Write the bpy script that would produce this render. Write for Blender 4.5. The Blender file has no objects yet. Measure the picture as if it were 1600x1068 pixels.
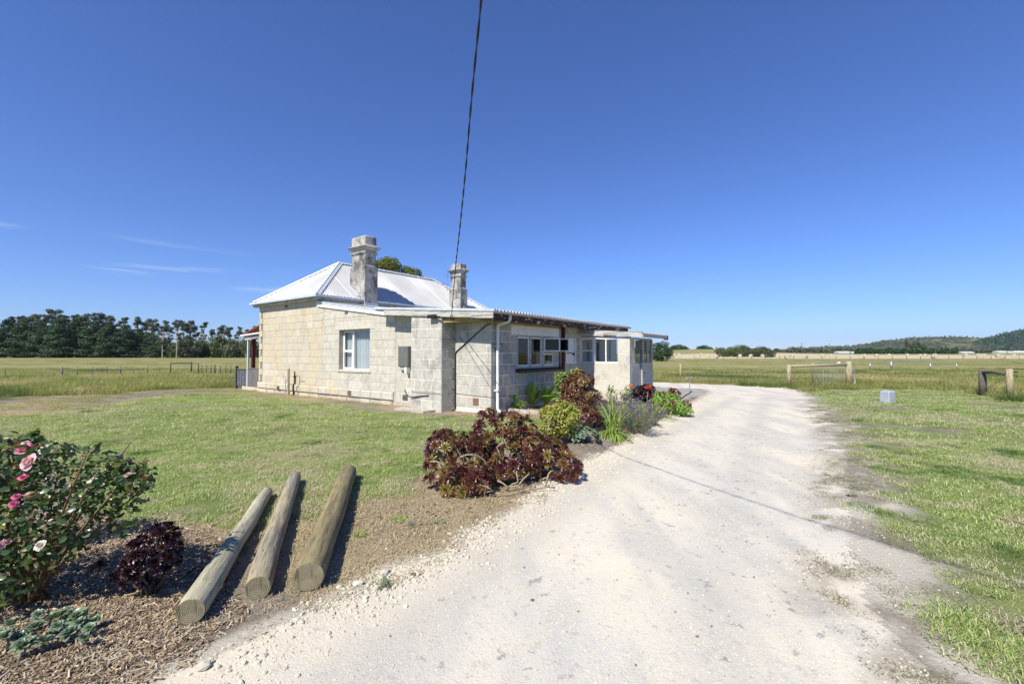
import bpy, math, random
import numpy as np
from mathutils import Vector, Matrix

R = math.radians
random.seed(7)
rng = np.random.default_rng(11)
scn = bpy.context.scene
COL = scn.collection

# ------------------------------------------------------------------ camera
H = 1.6
F = 703.0                       # focal length in px of the 1600 px wide photograph
PITCH = math.atan(18 / F)
cam = bpy.data.cameras.new('camera')
cam.lens = F / 1600 * 36
cam.sensor_width = 36
cam.clip_start = 0.05
cam.clip_end = 12000
camo = bpy.data.objects.new('camera', cam)
camo.location = (0, 0, H)
camo.rotation_euler = (math.pi / 2 + PITCH, 0, 0)
COL.objects.link(camo)
scn.camera = camo

# ------------------------------------------------------------------ light
SUN_EL = 48.0
TRAVEL = R(56.0)                # heading in which the sunlight travels over the ground
ldir = Vector((math.cos(TRAVEL) * math.cos(R(SUN_EL)), math.sin(TRAVEL) * math.cos(R(SUN_EL)), -math.sin(R(SUN_EL))))
sun = bpy.data.lights.new('sun', 'SUN')
sun.energy = 5.0
sun.angle = R(0.5)
sun.color = (1.0, 0.935, 0.80)
suno = bpy.data.objects.new('sun', sun)
suno.rotation_euler = ldir.to_track_quat('-Z', 'Y').to_euler()
suno.location = (0, 0, 50)
COL.objects.link(suno)

w = bpy.data.worlds.new('World')
scn.world = w
w.use_nodes = True
wt = w.node_tree
wt.nodes.clear()
def wn(t, **k):
    n = wt.nodes.new(t)
    for a, b in k.items():
        setattr(n, a, b)
    return n
sky = wn('ShaderNodeTexSky', sky_type='NISHITA')
sky.sun_disc = False
sky.sun_elevation = R(SUN_EL)
sky.sun_rotation = math.atan2(-math.cos(TRAVEL), -math.sin(TRAVEL)) % (2 * math.pi)
sky.altitude = 0
sky.air_density = 1.0
sky.dust_density = 0.0
sky.ozone_density = 4.5
bg = wn('ShaderNodeBackground')
bg.inputs['Strength'].default_value = 0.084
out = wn('ShaderNodeOutputWorld')
# thin cirrus low in the sky
tc = wn('ShaderNodeTexCoord')
mp = wn('ShaderNodeMapping')
mp.inputs['Scale'].default_value = (2.0, 2.6, 34)
mp.inputs['Rotation'].default_value = (0, R(5.0), 0)
no = wn('ShaderNodeTexNoise')
no.inputs['Scale'].default_value = 1.3
no.inputs['Detail'].default_value = 7
no.inputs['Distortion'].default_value = 0.5
rp = wn('ShaderNodeMapRange', interpolation_type='SMOOTHSTEP')
rp.inputs[1].default_value = 0.56; rp.inputs[2].default_value = 0.86
sx = wn('ShaderNodeSeparateXYZ')
band = wn('ShaderNodeMapRange', interpolation_type='SMOOTHSTEP')
band.inputs[1].default_value = 0.215; band.inputs[2].default_value = 0.15
side = wn('ShaderNodeMapRange', interpolation_type='SMOOTHSTEP')
side.inputs[1].default_value = -0.15; side.inputs[2].default_value = -0.6
m1 = wn('ShaderNodeMath', operation='MULTIPLY')
m2 = wn('ShaderNodeMath', operation='MULTIPLY')
mx = wn('ShaderNodeMixRGB')
mx.inputs[2].default_value = (6.4, 7.4, 9.0, 1)
tint = wn('ShaderNodeMixRGB', blend_type='MULTIPLY')
tint.inputs[0].default_value = 1.0
tint.inputs[2].default_value = (0.68, 0.86, 1.34, 1)
L = wt.links.new
L(tc.outputs['Generated'], mp.inputs[0]); L(mp.outputs[0], no.inputs['Vector']); L(no.outputs[0], rp.inputs[0])
L(tc.outputs['Generated'], sx.inputs[0]); L(sx.outputs[2], band.inputs[0]); L(sx.outputs[0], side.inputs[0])
L(rp.outputs[0], m1.inputs[0]); L(band.outputs[0], m1.inputs[1]); L(m1.outputs[0], m2.inputs[0]); L(side.outputs[0], m2.inputs[1])
L(sky.outputs[0], tint.inputs[1])
L(m2.outputs[0], mx.inputs[0]); L(tint.outputs[0], mx.inputs[1]); L(mx.outputs[0], bg.inputs[0]); L(bg.outputs[0], out.inputs[0])

scn.view_settings.view_transform = 'Standard'
scn.view_settings.look = 'None'
scn.view_settings.exposure = 0.46
scn.view_settings.gamma = 1.0
scn.view_settings.use_curve_mapping = False
scn.render.engine = 'CYCLES'
scn.cycles.max_bounces = 6
scn.cycles.diffuse_bounces = 3
scn.cycles.glossy_bounces = 3
scn.cycles.transparent_max_bounces = 8
scn.cycles.transmission_bounces = 4
scn.cycles.use_denoising = True

# ------------------------------------------------------------------ numeric helpers
def ray(u, v):
    x = (u - 800) / F; z = (534 - v) / F
    return np.array([x, math.cos(PITCH) - z * math.sin(PITCH), math.sin(PITCH) + z * math.cos(PITCH)])

def G(u, v, h=0.0):
    """a spot on level ground"""
    r = ray(u, v); t = (h - H) / r[2]
    return (r * t)[:2]

def sstep(a, b, x):
    t = np.clip((np.asarray(x, float) - a) / (b - a), 0, 1)
    return t * t * (3 - 2 * t)

_lat = rng.random((256, 256))
def vnoise(x, y):
    x = np.asarray(x, float); y = np.asarray(y, float)
    xi = np.floor(x).astype(int); yi = np.floor(y).astype(int)
    fx = x - xi; fy = y - yi
    fx = fx * fx * (3 - 2 * fx); fy = fy * fy * (3 - 2 * fy)
    a = _lat[xi % 256, yi % 256]; b = _lat[(xi + 1) % 256, yi % 256]
    c = _lat[xi % 256, (yi + 1) % 256]; d = _lat[(xi + 1) % 256, (yi + 1) % 256]
    return (a * (1 - fx) + b * fx) * (1 - fy) + (c * (1 - fx) + d * fx) * fy
def fbm(x, y, o=4):
    s = 0; a = 0.5; t = 0
    for k in range(o):
        s = s + a * vnoise(x * 2 ** k + 17 * k, y * 2 ** k + 31 * k); t += a; a *= 0.5
    return s / t

def inpoly(poly, x, y):
    x = np.asarray(x, float); y = np.asarray(y, float)
    ins = np.zeros(x.shape, bool)
    n = len(poly)
    for i in range(n):
        x0, y0 = poly[i]; x1, y1 = poly[(i + 1) % n]
        if y0 == y1: continue
        c = ((y0 > y) != (y1 > y)) & (x < (x1 - x0) * (y - y0) / (y1 - y0) + x0)
        ins ^= c
    return ins
def pdist(line, x, y, closed=True):
    x = np.asarray(x, float); y = np.asarray(y, float)
    d = np.full(x.shape, 1e9)
    n = len(line)
    for i in range(n if closed else n - 1):
        ax, ay = line[i]; bx, by = line[(i + 1) % n]
        vx, vy = bx - ax, by - ay
        t = np.clip(((x - ax) * vx + (y - ay) * vy) / (vx * vx + vy * vy + 1e-9), 0, 1)
        d = np.minimum(d, np.hypot(x - ax - t * vx, y - ay - t * vy))
    return d

def tz_far(x, y):
    x = np.asarray(x, float); y = np.asarray(y, float)
    az = x / np.maximum(y, 1.0)
    dip = -0.55 * sstep(24, 62, np.where(x < -10, y + 8, y))
    m = sstep(0.05, 0.45, az)
    rise = m * 0.0058 * np.clip(y - 150, 0, 450)
    hill = 4.6 * np.exp(-(((x - 168) / 62) ** 2 + ((y - 400) / 70) ** 2))
    und = 0.12 * (fbm(x * 0.05, y * 0.05, 2) - 0.5) * sstep(22, 40, y)
    return dip + rise + hill + und

# ------------------------------------------------------------------ ground regions (from the ground plan)
def GP(*uv): return [tuple(G(*p)) for p in uv]
drive_left = [(-0.9, -3.0), (-1.35, 1.6)] + GP((250, 1068), (400, 1000), (500, 952), (560, 927), (602, 895), (656, 878), (709, 861), (727, 838), (760, 818), (811, 800), (835, 775),
    (893, 738), (927, 718), (979, 695), (999, 675), (1042, 652), (1071, 641), (1090, 625), (1112, 611), (1100, 606.5))
drive_far = [(8.0, 20.9), (5.5, 20.9), (5.5, 23.4), (7.4, 25.0)] + GP((1020, 596.5), (1100, 599.5), (1160, 602), (1225, 606), (1250, 609))
drive_right = GP((1258, 618), (1268, 632), (1292, 660), (1310, 690), (1322, 725), (1326, 770), (1330, 819), (1336, 863), (1362, 933), (1397, 994), (1455, 1060)) + [(2.3, 1.0), (2.6, -3.0)]
DRIVE = drive_left + drive_far + drive_right
APRON = GP((1000, 603), (1040, 604), (1100, 608.5), (1110, 612), (1068, 624), (1040, 630), (1012, 626))
LAWN_L = [(-26, 10.5)] + GP((0, 652), (87, 646), (137, 637), (187, 627), (225, 620), (300, 614), (362, 614), (400, 618), (480, 627), (540, 633.5), (618, 645), (678, 650), (775, 651), (846, 653), (850, 664),
    (838, 690), (780, 705), (700, 722), (668, 742), (640, 760), (628, 775), (581, 779), (555, 787), (502, 808), (463, 819), (408, 828), (366, 833), (326, 819), (260, 812), (200, 822), (150, 800), (110, 745), (60, 712), (0, 700)) + [(-26, 7)]
LAWN_R = GP((1262, 612), (1380, 608), (1500, 611), (1545, 622), (1600, 631)) + [(40, 17), (40, -3), (1.6, -3), (1.6, 1.0)] + GP((1300, 1060), (1280, 994), (1270, 933), (1260, 863), (1255, 819), (1255, 770), (1250, 725), (1250, 690), (1240, 660), (1235, 632), (1230, 618))
PADDOCK_L = [(-60, 17.0)] + GP((-300, 622), (0, 621), (87, 619), (175, 615), (212, 611), (362, 604)) + [(-12.3, 21.6), (-12.3, 60), (-60, 60)]
NEAR = [(-26, -3), (5.2, -3), (9.2, 21.5), (5.5, 23.5), (3, 24), (-6.5, 22.2), (-12.5, 21.7), (-26, 18)]
P0 = np.array([*G(767, 647), 0.0])
HEAD = math.atan2(0.8040, 0.5947)
HOUSEM = Matrix.Translation(Vector(P0)) @ Matrix.Rotation(HEAD, 4, 'Z')
def HW(x, y):
    p = HOUSEM @ Vector((x, y, 0)); return (p.x, p.y)
FOOT = [HW(-0.17, 12.7), HW(-0.17, 2.5), HW(-0.57, 2.5), HW(-0.57, 1.27), HW(0, 1.27), HW(0, 0), HW(5.0, 0), HW(5.0, -1.82), HW(7.3, -1.82), HW(7.3, 0), HW(8.1, 0), HW(10.2, 8), HW(10.2, 12.7)]

def wob(x, y, a=1.0):
    s = a * np.clip(0.35 + 0.05 * np.asarray(y), 0.3, 1.6)
    wx = s * (0.30 * (fbm(x * 1.7, y * 1.7, 4) - 0.5) + 0.10 * (fbm(x * 7 + 5, y * 7, 3) - 0.5))
    wy = s * (0.30 * (fbm(x * 1.7 + 40, y * 1.7 + 9, 4) - 0.5) + 0.10 * (fbm(x * 7 + 25, y * 7 + 3, 3) - 0.5))
    return x + wx, y + wy
# 0 paddock 1 bare soil 2 lawn 3 driveway 4 concrete apron 5 hay field
def region(x, y):
    x = np.asarray(x, float); y = np.asarray(y, float)
    X, Y = wob(x, y)
    r = np.zeros(x.shape, int)
    hay = (X / np.maximum(Y, 1) > 0.3) & (Y > 172 + 0.03 * X) & (Y < 318)
    r[hay] = 5
    r[inpoly(NEAR, X, Y)] = 1
    r[inpoly(PADDOCK_L, X, Y)] = 0
    r[inpoly(LAWN_L, X, Y)] = 2
    r[inpoly(LAWN_R, X, Y)] = 2
    r[inpoly(DRIVE, X, Y)] = 3
    r[inpoly(APRON, x, y)] = 4
    return r

RIGHT_EDGE = drive_right[:-1]
STRAW = GP((440, 835), (502, 800), (628, 768), (700, 770), (840, 772), (751, 818), (709, 861), (640, 880), (590, 895), (520, 905), (470, 890))
MOUND = GP((930, 715), (880, 720), (860, 690), (905, 660), (960, 650), (1010, 640), (1045, 640), (1000, 668), (975, 690))
def tz(x, y):
    x = np.asarray(x, float); y = np.asarray(y, float)
    z = tz_far(x, y)
    near = sstep(30, 12, y)
    z = z + near * 0.035 * (fbm(x * 0.9, y * 0.9, 3) - 0.5)
    dl = pdist(drive_left, x, y, False)
    ind = inpoly(DRIVE, x, y)
    z = z + near * np.where(ind, -0.03 * sstep(0, 0.35, np.minimum(dl, pdist(drive_right, x, y, False))), 0.0)
    z = z + near * 0.018 * np.exp(-(dl / 0.16) ** 2) * (0.3 + 1.4 * fbm(x * 5, y * 5, 3))
    m = inpoly(MOUND, x, y)
    z = z + np.where(m, 0.10 * sstep(0, 0.3, pdist(MOUND, x, y)), 0)
    return z
def tzs(x, y): return float(tz(np.array([x]), np.array([y]))[0])

# ------------------------------------------------------------------ materials
def newmat(name):
    m = bpy.data.materials.new(name); m.use_nodes = True
    nt = m.node_tree
    b = nt.nodes['Principled BSDF']
    return m, nt, b
class NB:
    def __init__(s, nt): s.nt = nt
    def n(s, t, **k):
        n = s.nt.nodes.new(t)
        for a, b in k.items(): setattr(n, a, b)
        return n
    def l(s, a, b): s.nt.links.new(a, b)
    def pos(s, coord='pos', scale=(1, 1, 1)):
        if coord == 'pos': o = s.n('ShaderNodeNewGeometry').outputs['Position']
        else: o = s.n('ShaderNodeTexCoord').outputs['Object']
        if scale != (1, 1, 1):
            m = s.n('ShaderNodeMapping'); m.inputs['Scale'].default_value = scale
            s.l(o, m.inputs[0]); o = m.outputs[0]
        return o
    def noise(s, vec, scale, detail=5, rough=0.55, dist=0):
        n = s.n('ShaderNodeTexNoise'); n.inputs['Scale'].default_value = scale
        n.inputs['Detail'].default_value = detail; n.inputs['Roughness'].default_value = rough
        n.inputs['Distortion'].default_value = dist
        s.l(vec, n.inputs['Vector']); return n.outputs[0]
    def rng(s, v, a, b, c=0.0, d=1.0, smooth=True):
        n = s.n('ShaderNodeMapRange')
        if smooth: n.interpolation_type = 'SMOOTHSTEP'
        s.l(v, n.inputs[0]); n.inputs[1].default_value = a; n.inputs[2].default_value = b
        n.inputs[3].default_value = c; n.inputs[4].default_value = d
        return n.outputs[0]
    def mix(s, f, a, b, blend='MIX'):
        n = s.n('ShaderNodeMixRGB', blend_type=blend)
        for i, v in ((0, f), (1, a), (2, b)):
            if isinstance(v, (int, float)): n.inputs[i].default_value = v
            elif isinstance(v, tuple): n.inputs[i].default_value = (*v, 1)
            else: s.l(v, n.inputs[i])
        return n.outputs[0]
    def math(s, op, a, b=0.0):
        n = s.n('ShaderNodeMath', operation=op)
        for i, v in ((0, a), (1, b)):
            if isinstance(v, (int, float)): n.inputs[i].default_value = v
            else: s.l(v, n.inputs[i])
        return n.outputs[0]
    def bump(s, h, b, strength=0.5, dist=0.01):
        n = s.n('ShaderNodeBump'); n.inputs['Strength'].default_value = strength; n.inputs['Distance'].default_value = dist
        s.l(h, n.inputs['Height']); s.l(n.outputs[0], b.inputs['Normal']); return n
    def orand(s): return s.n('ShaderNodeObjectInfo').outputs['Random']
    def irand(s): return s.n('ShaderNodeNewGeometry').outputs['Random Per Island']
    def attr(s, name): return s.n('ShaderNodeAttribute', attribute_name=name).outputs['Fac']

def simple(name, c, rough=0.6, c2=None, scale=8, metal=0.0, bump=0.0, bdist=0.01, coord='obj', stretch=(1, 1, 1), spec=0.4, orand=0.0, lo=0.35, hi=0.65):
    m, nt, b = newmat(name); k = NB(nt)
    p = k.pos(coord, stretch)
    n = k.noise(p, scale, 7, 0.6)
    col = k.mix(k.rng(n, lo, hi), c, c2 if c2 else tuple(x * 0.75 for x in c))
    if orand:
        col = k.mix(k.math('MULTIPLY', k.orand(), orand), col, tuple(x * 0.5 for x in c))
    k.l(col, b.inputs['Base Color'])
    b.inputs['Roughness'].default_value = rough; b.inputs['Metallic'].default_value = metal
    b.inputs['Specular IOR Level'].default_value = spec
    if bump:
        k.bump(k.noise(p, scale * 5, 6, 0.65), b, bump, bdist)
    return m

def foliage(name, cols, rough=0.45, transl=0.35, orand=0.3, pos=None, spec=0.35):
    """leaf material: colour picked per leaf, light passes through a little"""
    m, nt, b = newmat(name); k = NB(nt)
    r = k.irand()
    cr = k.n('ShaderNodeValToRGB')
    e = cr.color_ramp.elements
    e[0].color = (*cols[0], 1); e[1].color = (*cols[-1], 1)
    for i, c in enumerate(cols[1:-1]):
        q = e.new((i + 1) / (len(cols) - 1)); q.color = (*c, 1)
    k.l(r, cr.inputs[0]); col = cr.outputs[0]
    if orand:
        o = k.orand(); col = k.mix(k.math('MULTIPLY', o, orand), col, tuple(x * 0.55 for x in cols[0]))
    if pos:   # patches in the plot: (scale, colour, lo, hi)
        for sc_, c_, lo_, hi_ in pos:
            nn = k.noise(k.pos(), sc_, 4)
            col = k.mix(k.rng(nn, lo_, hi_), col, k.mix(k.irand(), c_, tuple(x * 0.6 for x in c_)))
    k.l(col, b.inputs['Base Color']); b.inputs['Roughness'].default_value = rough
    b.inputs['Specular IOR Level'].default_value = spec
    if transl:
        t = k.n('ShaderNodeBsdfTranslucent'); k.l(k.mix(1.0, col, (1.25, 1.3, 0.7), 'MULTIPLY'), t.inputs[0])
        ms = k.n('ShaderNodeMixShader'); ms.inputs[0].default_value = transl
        k.l(b.outputs[0], ms.inputs[1]); k.l(t.outputs[0], ms.inputs[2])
        k.l(ms.outputs[0], nt.nodes['Material Output'].inputs[0])
    return m

M = {}
# --- ground materials
def ground_mat(name, kind):
    m, nt, b = newmat(name); k = NB(nt)
    p = k.pos()
    big = k.noise(p, 0.35, 5); mid = k.noise(p, 2.2, 6); fine = k.noise(p, 26, 7, 0.65); vfine = k.noise(p, 120, 5, 0.6)
    soil = k.mix(k.rng(mid, 0.3, 0.7), (0.20, 0.175, 0.14), (0.31, 0.275, 0.225))
    soil = k.mix(k.rng(fine, 0.35, 0.7, 0, 0.6), soil, (0.11, 0.085, 0.06))
    soil = k.mix(k.rng(vfine, 0.6, 0.72, 0, 0.6), soil, (0.42, 0.37, 0.29))
    if kind == 'soil':
        straw = k.mix(k.rng(fine, 0.3, 0.7), (0.42, 0.34, 0.21), (0.28, 0.215, 0.135))
        col = k.mix(k.attr('straw'), soil, straw)
        col = k.mix(k.attr('dust'), col, (0.53, 0.49, 0.40))
    elif kind == 'lawn':
        g = k.mix(k.rng(mid, 0.35, 0.65), (0.13, 0.185, 0.05), (0.20, 0.245, 0.08))
        g = k.mix(k.rng(big, 0.45, 0.65, 0, 0.7), g, (0.32, 0.30, 0.16))
        g = k.mix(k.rng(fine, 0.4, 0.75, 0, 0.7), g, (0.17, 0.135, 0.08))
        col = k.mix(k.attr('bare'), g, soil)
        col = k.mix(k.attr('dust'), col, (0.50, 0.47, 0.39))
    elif kind == 'paddock':
        ps = k.pos('pos', (0.3, 1.5, 1)); st = k.noise(ps, 0.05, 6, 0.6)
        g = k.mix(k.rng(st, 0.35, 0.65), (0.18, 0.19, 0.065), (0.30, 0.27, 0.12))
        g = k.mix(k.rng(k.noise(k.pos('pos', (0.35, 1.6, 1)), 0.4, 6), 0.4, 0.7, 0, 0.7), g, (0.12, 0.15, 0.045))
        col = k.mix(k.rng(fine, 0.4, 0.7, 0, 0.5), g, (0.38, 0.33, 0.17))
        far = k.attr('far')
        col = k.mix(far, col, (0.17, 0.20, 0.10))
    else:
        col = k.mix(k.rng(k.noise(k.pos('pos', (0.15, 1.2, 1)), 0.12, 5), 0.3, 0.7), (0.52, 0.455, 0.31), (0.42, 0.365, 0.235))
    k.l(col, b.inputs['Base Color']); b.inputs['Roughness'].default_value = 0.95
    b.inputs['Specular IOR Level'].default_value = 0.1
    h = k.math('ADD', fine, k.math('MULTIPLY', vfine, 0.4))
    k.bump(h, b, 0.8, 0.03)
    return m
M['soil'] = ground_mat('soil_ground', 'soil'); M['lawn'] = ground_mat('lawn_ground', 'lawn')
M['paddock'] = ground_mat('paddock_ground', 'paddock'); M['hay'] = ground_mat('stubble', 'hay')

def gravel_mat():
    m, nt, b = newmat('limestone_gravel'); k = NB(nt)
    p = k.pos()
    big = k.noise(p, 0.55, 5); mid = k.noise(p, 3.0, 6, 0.6); fine = k.noise(p, 34, 7, 0.7); vf = k.noise(p, 160, 4, 0.6)
    st = k.noise(k.pos('pos', (2.2, 0.5, 1)), 0.8, 5)
    col = k.mix(k.rng(big, 0.35, 0.65), (0.62, 0.575, 0.475), (0.54, 0.52, 0.465))
    col = k.mix(k.rng(st, 0.45, 0.62, 0, 0.6), col, (0.40, 0.395, 0.375))
    col = k.mix(k.rng(mid, 0.50, 0.68, 0, 0.5), col, (0.60, 0.545, 0.42))
    col = k.mix(k.math('MULTIPLY', k.attr('track'), 0.75), col, (0.41, 0.395, 0.36))
    # dark greasy smudges
    sm = k.noise(p, 8.5, 6, 0.65, 0.3)
    gate = k.noise(p, 0.8, 3)
    col = k.mix(k.math('MULTIPLY', k.rng(sm, 0.60, 0.66, 0, 0.75), k.rng(gate, 0.38, 0.5)), col, (0.21, 0.205, 0.20))
    col = k.mix(k.rng(k.noise(p, 11, 6, 0.65), 0.56, 0.66, 0, 0.45), col, (0.36, 0.345, 0.315))
    col = k.mix(k.rng(k.noise(p, 1.7, 6, 0.65), 0.50, 0.70, 0, 0.28), col, (0.44, 0.43, 0.41))
    v = k.n('ShaderNodeTexVoronoi'); v.inputs['Scale'].default_value = 55; k.l(p, v.inputs['Vector'])
    crumb = k.rng(v.outputs['Distance'], 0.05, 0.55)
    col = k.mix(k.rng(fine, 0.56, 0.68, 0, 0.5), col, (0.34, 0.31, 0.25))
    col = k.mix(k.rng(vf, 0.30, 0.42, 0.6, 0), col, (0.26, 0.235, 0.19))
    col = k.mix(k.rng(k.noise(p, 75, 3, 0.6), 0.56, 0.64, 0, 0.5), col, (0.64, 0.60, 0.50))
    d = k.attr('dust'); col = k.mix(k.math('MULTIPLY', d, 0.6), col, (0.58, 0.52, 0.395))
    so = k.attr('bare'); col = k.mix(so, col, (0.27, 0.235, 0.185))
    k.l(col, b.inputs['Base Color']); b.inputs['Roughness'].default_value = 0.95
    b.inputs['Specular IOR Level'].default_value = 0.12
    h = k.math('ADD', k.math('MULTIPLY', fine, 0.8), k.math('ADD', k.math('MULTIPLY', crumb, 0.2), k.math('MULTIPLY', vf, 0.4)))
    k.bump(h, b, 0.6, 0.012)
    return m
M['gravel'] = gravel_mat()
M['concrete'] = simple('concrete', (0.36, 0.345, 0.31), 0.9, (0.24, 0.23, 0.21), 3, bump=0.4, coord='pos')
M['kerb'] = simple('kerb_concrete', (0.50, 0.46, 0.38), 0.9, (0.34, 0.29, 0.22), 9, bump=0.6, coord='pos')
M['rock'] = simple('limestone_rock', (0.66, 0.62, 0.51), 0.95, (0.54, 0.49, 0.39), 30, bump=0.5, orand=0.35, coord='pos')
M['darkrock'] = simple('brown_stone', (0.24, 0.20, 0.16), 0.9, (0.12, 0.105, 0.09), 30, bump=0.5, orand=0.4)
def chip_mat():
    m, nt, b = newmat('bark_chip'); k = NB(nt)
    cr = k.n('ShaderNodeValToRGB'); e = cr.color_ramp.elements
    e[0].color = (0.10, 0.07, 0.045, 1); e[1].color = (0.66, 0.55, 0.39, 1)
    for p_, c in ((0.25, (0.22, 0.15, 0.09)), (0.5, (0.46, 0.34, 0.20)), (0.75, (0.40, 0.35, 0.28))):
        q = e.new(p_); q.color = (*c, 1)
    k.l(k.orand(), cr.inputs[0])
    n = k.noise(k.pos('obj', (30, 160, 60)), 1, 4)
    k.l(k.mix(k.rng(n, 0.3, 0.7, 0, 0.5), cr.outputs[0], (0.10, 0.07, 0.045)), b.inputs['Base Color']); b.inputs['Roughness'].default_value = 0.85
    return m
M['chip'] = chip_mat()
# --- stone of the house
def stone_mat(name, base, dark, warm, stain=(0.17, 0.16, 0.14), stain_amt=0.6, speck=0.5, rv=0.5, warm_amt=1.0, slo=0.50, shi=0.66):
    m, nt, b = newmat(name); k = NB(nt)
    p = k.pos(); o = k.orand()
    n1 = k.noise(p, 1.1, 6, 0.6); n2 = k.noise(p, 7, 7, 0.65); n3 = k.noise(p, 45, 6, 0.7)
    col = k.mix(k.math('MULTIPLY', o, rv), base, dark)
    col = k.mix(k.math('MULTIPLY', k.rng(n1, 0.42, 0.62), warm_amt), col, warm)
    o2 = k.n('ShaderNodeTexWhiteNoise', noise_dimensions='1D'); k.l(o, o2.inputs['W'])
    col = k.mix(k.math('MULTIPLY', k.rng(o2.outputs[0], 0.6, 1.0), 0.4 * warm_amt), col, warm)
    col = k.mix(k.rng(n2, 0.46, 0.62, 0, 0.5), col, dark)
    st = k.noise(k.pos('pos', (1, 1, 0.7)), 2.6, 7, 0.7)
    col = k.mix(k.math('MULTIPLY', k.rng(st, slo, shi), stain_amt), col, stain)
    col = k.mix(k.rng(n3, 0.54, 0.66, 0, speck), col, stain)
    k.l(col, b.inputs['Base Color']); b.inputs['Roughness'].default_value = 0.92
    b.inputs['Specular IOR Level'].default_value = 0.15
    k.bump(k.math('ADD', n3, k.math('MULTIPLY', n2, 1.5)), b, 0.7, 0.018)
    return m
M['stone_warm'] = stone_mat('cream_limestone', (0.61, 0.575, 0.485), (0.47, 0.425, 0.34), (0.56, 0.485, 0.345), stain_amt=0.35, speck=0.4, stain=(0.30, 0.265, 0.20), rv=0.9)
M['stone_pale'] = stone_mat('pale_limestone', (0.60, 0.575, 0.505), (0.42, 0.40, 0.345), (0.56, 0.515, 0.42), stain_amt=0.45, speck=0.5, stain=(0.28, 0.26, 0.225), warm_amt=0.6)
M['stone_grey'] = stone_mat('grey_block', (0.55, 0.53, 0.48), (0.34, 0.33, 0.30), (0.53, 0.50, 0.43), stain=(0.20, 0.195, 0.18), stain_amt=0.6, speck=0.6, warm_amt=0.5)
M['stone_dark'] = stone_mat('shaded_block', (0.50, 0.485, 0.445), (0.28, 0.275, 0.255), (0.48, 0.455, 0.40), stain=(0.14, 0.137, 0.13), stain_amt=0.5, speck=0.4, rv=0.85)  # darker grey_block copy; shade of the drive-side faces is put into the colour
M['mortar'] = simple('mortar', (0.72, 0.70, 0.63), 0.95, (0.58, 0.56, 0.49), 6, bump=0.4, coord='pos')
M['mortar_warm'] = simple('warm_mortar', (0.47, 0.425, 0.35), 0.95, (0.37, 0.33, 0.27), 6, bump=0.4, coord='pos')
M['chimney'] = stone_mat('chimney_render', (0.40, 0.385, 0.355), (0.20, 0.195, 0.185), (0.50, 0.48, 0.44), stain=(0.08, 0.077, 0.072), stain_amt=0.85, speck=0.8, slo=0.46, shi=0.62)
M['render'] = stone_mat('painted_render', (0.64, 0.62, 0.555), (0.53, 0.51, 0.46), (0.58, 0.55, 0.47), stain=(0.22, 0.21, 0.19), stain_amt=0.45, speck=0.75, rv=0.1)
M['whitepaint'] = simple('white_paint', (0.78, 0.78, 0.76), 0.55, (0.58, 0.57, 0.54), 14, bump=0.25, lo=0.5, hi=0.75)
M['weathered_board'] = simple('weathered_board', (0.50, 0.485, 0.45), 0.85, (0.22, 0.21, 0.195), 9, bump=0.7, stretch=(1, 0.25, 2.5), lo=0.42, hi=0.66)
M['flaking'] = simple('flaking_paint', (0.055, 0.03, 0.025), 0.8, (0.52, 0.48, 0.40), 7, bump=0.8, stretch=(0.6, 1, 2.0), lo=0.57, hi=0.62)
M['yellow_timber'] = simple('treated_timber', (0.42, 0.32, 0.12), 0.8, (0.26, 0.20, 0.09), 10, bump=0.3)
M['zinc'] = simple('coated_metal', (0.60, 0.65, 0.70), 0.42, (0.50, 0.55, 0.60), 5, metal=0.15)
M['gutter_grey'] = simple('grey_gutter', (0.44, 0.45, 0.45), 0.5, (0.36, 0.36, 0.36), 8, metal=0.1)
M['pipe_white'] = simple('white_pvc', (0.72, 0.73, 0.74), 0.4, (0.62, 0.63, 0.64), 5)
M['redpipe'] = simple('red_oxide', (0.14, 0.028, 0.022), 0.6, (0.09, 0.02, 0.018), 12)
M['sill'] = simple('dark_sill', (0.06, 0.045, 0.045), 0.55, (0.035, 0.028, 0.03), 15, orand=0.4)
M['black'] = simple('black_plastic', (0.02, 0.02, 0.022), 0.5, (0.012, 0.012, 0.013), 10)
M['meter'] = simple('meter_box_grey', (0.14, 0.15, 0.145), 0.5, (0.12, 0.125, 0.12), 5)
M['terracotta'] = simple('terracotta', (0.28, 0.16, 0.11), 0.85, (0.2, 0.12, 0.085), 20)
M['ventgrey'] = simple('vent_grey', (0.13, 0.14, 0.15), 0.8, (0.09, 0.09, 0.1), 20)
M['redroof'] = simple('red_roof', (0.38, 0.075, 0.07), 0.6, (0.45, 0.16, 0.14), 6)
M['oldpaling'] = simple('grey_paling', (0.24, 0.225, 0.21), 0.9, (0.09, 0.085, 0.08), 7, bump=0.6, stretch=(6, 6, 0.6), orand=0.5, lo=0.4, hi=0.65)
M['bluegrey'] = simple('grey_sheet', (0.13, 0.14, 0.155), 0.55, (0.09, 0.097, 0.11), 5)
M['galv'] = simple('galvanised', (0.44, 0.46, 0.48), 0.4, (0.36, 0.38, 0.4), 12, metal=0.6)
M['fencewood'] = simple('fence_timber', (0.42, 0.36, 0.23), 0.9, (0.24, 0.20, 0.13), 8, bump=0.6, stretch=(4, 4, 0.7))
M['fencedark'] = simple('dark_fence_timber', (0.15, 0.13, 0.11), 0.9, (0.08, 0.07, 0.06), 8, bump=0.6, stretch=(4, 4, 0.7))
M['greybox'] = simple('grey_blue_plastic', (0.36, 0.40, 0.46), 0.55, (0.30, 0.335, 0.39), 4)
M['rope'] = simple('cable_black', (0.018, 0.018, 0.02), 0.5, (0.03, 0.03, 0.032), 10)
M['darkroom'] = simple('room_wall', (0.09, 0.088, 0.082), 0.9)
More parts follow.
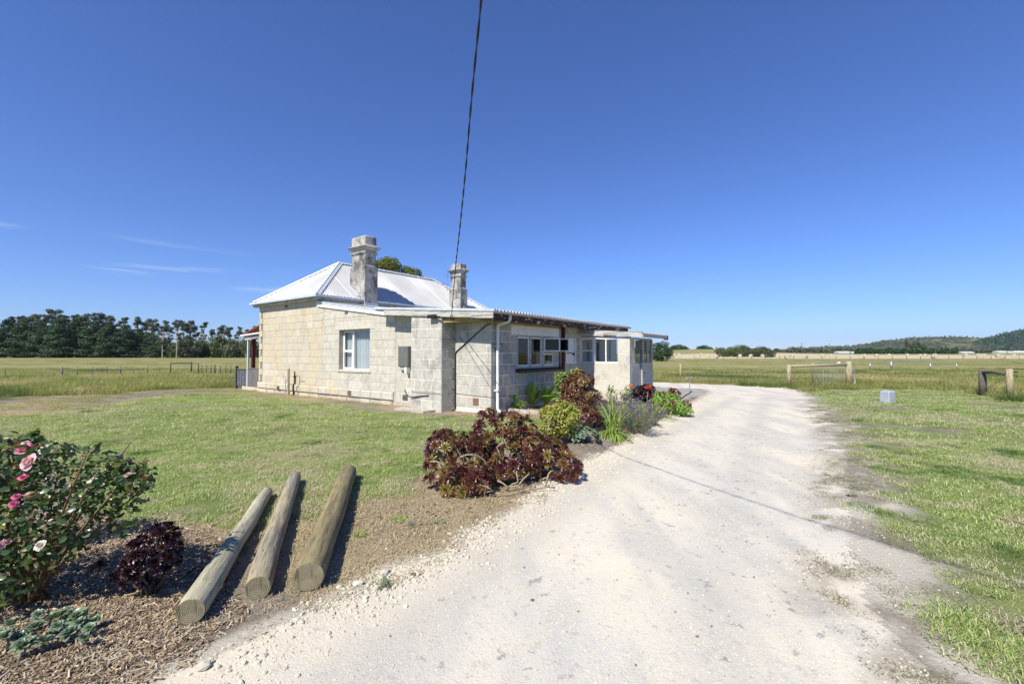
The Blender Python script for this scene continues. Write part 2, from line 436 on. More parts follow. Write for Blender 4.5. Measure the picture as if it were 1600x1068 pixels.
M['bale'] = simple('hay_bale', (0.50, 0.44, 0.33), 0.95, (0.34, 0.29, 0.20), 4, bump=0.8, bdist=0.06)
M['shed'] = simple('shed_wall', (0.62, 0.63, 0.64), 0.6)
def roof_mat():
    m, nt, b = newmat('painted_corrugated_iron'); k = NB(nt)
    p = k.pos(); n = k.noise(p, 0.7, 6); f = k.noise(p, 14, 5)
    col = k.mix(k.rng(n, 0.35, 0.65), (0.58, 0.59, 0.60), (0.47, 0.47, 0.465))
    col = k.mix(k.math('MULTIPLY', k.orand(), 0.5), col, (0.36, 0.365, 0.37))
    col = k.mix(k.rng(f, 0.62, 0.75, 0, 0.35), col, (0.40, 0.39, 0.37))
    k.l(col, b.inputs['Base Color']); b.inputs['Roughness'].default_value = 0.5; b.inputs['Metallic'].default_value = 0.1
    return m
M['roof'] = roof_mat()
def glass_mat(name, tintc, refl):
    m, nt, b = newmat(name); k = NB(nt)
    t = k.n('ShaderNodeBsdfTransparent'); t.inputs[0].default_value = (*tintc, 1)
    g = k.n('ShaderNodeBsdfGlossy'); g.inputs['Roughness'].default_value = 0.02
    fr = k.n('ShaderNodeLayerWeight'); fr.inputs[0].default_value = 0.5
    f = k.math('ADD', k.math('MULTIPLY', k.math('POWER', fr.outputs['Facing'], 5.0), 0.9), refl)
    ms = k.n('ShaderNodeMixShader'); k.l(f, ms.inputs[0]); k.l(t.outputs[0], ms.inputs[1]); k.l(g.outputs[0], ms.inputs[2])
    k.l(ms.outputs[0], nt.nodes['Material Output'].inputs[0]); return m
M['glass'] = glass_mat('window_glass', (0.86, 0.88, 0.88), 0.035)
M['dusky'] = glass_mat('darkened_glass', (0.16, 0.17, 0.17), 0.03)  # tint darkened so the open sash panes read as dark reflections
def curtain_mat():
    m, nt, b = newmat('lace_curtain'); k = NB(nt)
    p = k.pos('obj', (1, 1, 1))
    n = k.noise(k.pos('obj', (1, 30, 40)), 1, 3)
    k.l(k.mix(n, (0.62, 0.66, 0.72), (0.74, 0.77, 0.80)), b.inputs['Base Color']); b.inputs['Roughness'].default_value = 0.9
    return m
M['curtain'] = curtain_mat()
def log_mat(name, c1, c2, c3):
    m, nt, b = newmat(name); k = NB(nt)
    g = k.noise(k.pos('obj', (14, 14, 0.9)), 1.6, 7, 0.65); bl = k.noise(k.pos('obj', (3, 3, 1.2)), 1.1, 5)
    fi = k.noise(k.pos('obj', (60, 60, 3)), 2.0, 5, 0.7)
    col = k.mix(k.rng(bl, 0.35, 0.65), c1, c2)
    col = k.mix(k.rng(g, 0.45, 0.62, 0, 0.8), col, c3)
    col = k.mix(k.rng(fi, 0.55, 0.63, 0, 0.8), col, tuple(x * 0.4 for x in c3))
    k.l(col, b.inputs['Base Color']); b.inputs['Roughness'].default_value = 0.85; b.inputs['Specular IOR Level'].default_value = 0.2
    k.bump(k.math('ADD', g, k.math('MULTIPLY', fi, 0.7)), b, 0.8, 0.008)
    return m
M['log0'] = log_mat('pale_pine_log', (0.46, 0.43, 0.30), (0.38, 0.365, 0.265), (0.25, 0.24, 0.17))
M['log1'] = log_mat('grey_pine_log', (0.38, 0.33, 0.21), (0.29, 0.275, 0.225), (0.16, 0.145, 0.11))
M['log2'] = log_mat('olive_pine_log', (0.30, 0.25, 0.125), (0.20, 0.175, 0.10), (0.115, 0.10, 0.07))
def ring_mat():
    m, nt, b = newmat('log_end_grain'); k = NB(nt)
    p = k.pos('obj', (1, 1, 0.02))
    wv = k.n('ShaderNodeTexWave', wave_type='RINGS', rings_direction='Z'); wv.inputs['Scale'].default_value = 30
    wv.inputs['Distortion'].default_value = 3.0; wv.inputs['Detail'].default_value = 3; wv.inputs['Detail Scale'].default_value = 2.5
    k.l(p, wv.inputs['Vector'])
    n = k.noise(p, 40, 5)
    sp_ = k.noise(k.pos('obj', (1, 0.12, 0.02)), 26, 3, 0.5, 1.5)
    col = k.mix(k.rng(wv.outputs['Fac'], 0.1, 0.9), (0.17, 0.15, 0.09), (0.27, 0.235, 0.145))
    col = k.mix(k.rng(n, 0.45, 0.7, 0, 0.6), col, (0.14, 0.135, 0.08))
    col = k.mix(k.rng(sp_, 0.60, 0.64, 0, 0.7), col, (0.06, 0.055, 0.035))
    col = k.mix(k.rng(k.noise(p, 9, 3), 0.5, 0.62, 0, 0.6), col, (0.30, 0.27, 0.17))
    k.l(col, b.inputs['Base Color']); b.inputs['Roughness'].default_value = 0.9
    k.bump(wv.outputs['Fac'], b, 0.5, 0.004); return m
M['ring'] = ring_mat()
def aeonium_mat(name, tip, mid, core):
    m, nt, b = newmat(name); k = NB(nt)
    t = k.attr('tint'); o = k.orand()
    f = k.math('ADD', t, k.math('MULTIPLY', k.math('SUBTRACT', o, 0.45), 0.7))
    col = k.mix(k.rng(f, 0.25, 0.65), core, mid); col = k.mix(k.rng(f, 0.55, 0.95), col, tip)
    col = k.mix(k.math('MULTIPLY', k.irand(), 0.4), col, tuple(x * 0.45 for x in tip))
    k.l(col, b.inputs['Base Color']); b.inputs['Roughness'].default_value = 0.33
    b.inputs['Specular IOR Level'].default_value = 0.5
    tr = k.n('ShaderNodeBsdfTranslucent'); k.l(k.mix(1.0, col, (1.5, 1.2, 0.6), 'MULTIPLY'), tr.inputs[0])
    ms = k.n('ShaderNodeMixShader'); ms.inputs[0].default_value = 0.18
    k.l(b.outputs[0], ms.inputs[1]); k.l(tr.outputs[0], ms.inputs[2]); k.l(ms.outputs[0], nt.nodes['Material Output'].inputs[0])
    return m
M['aeon'] = aeonium_mat('bronze_aeonium_leaf', (0.085, 0.022, 0.026), (0.19, 0.085, 0.04), (0.30, 0.27, 0.07))
M['aeon_dark'] = aeonium_mat('black_aeonium_leaf', (0.018, 0.005, 0.010), (0.03, 0.008, 0.014), (0.06, 0.025, 0.022))
M['aeon_brown'] = aeonium_mat('brown_aeonium_leaf', (0.13, 0.045, 0.022), (0.19, 0.085, 0.035), (0.22, 0.18, 0.05))
M['echev'] = aeonium_mat('blue_green_echeveria', (0.17, 0.25, 0.18), (0.19, 0.29, 0.19), (0.22, 0.32, 0.16))
M['stem'] = simple('pale_stem', (0.36, 0.29, 0.21), 0.8, (0.20, 0.155, 0.11), 20)
M['bark'] = simple('bark', (0.13, 0.10, 0.075), 0.9, (0.07, 0.055, 0.04), 12, bump=0.6)
M['gumbark'] = simple('gum_bark', (0.46, 0.42, 0.36), 0.8, (0.26, 0.22, 0.18), 2, bump=0.3)
M['petal_pink'] = foliage('pale_pink_petal', [(0.72, 0.42, 0.52), (0.78, 0.55, 0.60)], 0.5, 0.3, 0)
M['petal_hot'] = foliage('pink_petal', [(0.62, 0.10, 0.28), (0.72, 0.22, 0.38)], 0.5, 0.3, 0)
M['petal_mag'] = foliage('magenta_petal', [(0.14, 0.008, 0.05), (0.26, 0.02, 0.10)], 0.6, 0.2, 0)
M['petal_orange'] = foliage('orange_petal', [(0.75, 0.20, 0.04), (0.80, 0.30, 0.06)], 0.5, 0.3, 0)
M['petal_coral'] = foliage('coral_petal', [(0.62, 0.10, 0.05), (0.72, 0.17, 0.09)], 0.5, 0.25, 0)
M['petal_purple'] = foliage('purple_petal', [(0.12, 0.06, 0.27), (0.21, 0.12, 0.40)], 0.6, 0.2, 0)
M['petal_white'] = foliage('cream_petal', [(0.70, 0.60, 0.52), (0.66, 0.64, 0.62)], 0.6, 0.2, 0)
M['rose_leaf'] = foliage('rose_leaf', [(0.05, 0.10, 0.03), (0.06, 0.12, 0.035), (0.05, 0.09, 0.04), (0.11, 0.18, 0.045), (0.07, 0.12, 0.04), (0.17, 0.19, 0.045), (0.10, 0.15, 0.05), (0.17, 0.05, 0.03)], 0.33, 0.3, 0.25, spec=0.5)
M['yg_leaf'] = foliage('yellow_green_leaf', [(0.30, 0.34, 0.06), (0.42, 0.43, 0.09), (0.18, 0.21, 0.045), (0.52, 0.49, 0.14)], 0.4, 0.3, 0.1)
M['strap_leaf'] = foliage('strap_leaf', [(0.28, 0.38, 0.07), (0.40, 0.47, 0.11), (0.20, 0.30, 0.06), (0.46, 0.48, 0.17)], 0.4, 0.3, 0.1)
M['lav_leaf'] = foliage('lavender_leaf', [(0.15, 0.19, 0.12), (0.21, 0.25, 0.17), (0.12, 0.155, 0.09)], 0.7, 0.2, 0.1)
M['brown_leaf'] = foliage('brown_leaf', [(0.14, 0.085, 0.07), (0.20, 0.14, 0.11), (0.10, 0.055, 0.055)], 0.6, 0.2, 0.1)
M['bright_leaf'] = foliage('bright_green_leaf', [(0.24, 0.40, 0.07), (0.34, 0.50, 0.11), (0.16, 0.28, 0.05)], 0.35, 0.35, 0.1)
M['shrub_leaf'] = foliage('shrub_leaf', [(0.17, 0.27, 0.06), (0.26, 0.36, 0.11), (0.11, 0.18, 0.04), (0.42, 0.45, 0.28)], 0.4, 0.3, 0.1)
M['rust_leaf'] = foliage('rust_leaf', [(0.25, 0.08, 0.025), (0.12, 0.045, 0.03)], 0.5, 0.3, 0)
M['pine'] = foliage('pine_needles', [(0.025, 0.058, 0.022), (0.04, 0.085, 0.03), (0.06, 0.11, 0.04), (0.03, 0.065, 0.025)], 0.6, 0.15, 0.35)
M['gum'] = foliage('gum_leaf', [(0.075, 0.10, 0.05), (0.12, 0.145, 0.07), (0.055, 0.075, 0.038), (0.16, 0.17, 0.085)], 0.5, 0.2, 0.4)
M['understorey'] = foliage('green_bush', [(0.07, 0.12, 0.03), (0.12, 0.17, 0.04), (0.05, 0.08, 0.025), (0.18, 0.20, 0.05)], 0.5, 0.2, 0.3)
M['olive'] = foliage('olive_crown', [(0.12, 0.14, 0.022), (0.19, 0.20, 0.035), (0.07, 0.09, 0.016)], 0.5, 0.2, 0)
M['lawn_blade'] = foliage('lawn_blade', [(0.23, 0.35, 0.075), (0.33, 0.45, 0.11), (0.18, 0.29, 0.06), (0.42, 0.49, 0.18), (0.26, 0.38, 0.09), (0.72, 0.68, 0.45), (0.52, 0.50, 0.28)], 0.5, 0.35, 0.15,
    pos=[(0.5, (0.62, 0.59, 0.38), 0.48, 0.64), (2.4, (0.64, 0.60, 0.40), 0.51, 0.64), (0.9, (0.15, 0.25, 0.06), 0.56, 0.68)])
M['field_blade'] = foliage('field_blade', [(0.17, 0.23, 0.055), (0.27, 0.31, 0.085), (0.20, 0.26, 0.06), (0.52, 0.44, 0.21), (0.38, 0.36, 0.14), (0.56, 0.48, 0.25)], 0.6, 0.35, 0.3,
    pos=[(0.16, (0.56, 0.48, 0.25), 0.48, 0.62), (0.11, (0.12, 0.19, 0.045), 0.52, 0.62)])
M['verge_blade'] = foliage('dusty_verge_blade', [(0.20, 0.20, 0.11), (0.30, 0.27, 0.17), (0.16, 0.19, 0.08), (0.40, 0.36, 0.25)], 0.7, 0.2, 0.3)
M['dry_blade'] = foliage('dry_blade', [(0.60, 0.50, 0.33), (0.44, 0.345, 0.21), (0.68, 0.60, 0.43), (0.32, 0.25, 0.165), (0.30, 0.33, 0.13)], 0.7, 0.2, 0.3)

# ------------------------------------------------------------------ mesh helpers
def tag(o, label=None, cat=None, group=None, kind=None):
    if label: o['label'] = label
    if cat: o['category'] = cat
    if group: o['group'] = group
    if kind: o['kind'] = kind
    return o
def empty(name, loc=(0, 0, 0), rz=0.0, label=None, cat=None, group=None):
    o = bpy.data.objects.new(name, None); COL.objects.link(o)
    o.location = loc; o.rotation_euler = (0, 0, rz); o.empty_display_size = 0.2
    return tag(o, label, cat, group)
def arr_mesh(name, V, T, attrs=None, smooth=False):
    V = np.asarray(V, np.float32); T = np.asarray(T, np.int32)
    me = bpy.data.meshes.new(name)
    me.vertices.add(len(V)); me.vertices.foreach_set('co', V.ravel())
    k = T.shape[1]
    me.loops.add(T.size); me.loops.foreach_set('vertex_index', T.ravel())
    me.polygons.add(len(T)); me.polygons.foreach_set('loop_start', np.arange(len(T), dtype=np.int32) * k)
    me.polygons.foreach_set('loop_total', np.full(len(T), k, np.int32))
    if smooth: me.polygons.foreach_set('use_smooth', np.ones(len(T), bool))
    for a, d in (attrs or {}).items():
        me.attributes.new(a, 'FLOAT', 'POINT').data.foreach_set('value', np.asarray(d, np.float32))
    me.update(calc_edges=True)
    return me
def link(name, me, mat, parent=None, loc=None, col=None):
    o = bpy.data.objects.new(name, me)
    if mat is not None and not me.materials:
        me.materials.append(mat)
    (col or COL).objects.link(o)
    if parent: o.parent = parent
    if loc is not None: o.location = loc
    return o
class MB:
    def __init__(s): s.v = []; s.f = []
    def box(s, x0, y0, z0, x1, y1, z1):
        b = len(s.v)
        s.v += [(x0, y0, z0), (x1, y0, z0), (x1, y1, z0), (x0, y1, z0), (x0, y0, z1), (x1, y0, z1), (x1, y1, z1), (x0, y1, z1)]
        s.f += [tuple(b + i for i in q) for q in ((3, 2, 1, 0), (4, 5, 6, 7), (0, 1, 5, 4), (1, 2, 6, 5), (2, 3, 7, 6), (3, 0, 4, 7))]
        return s
    def hexa(s, pts):      # 8 corners, bottom ring then top ring
        b = len(s.v); s.v += [tuple(p) for p in pts]
        s.f += [tuple(b + i for i in q) for q in ((3, 2, 1, 0), (4, 5, 6, 7), (0, 1, 5, 4), (1, 2, 6, 5), (2, 3, 7, 6), (3, 0, 4, 7))]
        return s
    def poly(s, pts):
        b = len(s.v); s.v += [tuple(p) for p in pts]; s.f.append(tuple(range(b, b + len(pts)))); return s
    def prism(s, pts, d):  # pts polygon, extruded by vector d
        n = len(pts); b = len(s.v); s.v += [tuple(p) for p in pts] + [tuple(np.array(p) + np.array(d)) for p in pts]
        s.f += [tuple(range(b + n - 1, b - 1, -1)), tuple(range(b + n, b + 2 * n))]
        s.f += [(b + i, b + (i + 1) % n, b + n + (i + 1) % n, b + n + i) for i in range(n)]
        return s
    def tube(s, pts, r, n=8, cap=True):
        pts = [Vector(p) for p in pts]; m = len(pts)
        rs = r if isinstance(r, (list, tuple, np.ndarray)) else [r] * m
        b = len(s.v); up = None
        for i, p in enumerate(pts):
            t = (pts[min(i + 1, m - 1)] - pts[max(i - 1, 0)]).normalized()
            if up is None:
                up = Vector((0, 0, 1)) if abs(t.z) < 0.9 else Vector((1, 0, 0))
            a = t.cross(up)
            if a.length < 1e-5: a = t.orthogonal()
            a.normalize(); c = a.cross(t).normalized(); up = c
            for j in range(n):
                q = 2 * math.pi * j / n
                s.v.append(tuple(p + (a * math.cos(q) + c * math.sin(q)) * rs[i]))
        for i in range(m - 1):
            for j in range(n):
                s.f.append((b + i * n + j, b + i * n + (j + 1) % n, b + (i + 1) * n + (j + 1) % n, b + (i + 1) * n + j))
        if cap:
            s.f.append(tuple(b + j for j in range(n - 1, -1, -1))); s.f.append(tuple(b + (m - 1) * n + j for j in range(n)))
        return s
    def build(s, name, mat, parent=None, smooth=False, loc=None, bevel=0):
        me = bpy.data.meshes.new(name); me.from_pydata(s.v, [], s.f); me.update()
        if smooth:
            for p in me.polygons: p.use_smooth = len(p.vertices) == 4
        o = link(name, me, mat, parent, loc)
        if bevel:
            m = o.modifiers.new('bevel', 'BEVEL'); m.width = bevel; m.segments = 2; m.limit_method = 'ANGLE'
        return o

def rot_from(n, spin):
    """(N,3,3) frames whose z column follows n, spun about it"""
    n = n / (np.linalg.norm(n, axis=1, keepdims=True) + 1e-9)
    a = np.cross(n, np.where(np.abs(n[:, 2:3]) < 0.9, [[0, 0, 1.0]], [[1.0, 0, 0]]))
    a /= np.linalg.norm(a, axis=1, keepdims=True) + 1e-9
    b = np.cross(n, a)
    c, s = np.cos(spin)[:, None], np.sin(spin)[:, None]
    return np.stack([a * c + b * s, b * c - a * s, n], axis=2)
def multi(tv, tt, P, Rm, S):
    """copies of a template (verts, tris) as one vertex/triangle array"""
    N = len(P); tv = np.asarray(tv, float); tt = np.asarray(tt)
    S = np.asarray(S, float)
    if S.ndim == 1: S = S[:, None]
    V = np.einsum('nij,nkj->nki', Rm, tv[None] * S[:, None, :] if S.shape[1] == 3 else tv[None] * S[:, :, None]) + P[:, None]
    T = tt[None] + (np.arange(N) * len(tv))[:, None, None]
    return V.reshape(-1, 3), T.reshape(-1, 3)
LEAF2 = (np.array([(0, 0, 0), (-0.32, 0.5, 0.10), (0.32, 0.5, 0.10), (0, 1, -0.08)]), np.array([(0, 3, 1), (0, 2, 3)]))
LEAF6 = (np.array([(0, 0, 0), (-0.26, 0.28, 0.06), (0.26, 0.28, 0.06), (0, 0.35, 0), (-0.30, 0.62, 0.05), (0.30, 0.62, 0.05), (0, 0.68, -0.03), (0, 1.0, -0.12)]),
         np.array([(0, 3, 1), (0, 2, 3), (1, 3, 6), (1, 6, 4), (3, 2, 5), (3, 5, 6), (4, 6, 7), (6, 5, 7)]))
def unit(n, r=rng):
    v = r.normal(size=(n, 3)); return v / np.linalg.norm(v, axis=1, keepdims=True)
def crown(n, blobs, size, up=0.35, tpl=LEAF2, shell=0.55, r=rng, flat=1.0):
    """leaves through a set of ellipsoids (cx,cy,cz,rx,ry,rz)"""
    b = np.array(blobs, float); wgt = (b[:, 3] * b[:, 4] * b[:, 5]) ** 0.7; wgt /= wgt.sum()
    k = r.choice(len(b), n, p=wgt)
    u = unit(n, r); rad = shell + (1 - shell) * r.random(n) ** 0.6
    P = b[k, :3] + u * b[k, 3:] * rad[:, None]
    nrm = u + 0.9 * unit(n, r) + [0, 0, up]
    Rm = rot_from(nrm, r.random(n) * 6.28)
    return multi(tpl[0], tpl[1], P - 0.0, Rm, size * (0.6 + 0.8 * r.random(n)))
def blades_arr(n, rad, hmin, hmax, width, lean, segs=2, r=rng, curve=0.6, minspread=0.0):
    a = r.random(n) * 6.283; d = rad * np.sqrt(r.random(n))
    P = np.stack([d * np.cos(a), d * np.sin(a), np.zeros(n)], 1)
    h = hmin + (hmax - hmin) * r.random(n); az = r.random(n) * 6.283
    if minspread: az = a + r.normal(size=n) * 0.5
    le = lean * (0.3 + r.random(n)); dirh = np.stack([np.cos(az), np.sin(az)], 1); side = np.stack([-dirh[:, 1], dirh[:, 0]], 1)
    V = []; wv = width * (0.6 + 0.8 * r.random(n))
    for i in range(segs + 1):
        t = i / segs
        ang = le * (0.35 + curve * 2 * t)
        hz = h * t * np.cos(np.clip(ang, 0, 2.4)); ho = h * t * np.sin(np.clip(ang, 0, 2.4))
        c = P + np.concatenate([dirh * ho[:, None], hz[:, None]], 1)
        if i < segs:
            ww = (wv * (1 - 0.45 * t))[:, None] * 0.5
            V.append(c + np.concatenate([side * ww, np.zeros((n, 1))], 1)); V.append(c - np.concatenate([side * ww, np.zeros((n, 1))], 1))
        else: V.append(c)
    V = np.stack(V, 1); k = V.shape[1]; T = []
    for i in range(segs - 1):
        T += [(2 * i, 2 * i + 1, 2 * i + 3), (2 * i, 2 * i + 3, 2 * i + 2)]
    T.append((2 * segs - 2, 2 * segs - 1, 2 * segs))
    T = np.array(T)[None] + (np.arange(n) * k)[:, None, None]
    return V.reshape(-1, 3), T.reshape(-1, 3)
def join_arr(*vt):
    V = []; T = []; o = 0
    for v, t in vt:
        V.append(v); T.append(t + o); o += len(v)
    return np.concatenate(V), np.concatenate(T)

def scatter(name, label, cat, pts, scales, sources, tilt=0.0, kind='stuff', parent=None):
    """one ground-cover object: geometry nodes place the source meshes on its points"""
    N = len(pts)
    me = bpy.data.meshes.new(name); me.vertices.add(N); me.vertices.foreach_set('co', np.asarray(pts, np.float32).ravel())
    me.attributes.new('sc', 'FLOAT', 'POINT').data.foreach_set('value', np.asarray(scales, np.float32))
    rot = np.stack([rng.normal(size=N) * tilt, rng.normal(size=N) * tilt, rng.random(N) * 6.283], 1).astype(np.float32)
    me.attributes.new('rt', 'FLOAT_VECTOR', 'POINT').data.foreach_set('vector', rot.ravel())
    me.attributes.new('ix', 'INT', 'POINT').data.foreach_set('value', rng.integers(0, len(sources), N).astype(np.int32))
    o = link(name, me, None); tag(o, label, cat, None, kind)
    if parent: o.parent = parent
    cc = bpy.data.collections.new(name + '_sources')
    for i, s in enumerate(sources):
        so = bpy.data.objects.new('%s_source_%02d' % (name, i), s); cc.objects.link(so)
    g = bpy.data.node_groups.new(name + '_nodes', 'GeometryNodeTree')
    g.interface.new_socket('Geometry', in_out='INPUT', socket_type='NodeSocketGeometry')
    g.interface.new_socket('Geometry', in_out='OUTPUT', socket_type='NodeSocketGeometry')
    gi = g.nodes.new('NodeGroupInput'); go = g.nodes.new('NodeGroupOutput')
    ci = g.nodes.new('GeometryNodeCollectionInfo'); ci.inputs['Collection'].default_value = cc
    ci.inputs['Separate Children'].default_value = True; ci.inputs['Reset Children'].default_value = True
    ip = g.nodes.new('GeometryNodeInstanceOnPoints'); ip.inputs['Pick Instance'].default_value = True
    def at(nm, ty):
        a = g.nodes.new('GeometryNodeInputNamedAttribute'); a.data_type = ty; a.inputs['Name'].default_value = nm
        return a.outputs['Attribute']
    g.links.new(gi.outputs[0], ip.inputs['Points']); g.links.new(ci.outputs[0], ip.inputs['Instance'])
    g.links.new(at('ix', 'INT'), ip.inputs['Instance Index'])
    e2r = g.nodes.new('FunctionNodeEulerToRotation'); g.links.new(at('rt', 'FLOAT_VECTOR'), e2r.inputs[0]); g.links.new(e2r.outputs[0], ip.inputs['Rotation'])
    g.links.new(at('sc', 'FLOAT'), ip.inputs['Scale'])
    g.links.new(ip.outputs[0], go.inputs[0])
    md = o.modifiers.new('scatter', 'NODES'); md.node_group = g
    return o
def src(name, vt, mat, attrs=None, smooth=False):
    me = arr_mesh(name, vt[0], vt[1], attrs, smooth); me.materials.append(mat); return me

ORD = 'first second third fourth fifth sixth seventh eighth ninth tenth eleventh twelfth thirteenth fourteenth fifteenth sixteenth seventeenth eighteenth nineteenth twentieth'.split()
def which(i, n):
    """place i of n in a row counted from the nearer end"""
    k, side_ = (i, 'left') if i < (n + 1) // 2 else (n - 1 - i, 'right')
    return '%smost' % side_ if k == 0 else '%s from the %s' % (ORD[k], side_)
# ================================================================== GROUND
def axis(lo, hi, f0, f1, step, gr):
    a = list(np.arange(f0, f1 + 1e-6, step)); s = step; x = a[-1]
    while x < hi: s *= gr; x += s; a.append(x)
    s = step; x = f0; b = []
    while x > lo: s *= gr; x -= s; b.append(x)
    return np.array(b[::-1] + a)
gx = axis(-5200, 5200, -4.0, 5.0, 0.06, 1.055); gy = axis(-60, 6500, 1.6, 12.0, 0.06, 1.05)
GX, GY = np.meshgrid(gx, gy, indexing='xy')
fx, fy = GX.ravel(), GY.ravel()
GZ = tz(fx, fy)
cx = (GX[:-1, :-1] + GX[1:, 1:]).ravel() / 2; cy = (GY[:-1, :-1] + GY[1:, 1:]).ravel() / 2
reg = region(cx, cy)
nx, ny = len(gx), len(gy)
ii, jj = np.meshgrid(np.arange(nx - 1), np.arange(ny - 1), indexing='xy')
q0 = (jj * nx + ii).ravel()
quads = np.stack([q0, q0 + 1, q0 + nx + 1, q0 + nx], 1)
near_m = (np.abs(fx) < 30) & (fy < 30) & (fy > -4)
dl = np.full(fx.shape, 9.0); dl[near_m] = pdist(drive_left[1:] , fx[near_m], fy[near_m], False)
dr = np.full(fx.shape, 9.0); dr[near_m] = pdist(RIGHT_EDGE, fx[near_m], fy[near_m], False)
ind = inpoly(DRIVE, fx, fy)
nz1 = fbm(fx * 2.3, fy * 2.3, 4); nz2 = fbm(fx * 0.7 + 9, fy * 0.7, 3)
dust_drive = np.exp(-(dl / 0.45) ** 2) * 0.9
dust = sstep(0.20, 0.03, dl + (nz1 - 0.5) * 0.3) * 0.85
vp = sstep(0.38, 0.54, fbm(fx * 2.6 + 11, fy * 2.6 + 4, 4))
vz = sstep(0.70, 0.10, np.where(ind, 0, dr) + (nz1 - 0.5) * 0.8)
dust = np.maximum(dust, vz * (1 - 0.75 * vp))
bare_edge = sstep(0.75, 0.2, np.where(ind, 0, dr) + (nz1 - 0.5) * 0.8)
dlawn = np.full(fx.shape, 9.0); dlawn[near_m] = pdist(LAWN_L, fx[near_m], fy[near_m])
straw = np.zeros(fx.shape); st_in = inpoly(STRAW, fx, fy); dst = np.full(fx.shape, 9.0); dst[near_m] = pdist(STRAW, fx[near_m], fy[near_m])
straw = np.where(st_in, 1.0, sstep(0.45, 0.0, dst + (nz1 - 0.5) * 0.5)) * (0.6 + 0.5 * nz2)
straw = np.maximum(straw, sstep(0.25, 0.0, dlawn + (nz1 - 0.5) * 0.3) * 0.8 * (fy < 9))
straw = np.maximum(straw, sstep(0.47, 0.6, nz2) * 0.8 * (fy > 9))
bare = np.maximum(bare_edge, sstep(0.62, 0.72, fbm(fx * 0.9 + 3, fy * 0.9 + 8, 4)) * 0.6)
bare_drive = sstep(0.65, 0.0, np.where(ind, dr, 0) + (nz1 - 0.5) * 0.3) * 0.75 * vp
far = sstep(330, 700, fy)
T1 = GP((520, 1068), (700, 920), (850, 800), (940, 740), (1040, 676), (1110, 640), (1150, 620)); T2 = GP((1120, 1068), (1130, 920), (1140, 800), (1155, 740), (1175, 676), (1190, 640), (1200, 615))
track = np.full(fx.shape, 0.0); track[near_m] = np.maximum(np.exp(-(pdist(T1, fx[near_m], fy[near_m], False) / 0.26) ** 2), 0.8 * np.exp(-(pdist(T2, fx[near_m], fy[near_m], False) / 0.26) ** 2)) * (0.4 + 0.9 * nz1[near_m])
for name, k, mat, lab in (('paddock', 0, 'paddock', None), ('bare_soil', 1, 'soil', None), ('lawn', 2, 'lawn', None), ('driveway', 3, 'gravel', None), ('concrete_apron', 4, 'concrete', None), ('hay_field', 5, 'hay', None)):
    q = quads[reg == k]
    if not len(q): continue
    us, inv = np.unique(q, return_inverse=True)
    V = np.stack([fx[us], fy[us], GZ[us] + (0.004 if k == 4 else 0)], 1)
    at = dict(dust=(dust_drive if k == 3 else dust)[us], track=track[us], straw=np.clip(straw[us], 0, 1), bare=(bare_drive if k == 3 else bare)[us], far=far[us])
    me = arr_mesh(name, V, inv.reshape(q.shape), at, True)
    o = link(name, me, M[mat]); o['kind'] = 'structure'

# ================================================================== HOUSE
house = empty('stone_cottage', P0, HEAD, 'old limestone cottage with white hipped iron roof and a low rear addition', 'house')
stones = []          # (size, name, mesh builder args) collected, the largest become single parts
def hpart(name, mb, mat, parent=None, **k):
    return mb.build(name, M[mat] if isinstance(mat, str) else mat, parent or house, **k)
def wall_core(name, axis_, c, t, a, b, z0, topf, openings, mat):
    """wall slab: plane axis_='x' has its outer face at x=c and runs along y a..b; inner face c+t. openings (a0,a1,z0,z1)"""
    cuts = sorted({a, b, *[q for o_ in openings for q in o_[:2]]})
    cuts = [q for q in cuts if a <= q <= b]
    extra = getattr(topf, 'breaks', []); cuts = sorted(set(cuts) | {e for e in extra if a < e < b})
    mb = MB()
    for s0, s1 in zip(cuts[:-1], cuts[1:]):
        mid = (s0 + s1) / 2; op = sorted([o_ for o_ in openings if o_[0] <= mid <= o_[1]], key=lambda o_: o_[2])
        segs = []; z = z0
        for o_ in op:
            segs.append((z, o_[2], False)); z = o_[3]
        segs.append((z, None, True))
        for za, zb, top in segs:
            t0, t1 = (topf(s0), topf(s1)) if top else (zb, zb)
            if axis_ == 'x': pts = [(c, s0, za), (c + t, s0, za), (c + t, s1, za), (c, s1, za), (c, s0, t0), (c + t, s0, t0), (c + t, s1, t1), (c, s1, t1)]
            else: pts = [(s0, c, za), (s1, c, za), (s1, c + t, za), (s0, c + t, za), (s0, c, t0), (s1, c, t1), (s1, c + t, t1), (s0, c + t, t0)]
            mb.hexa(pts)
    return hpart(name, mb, mat)
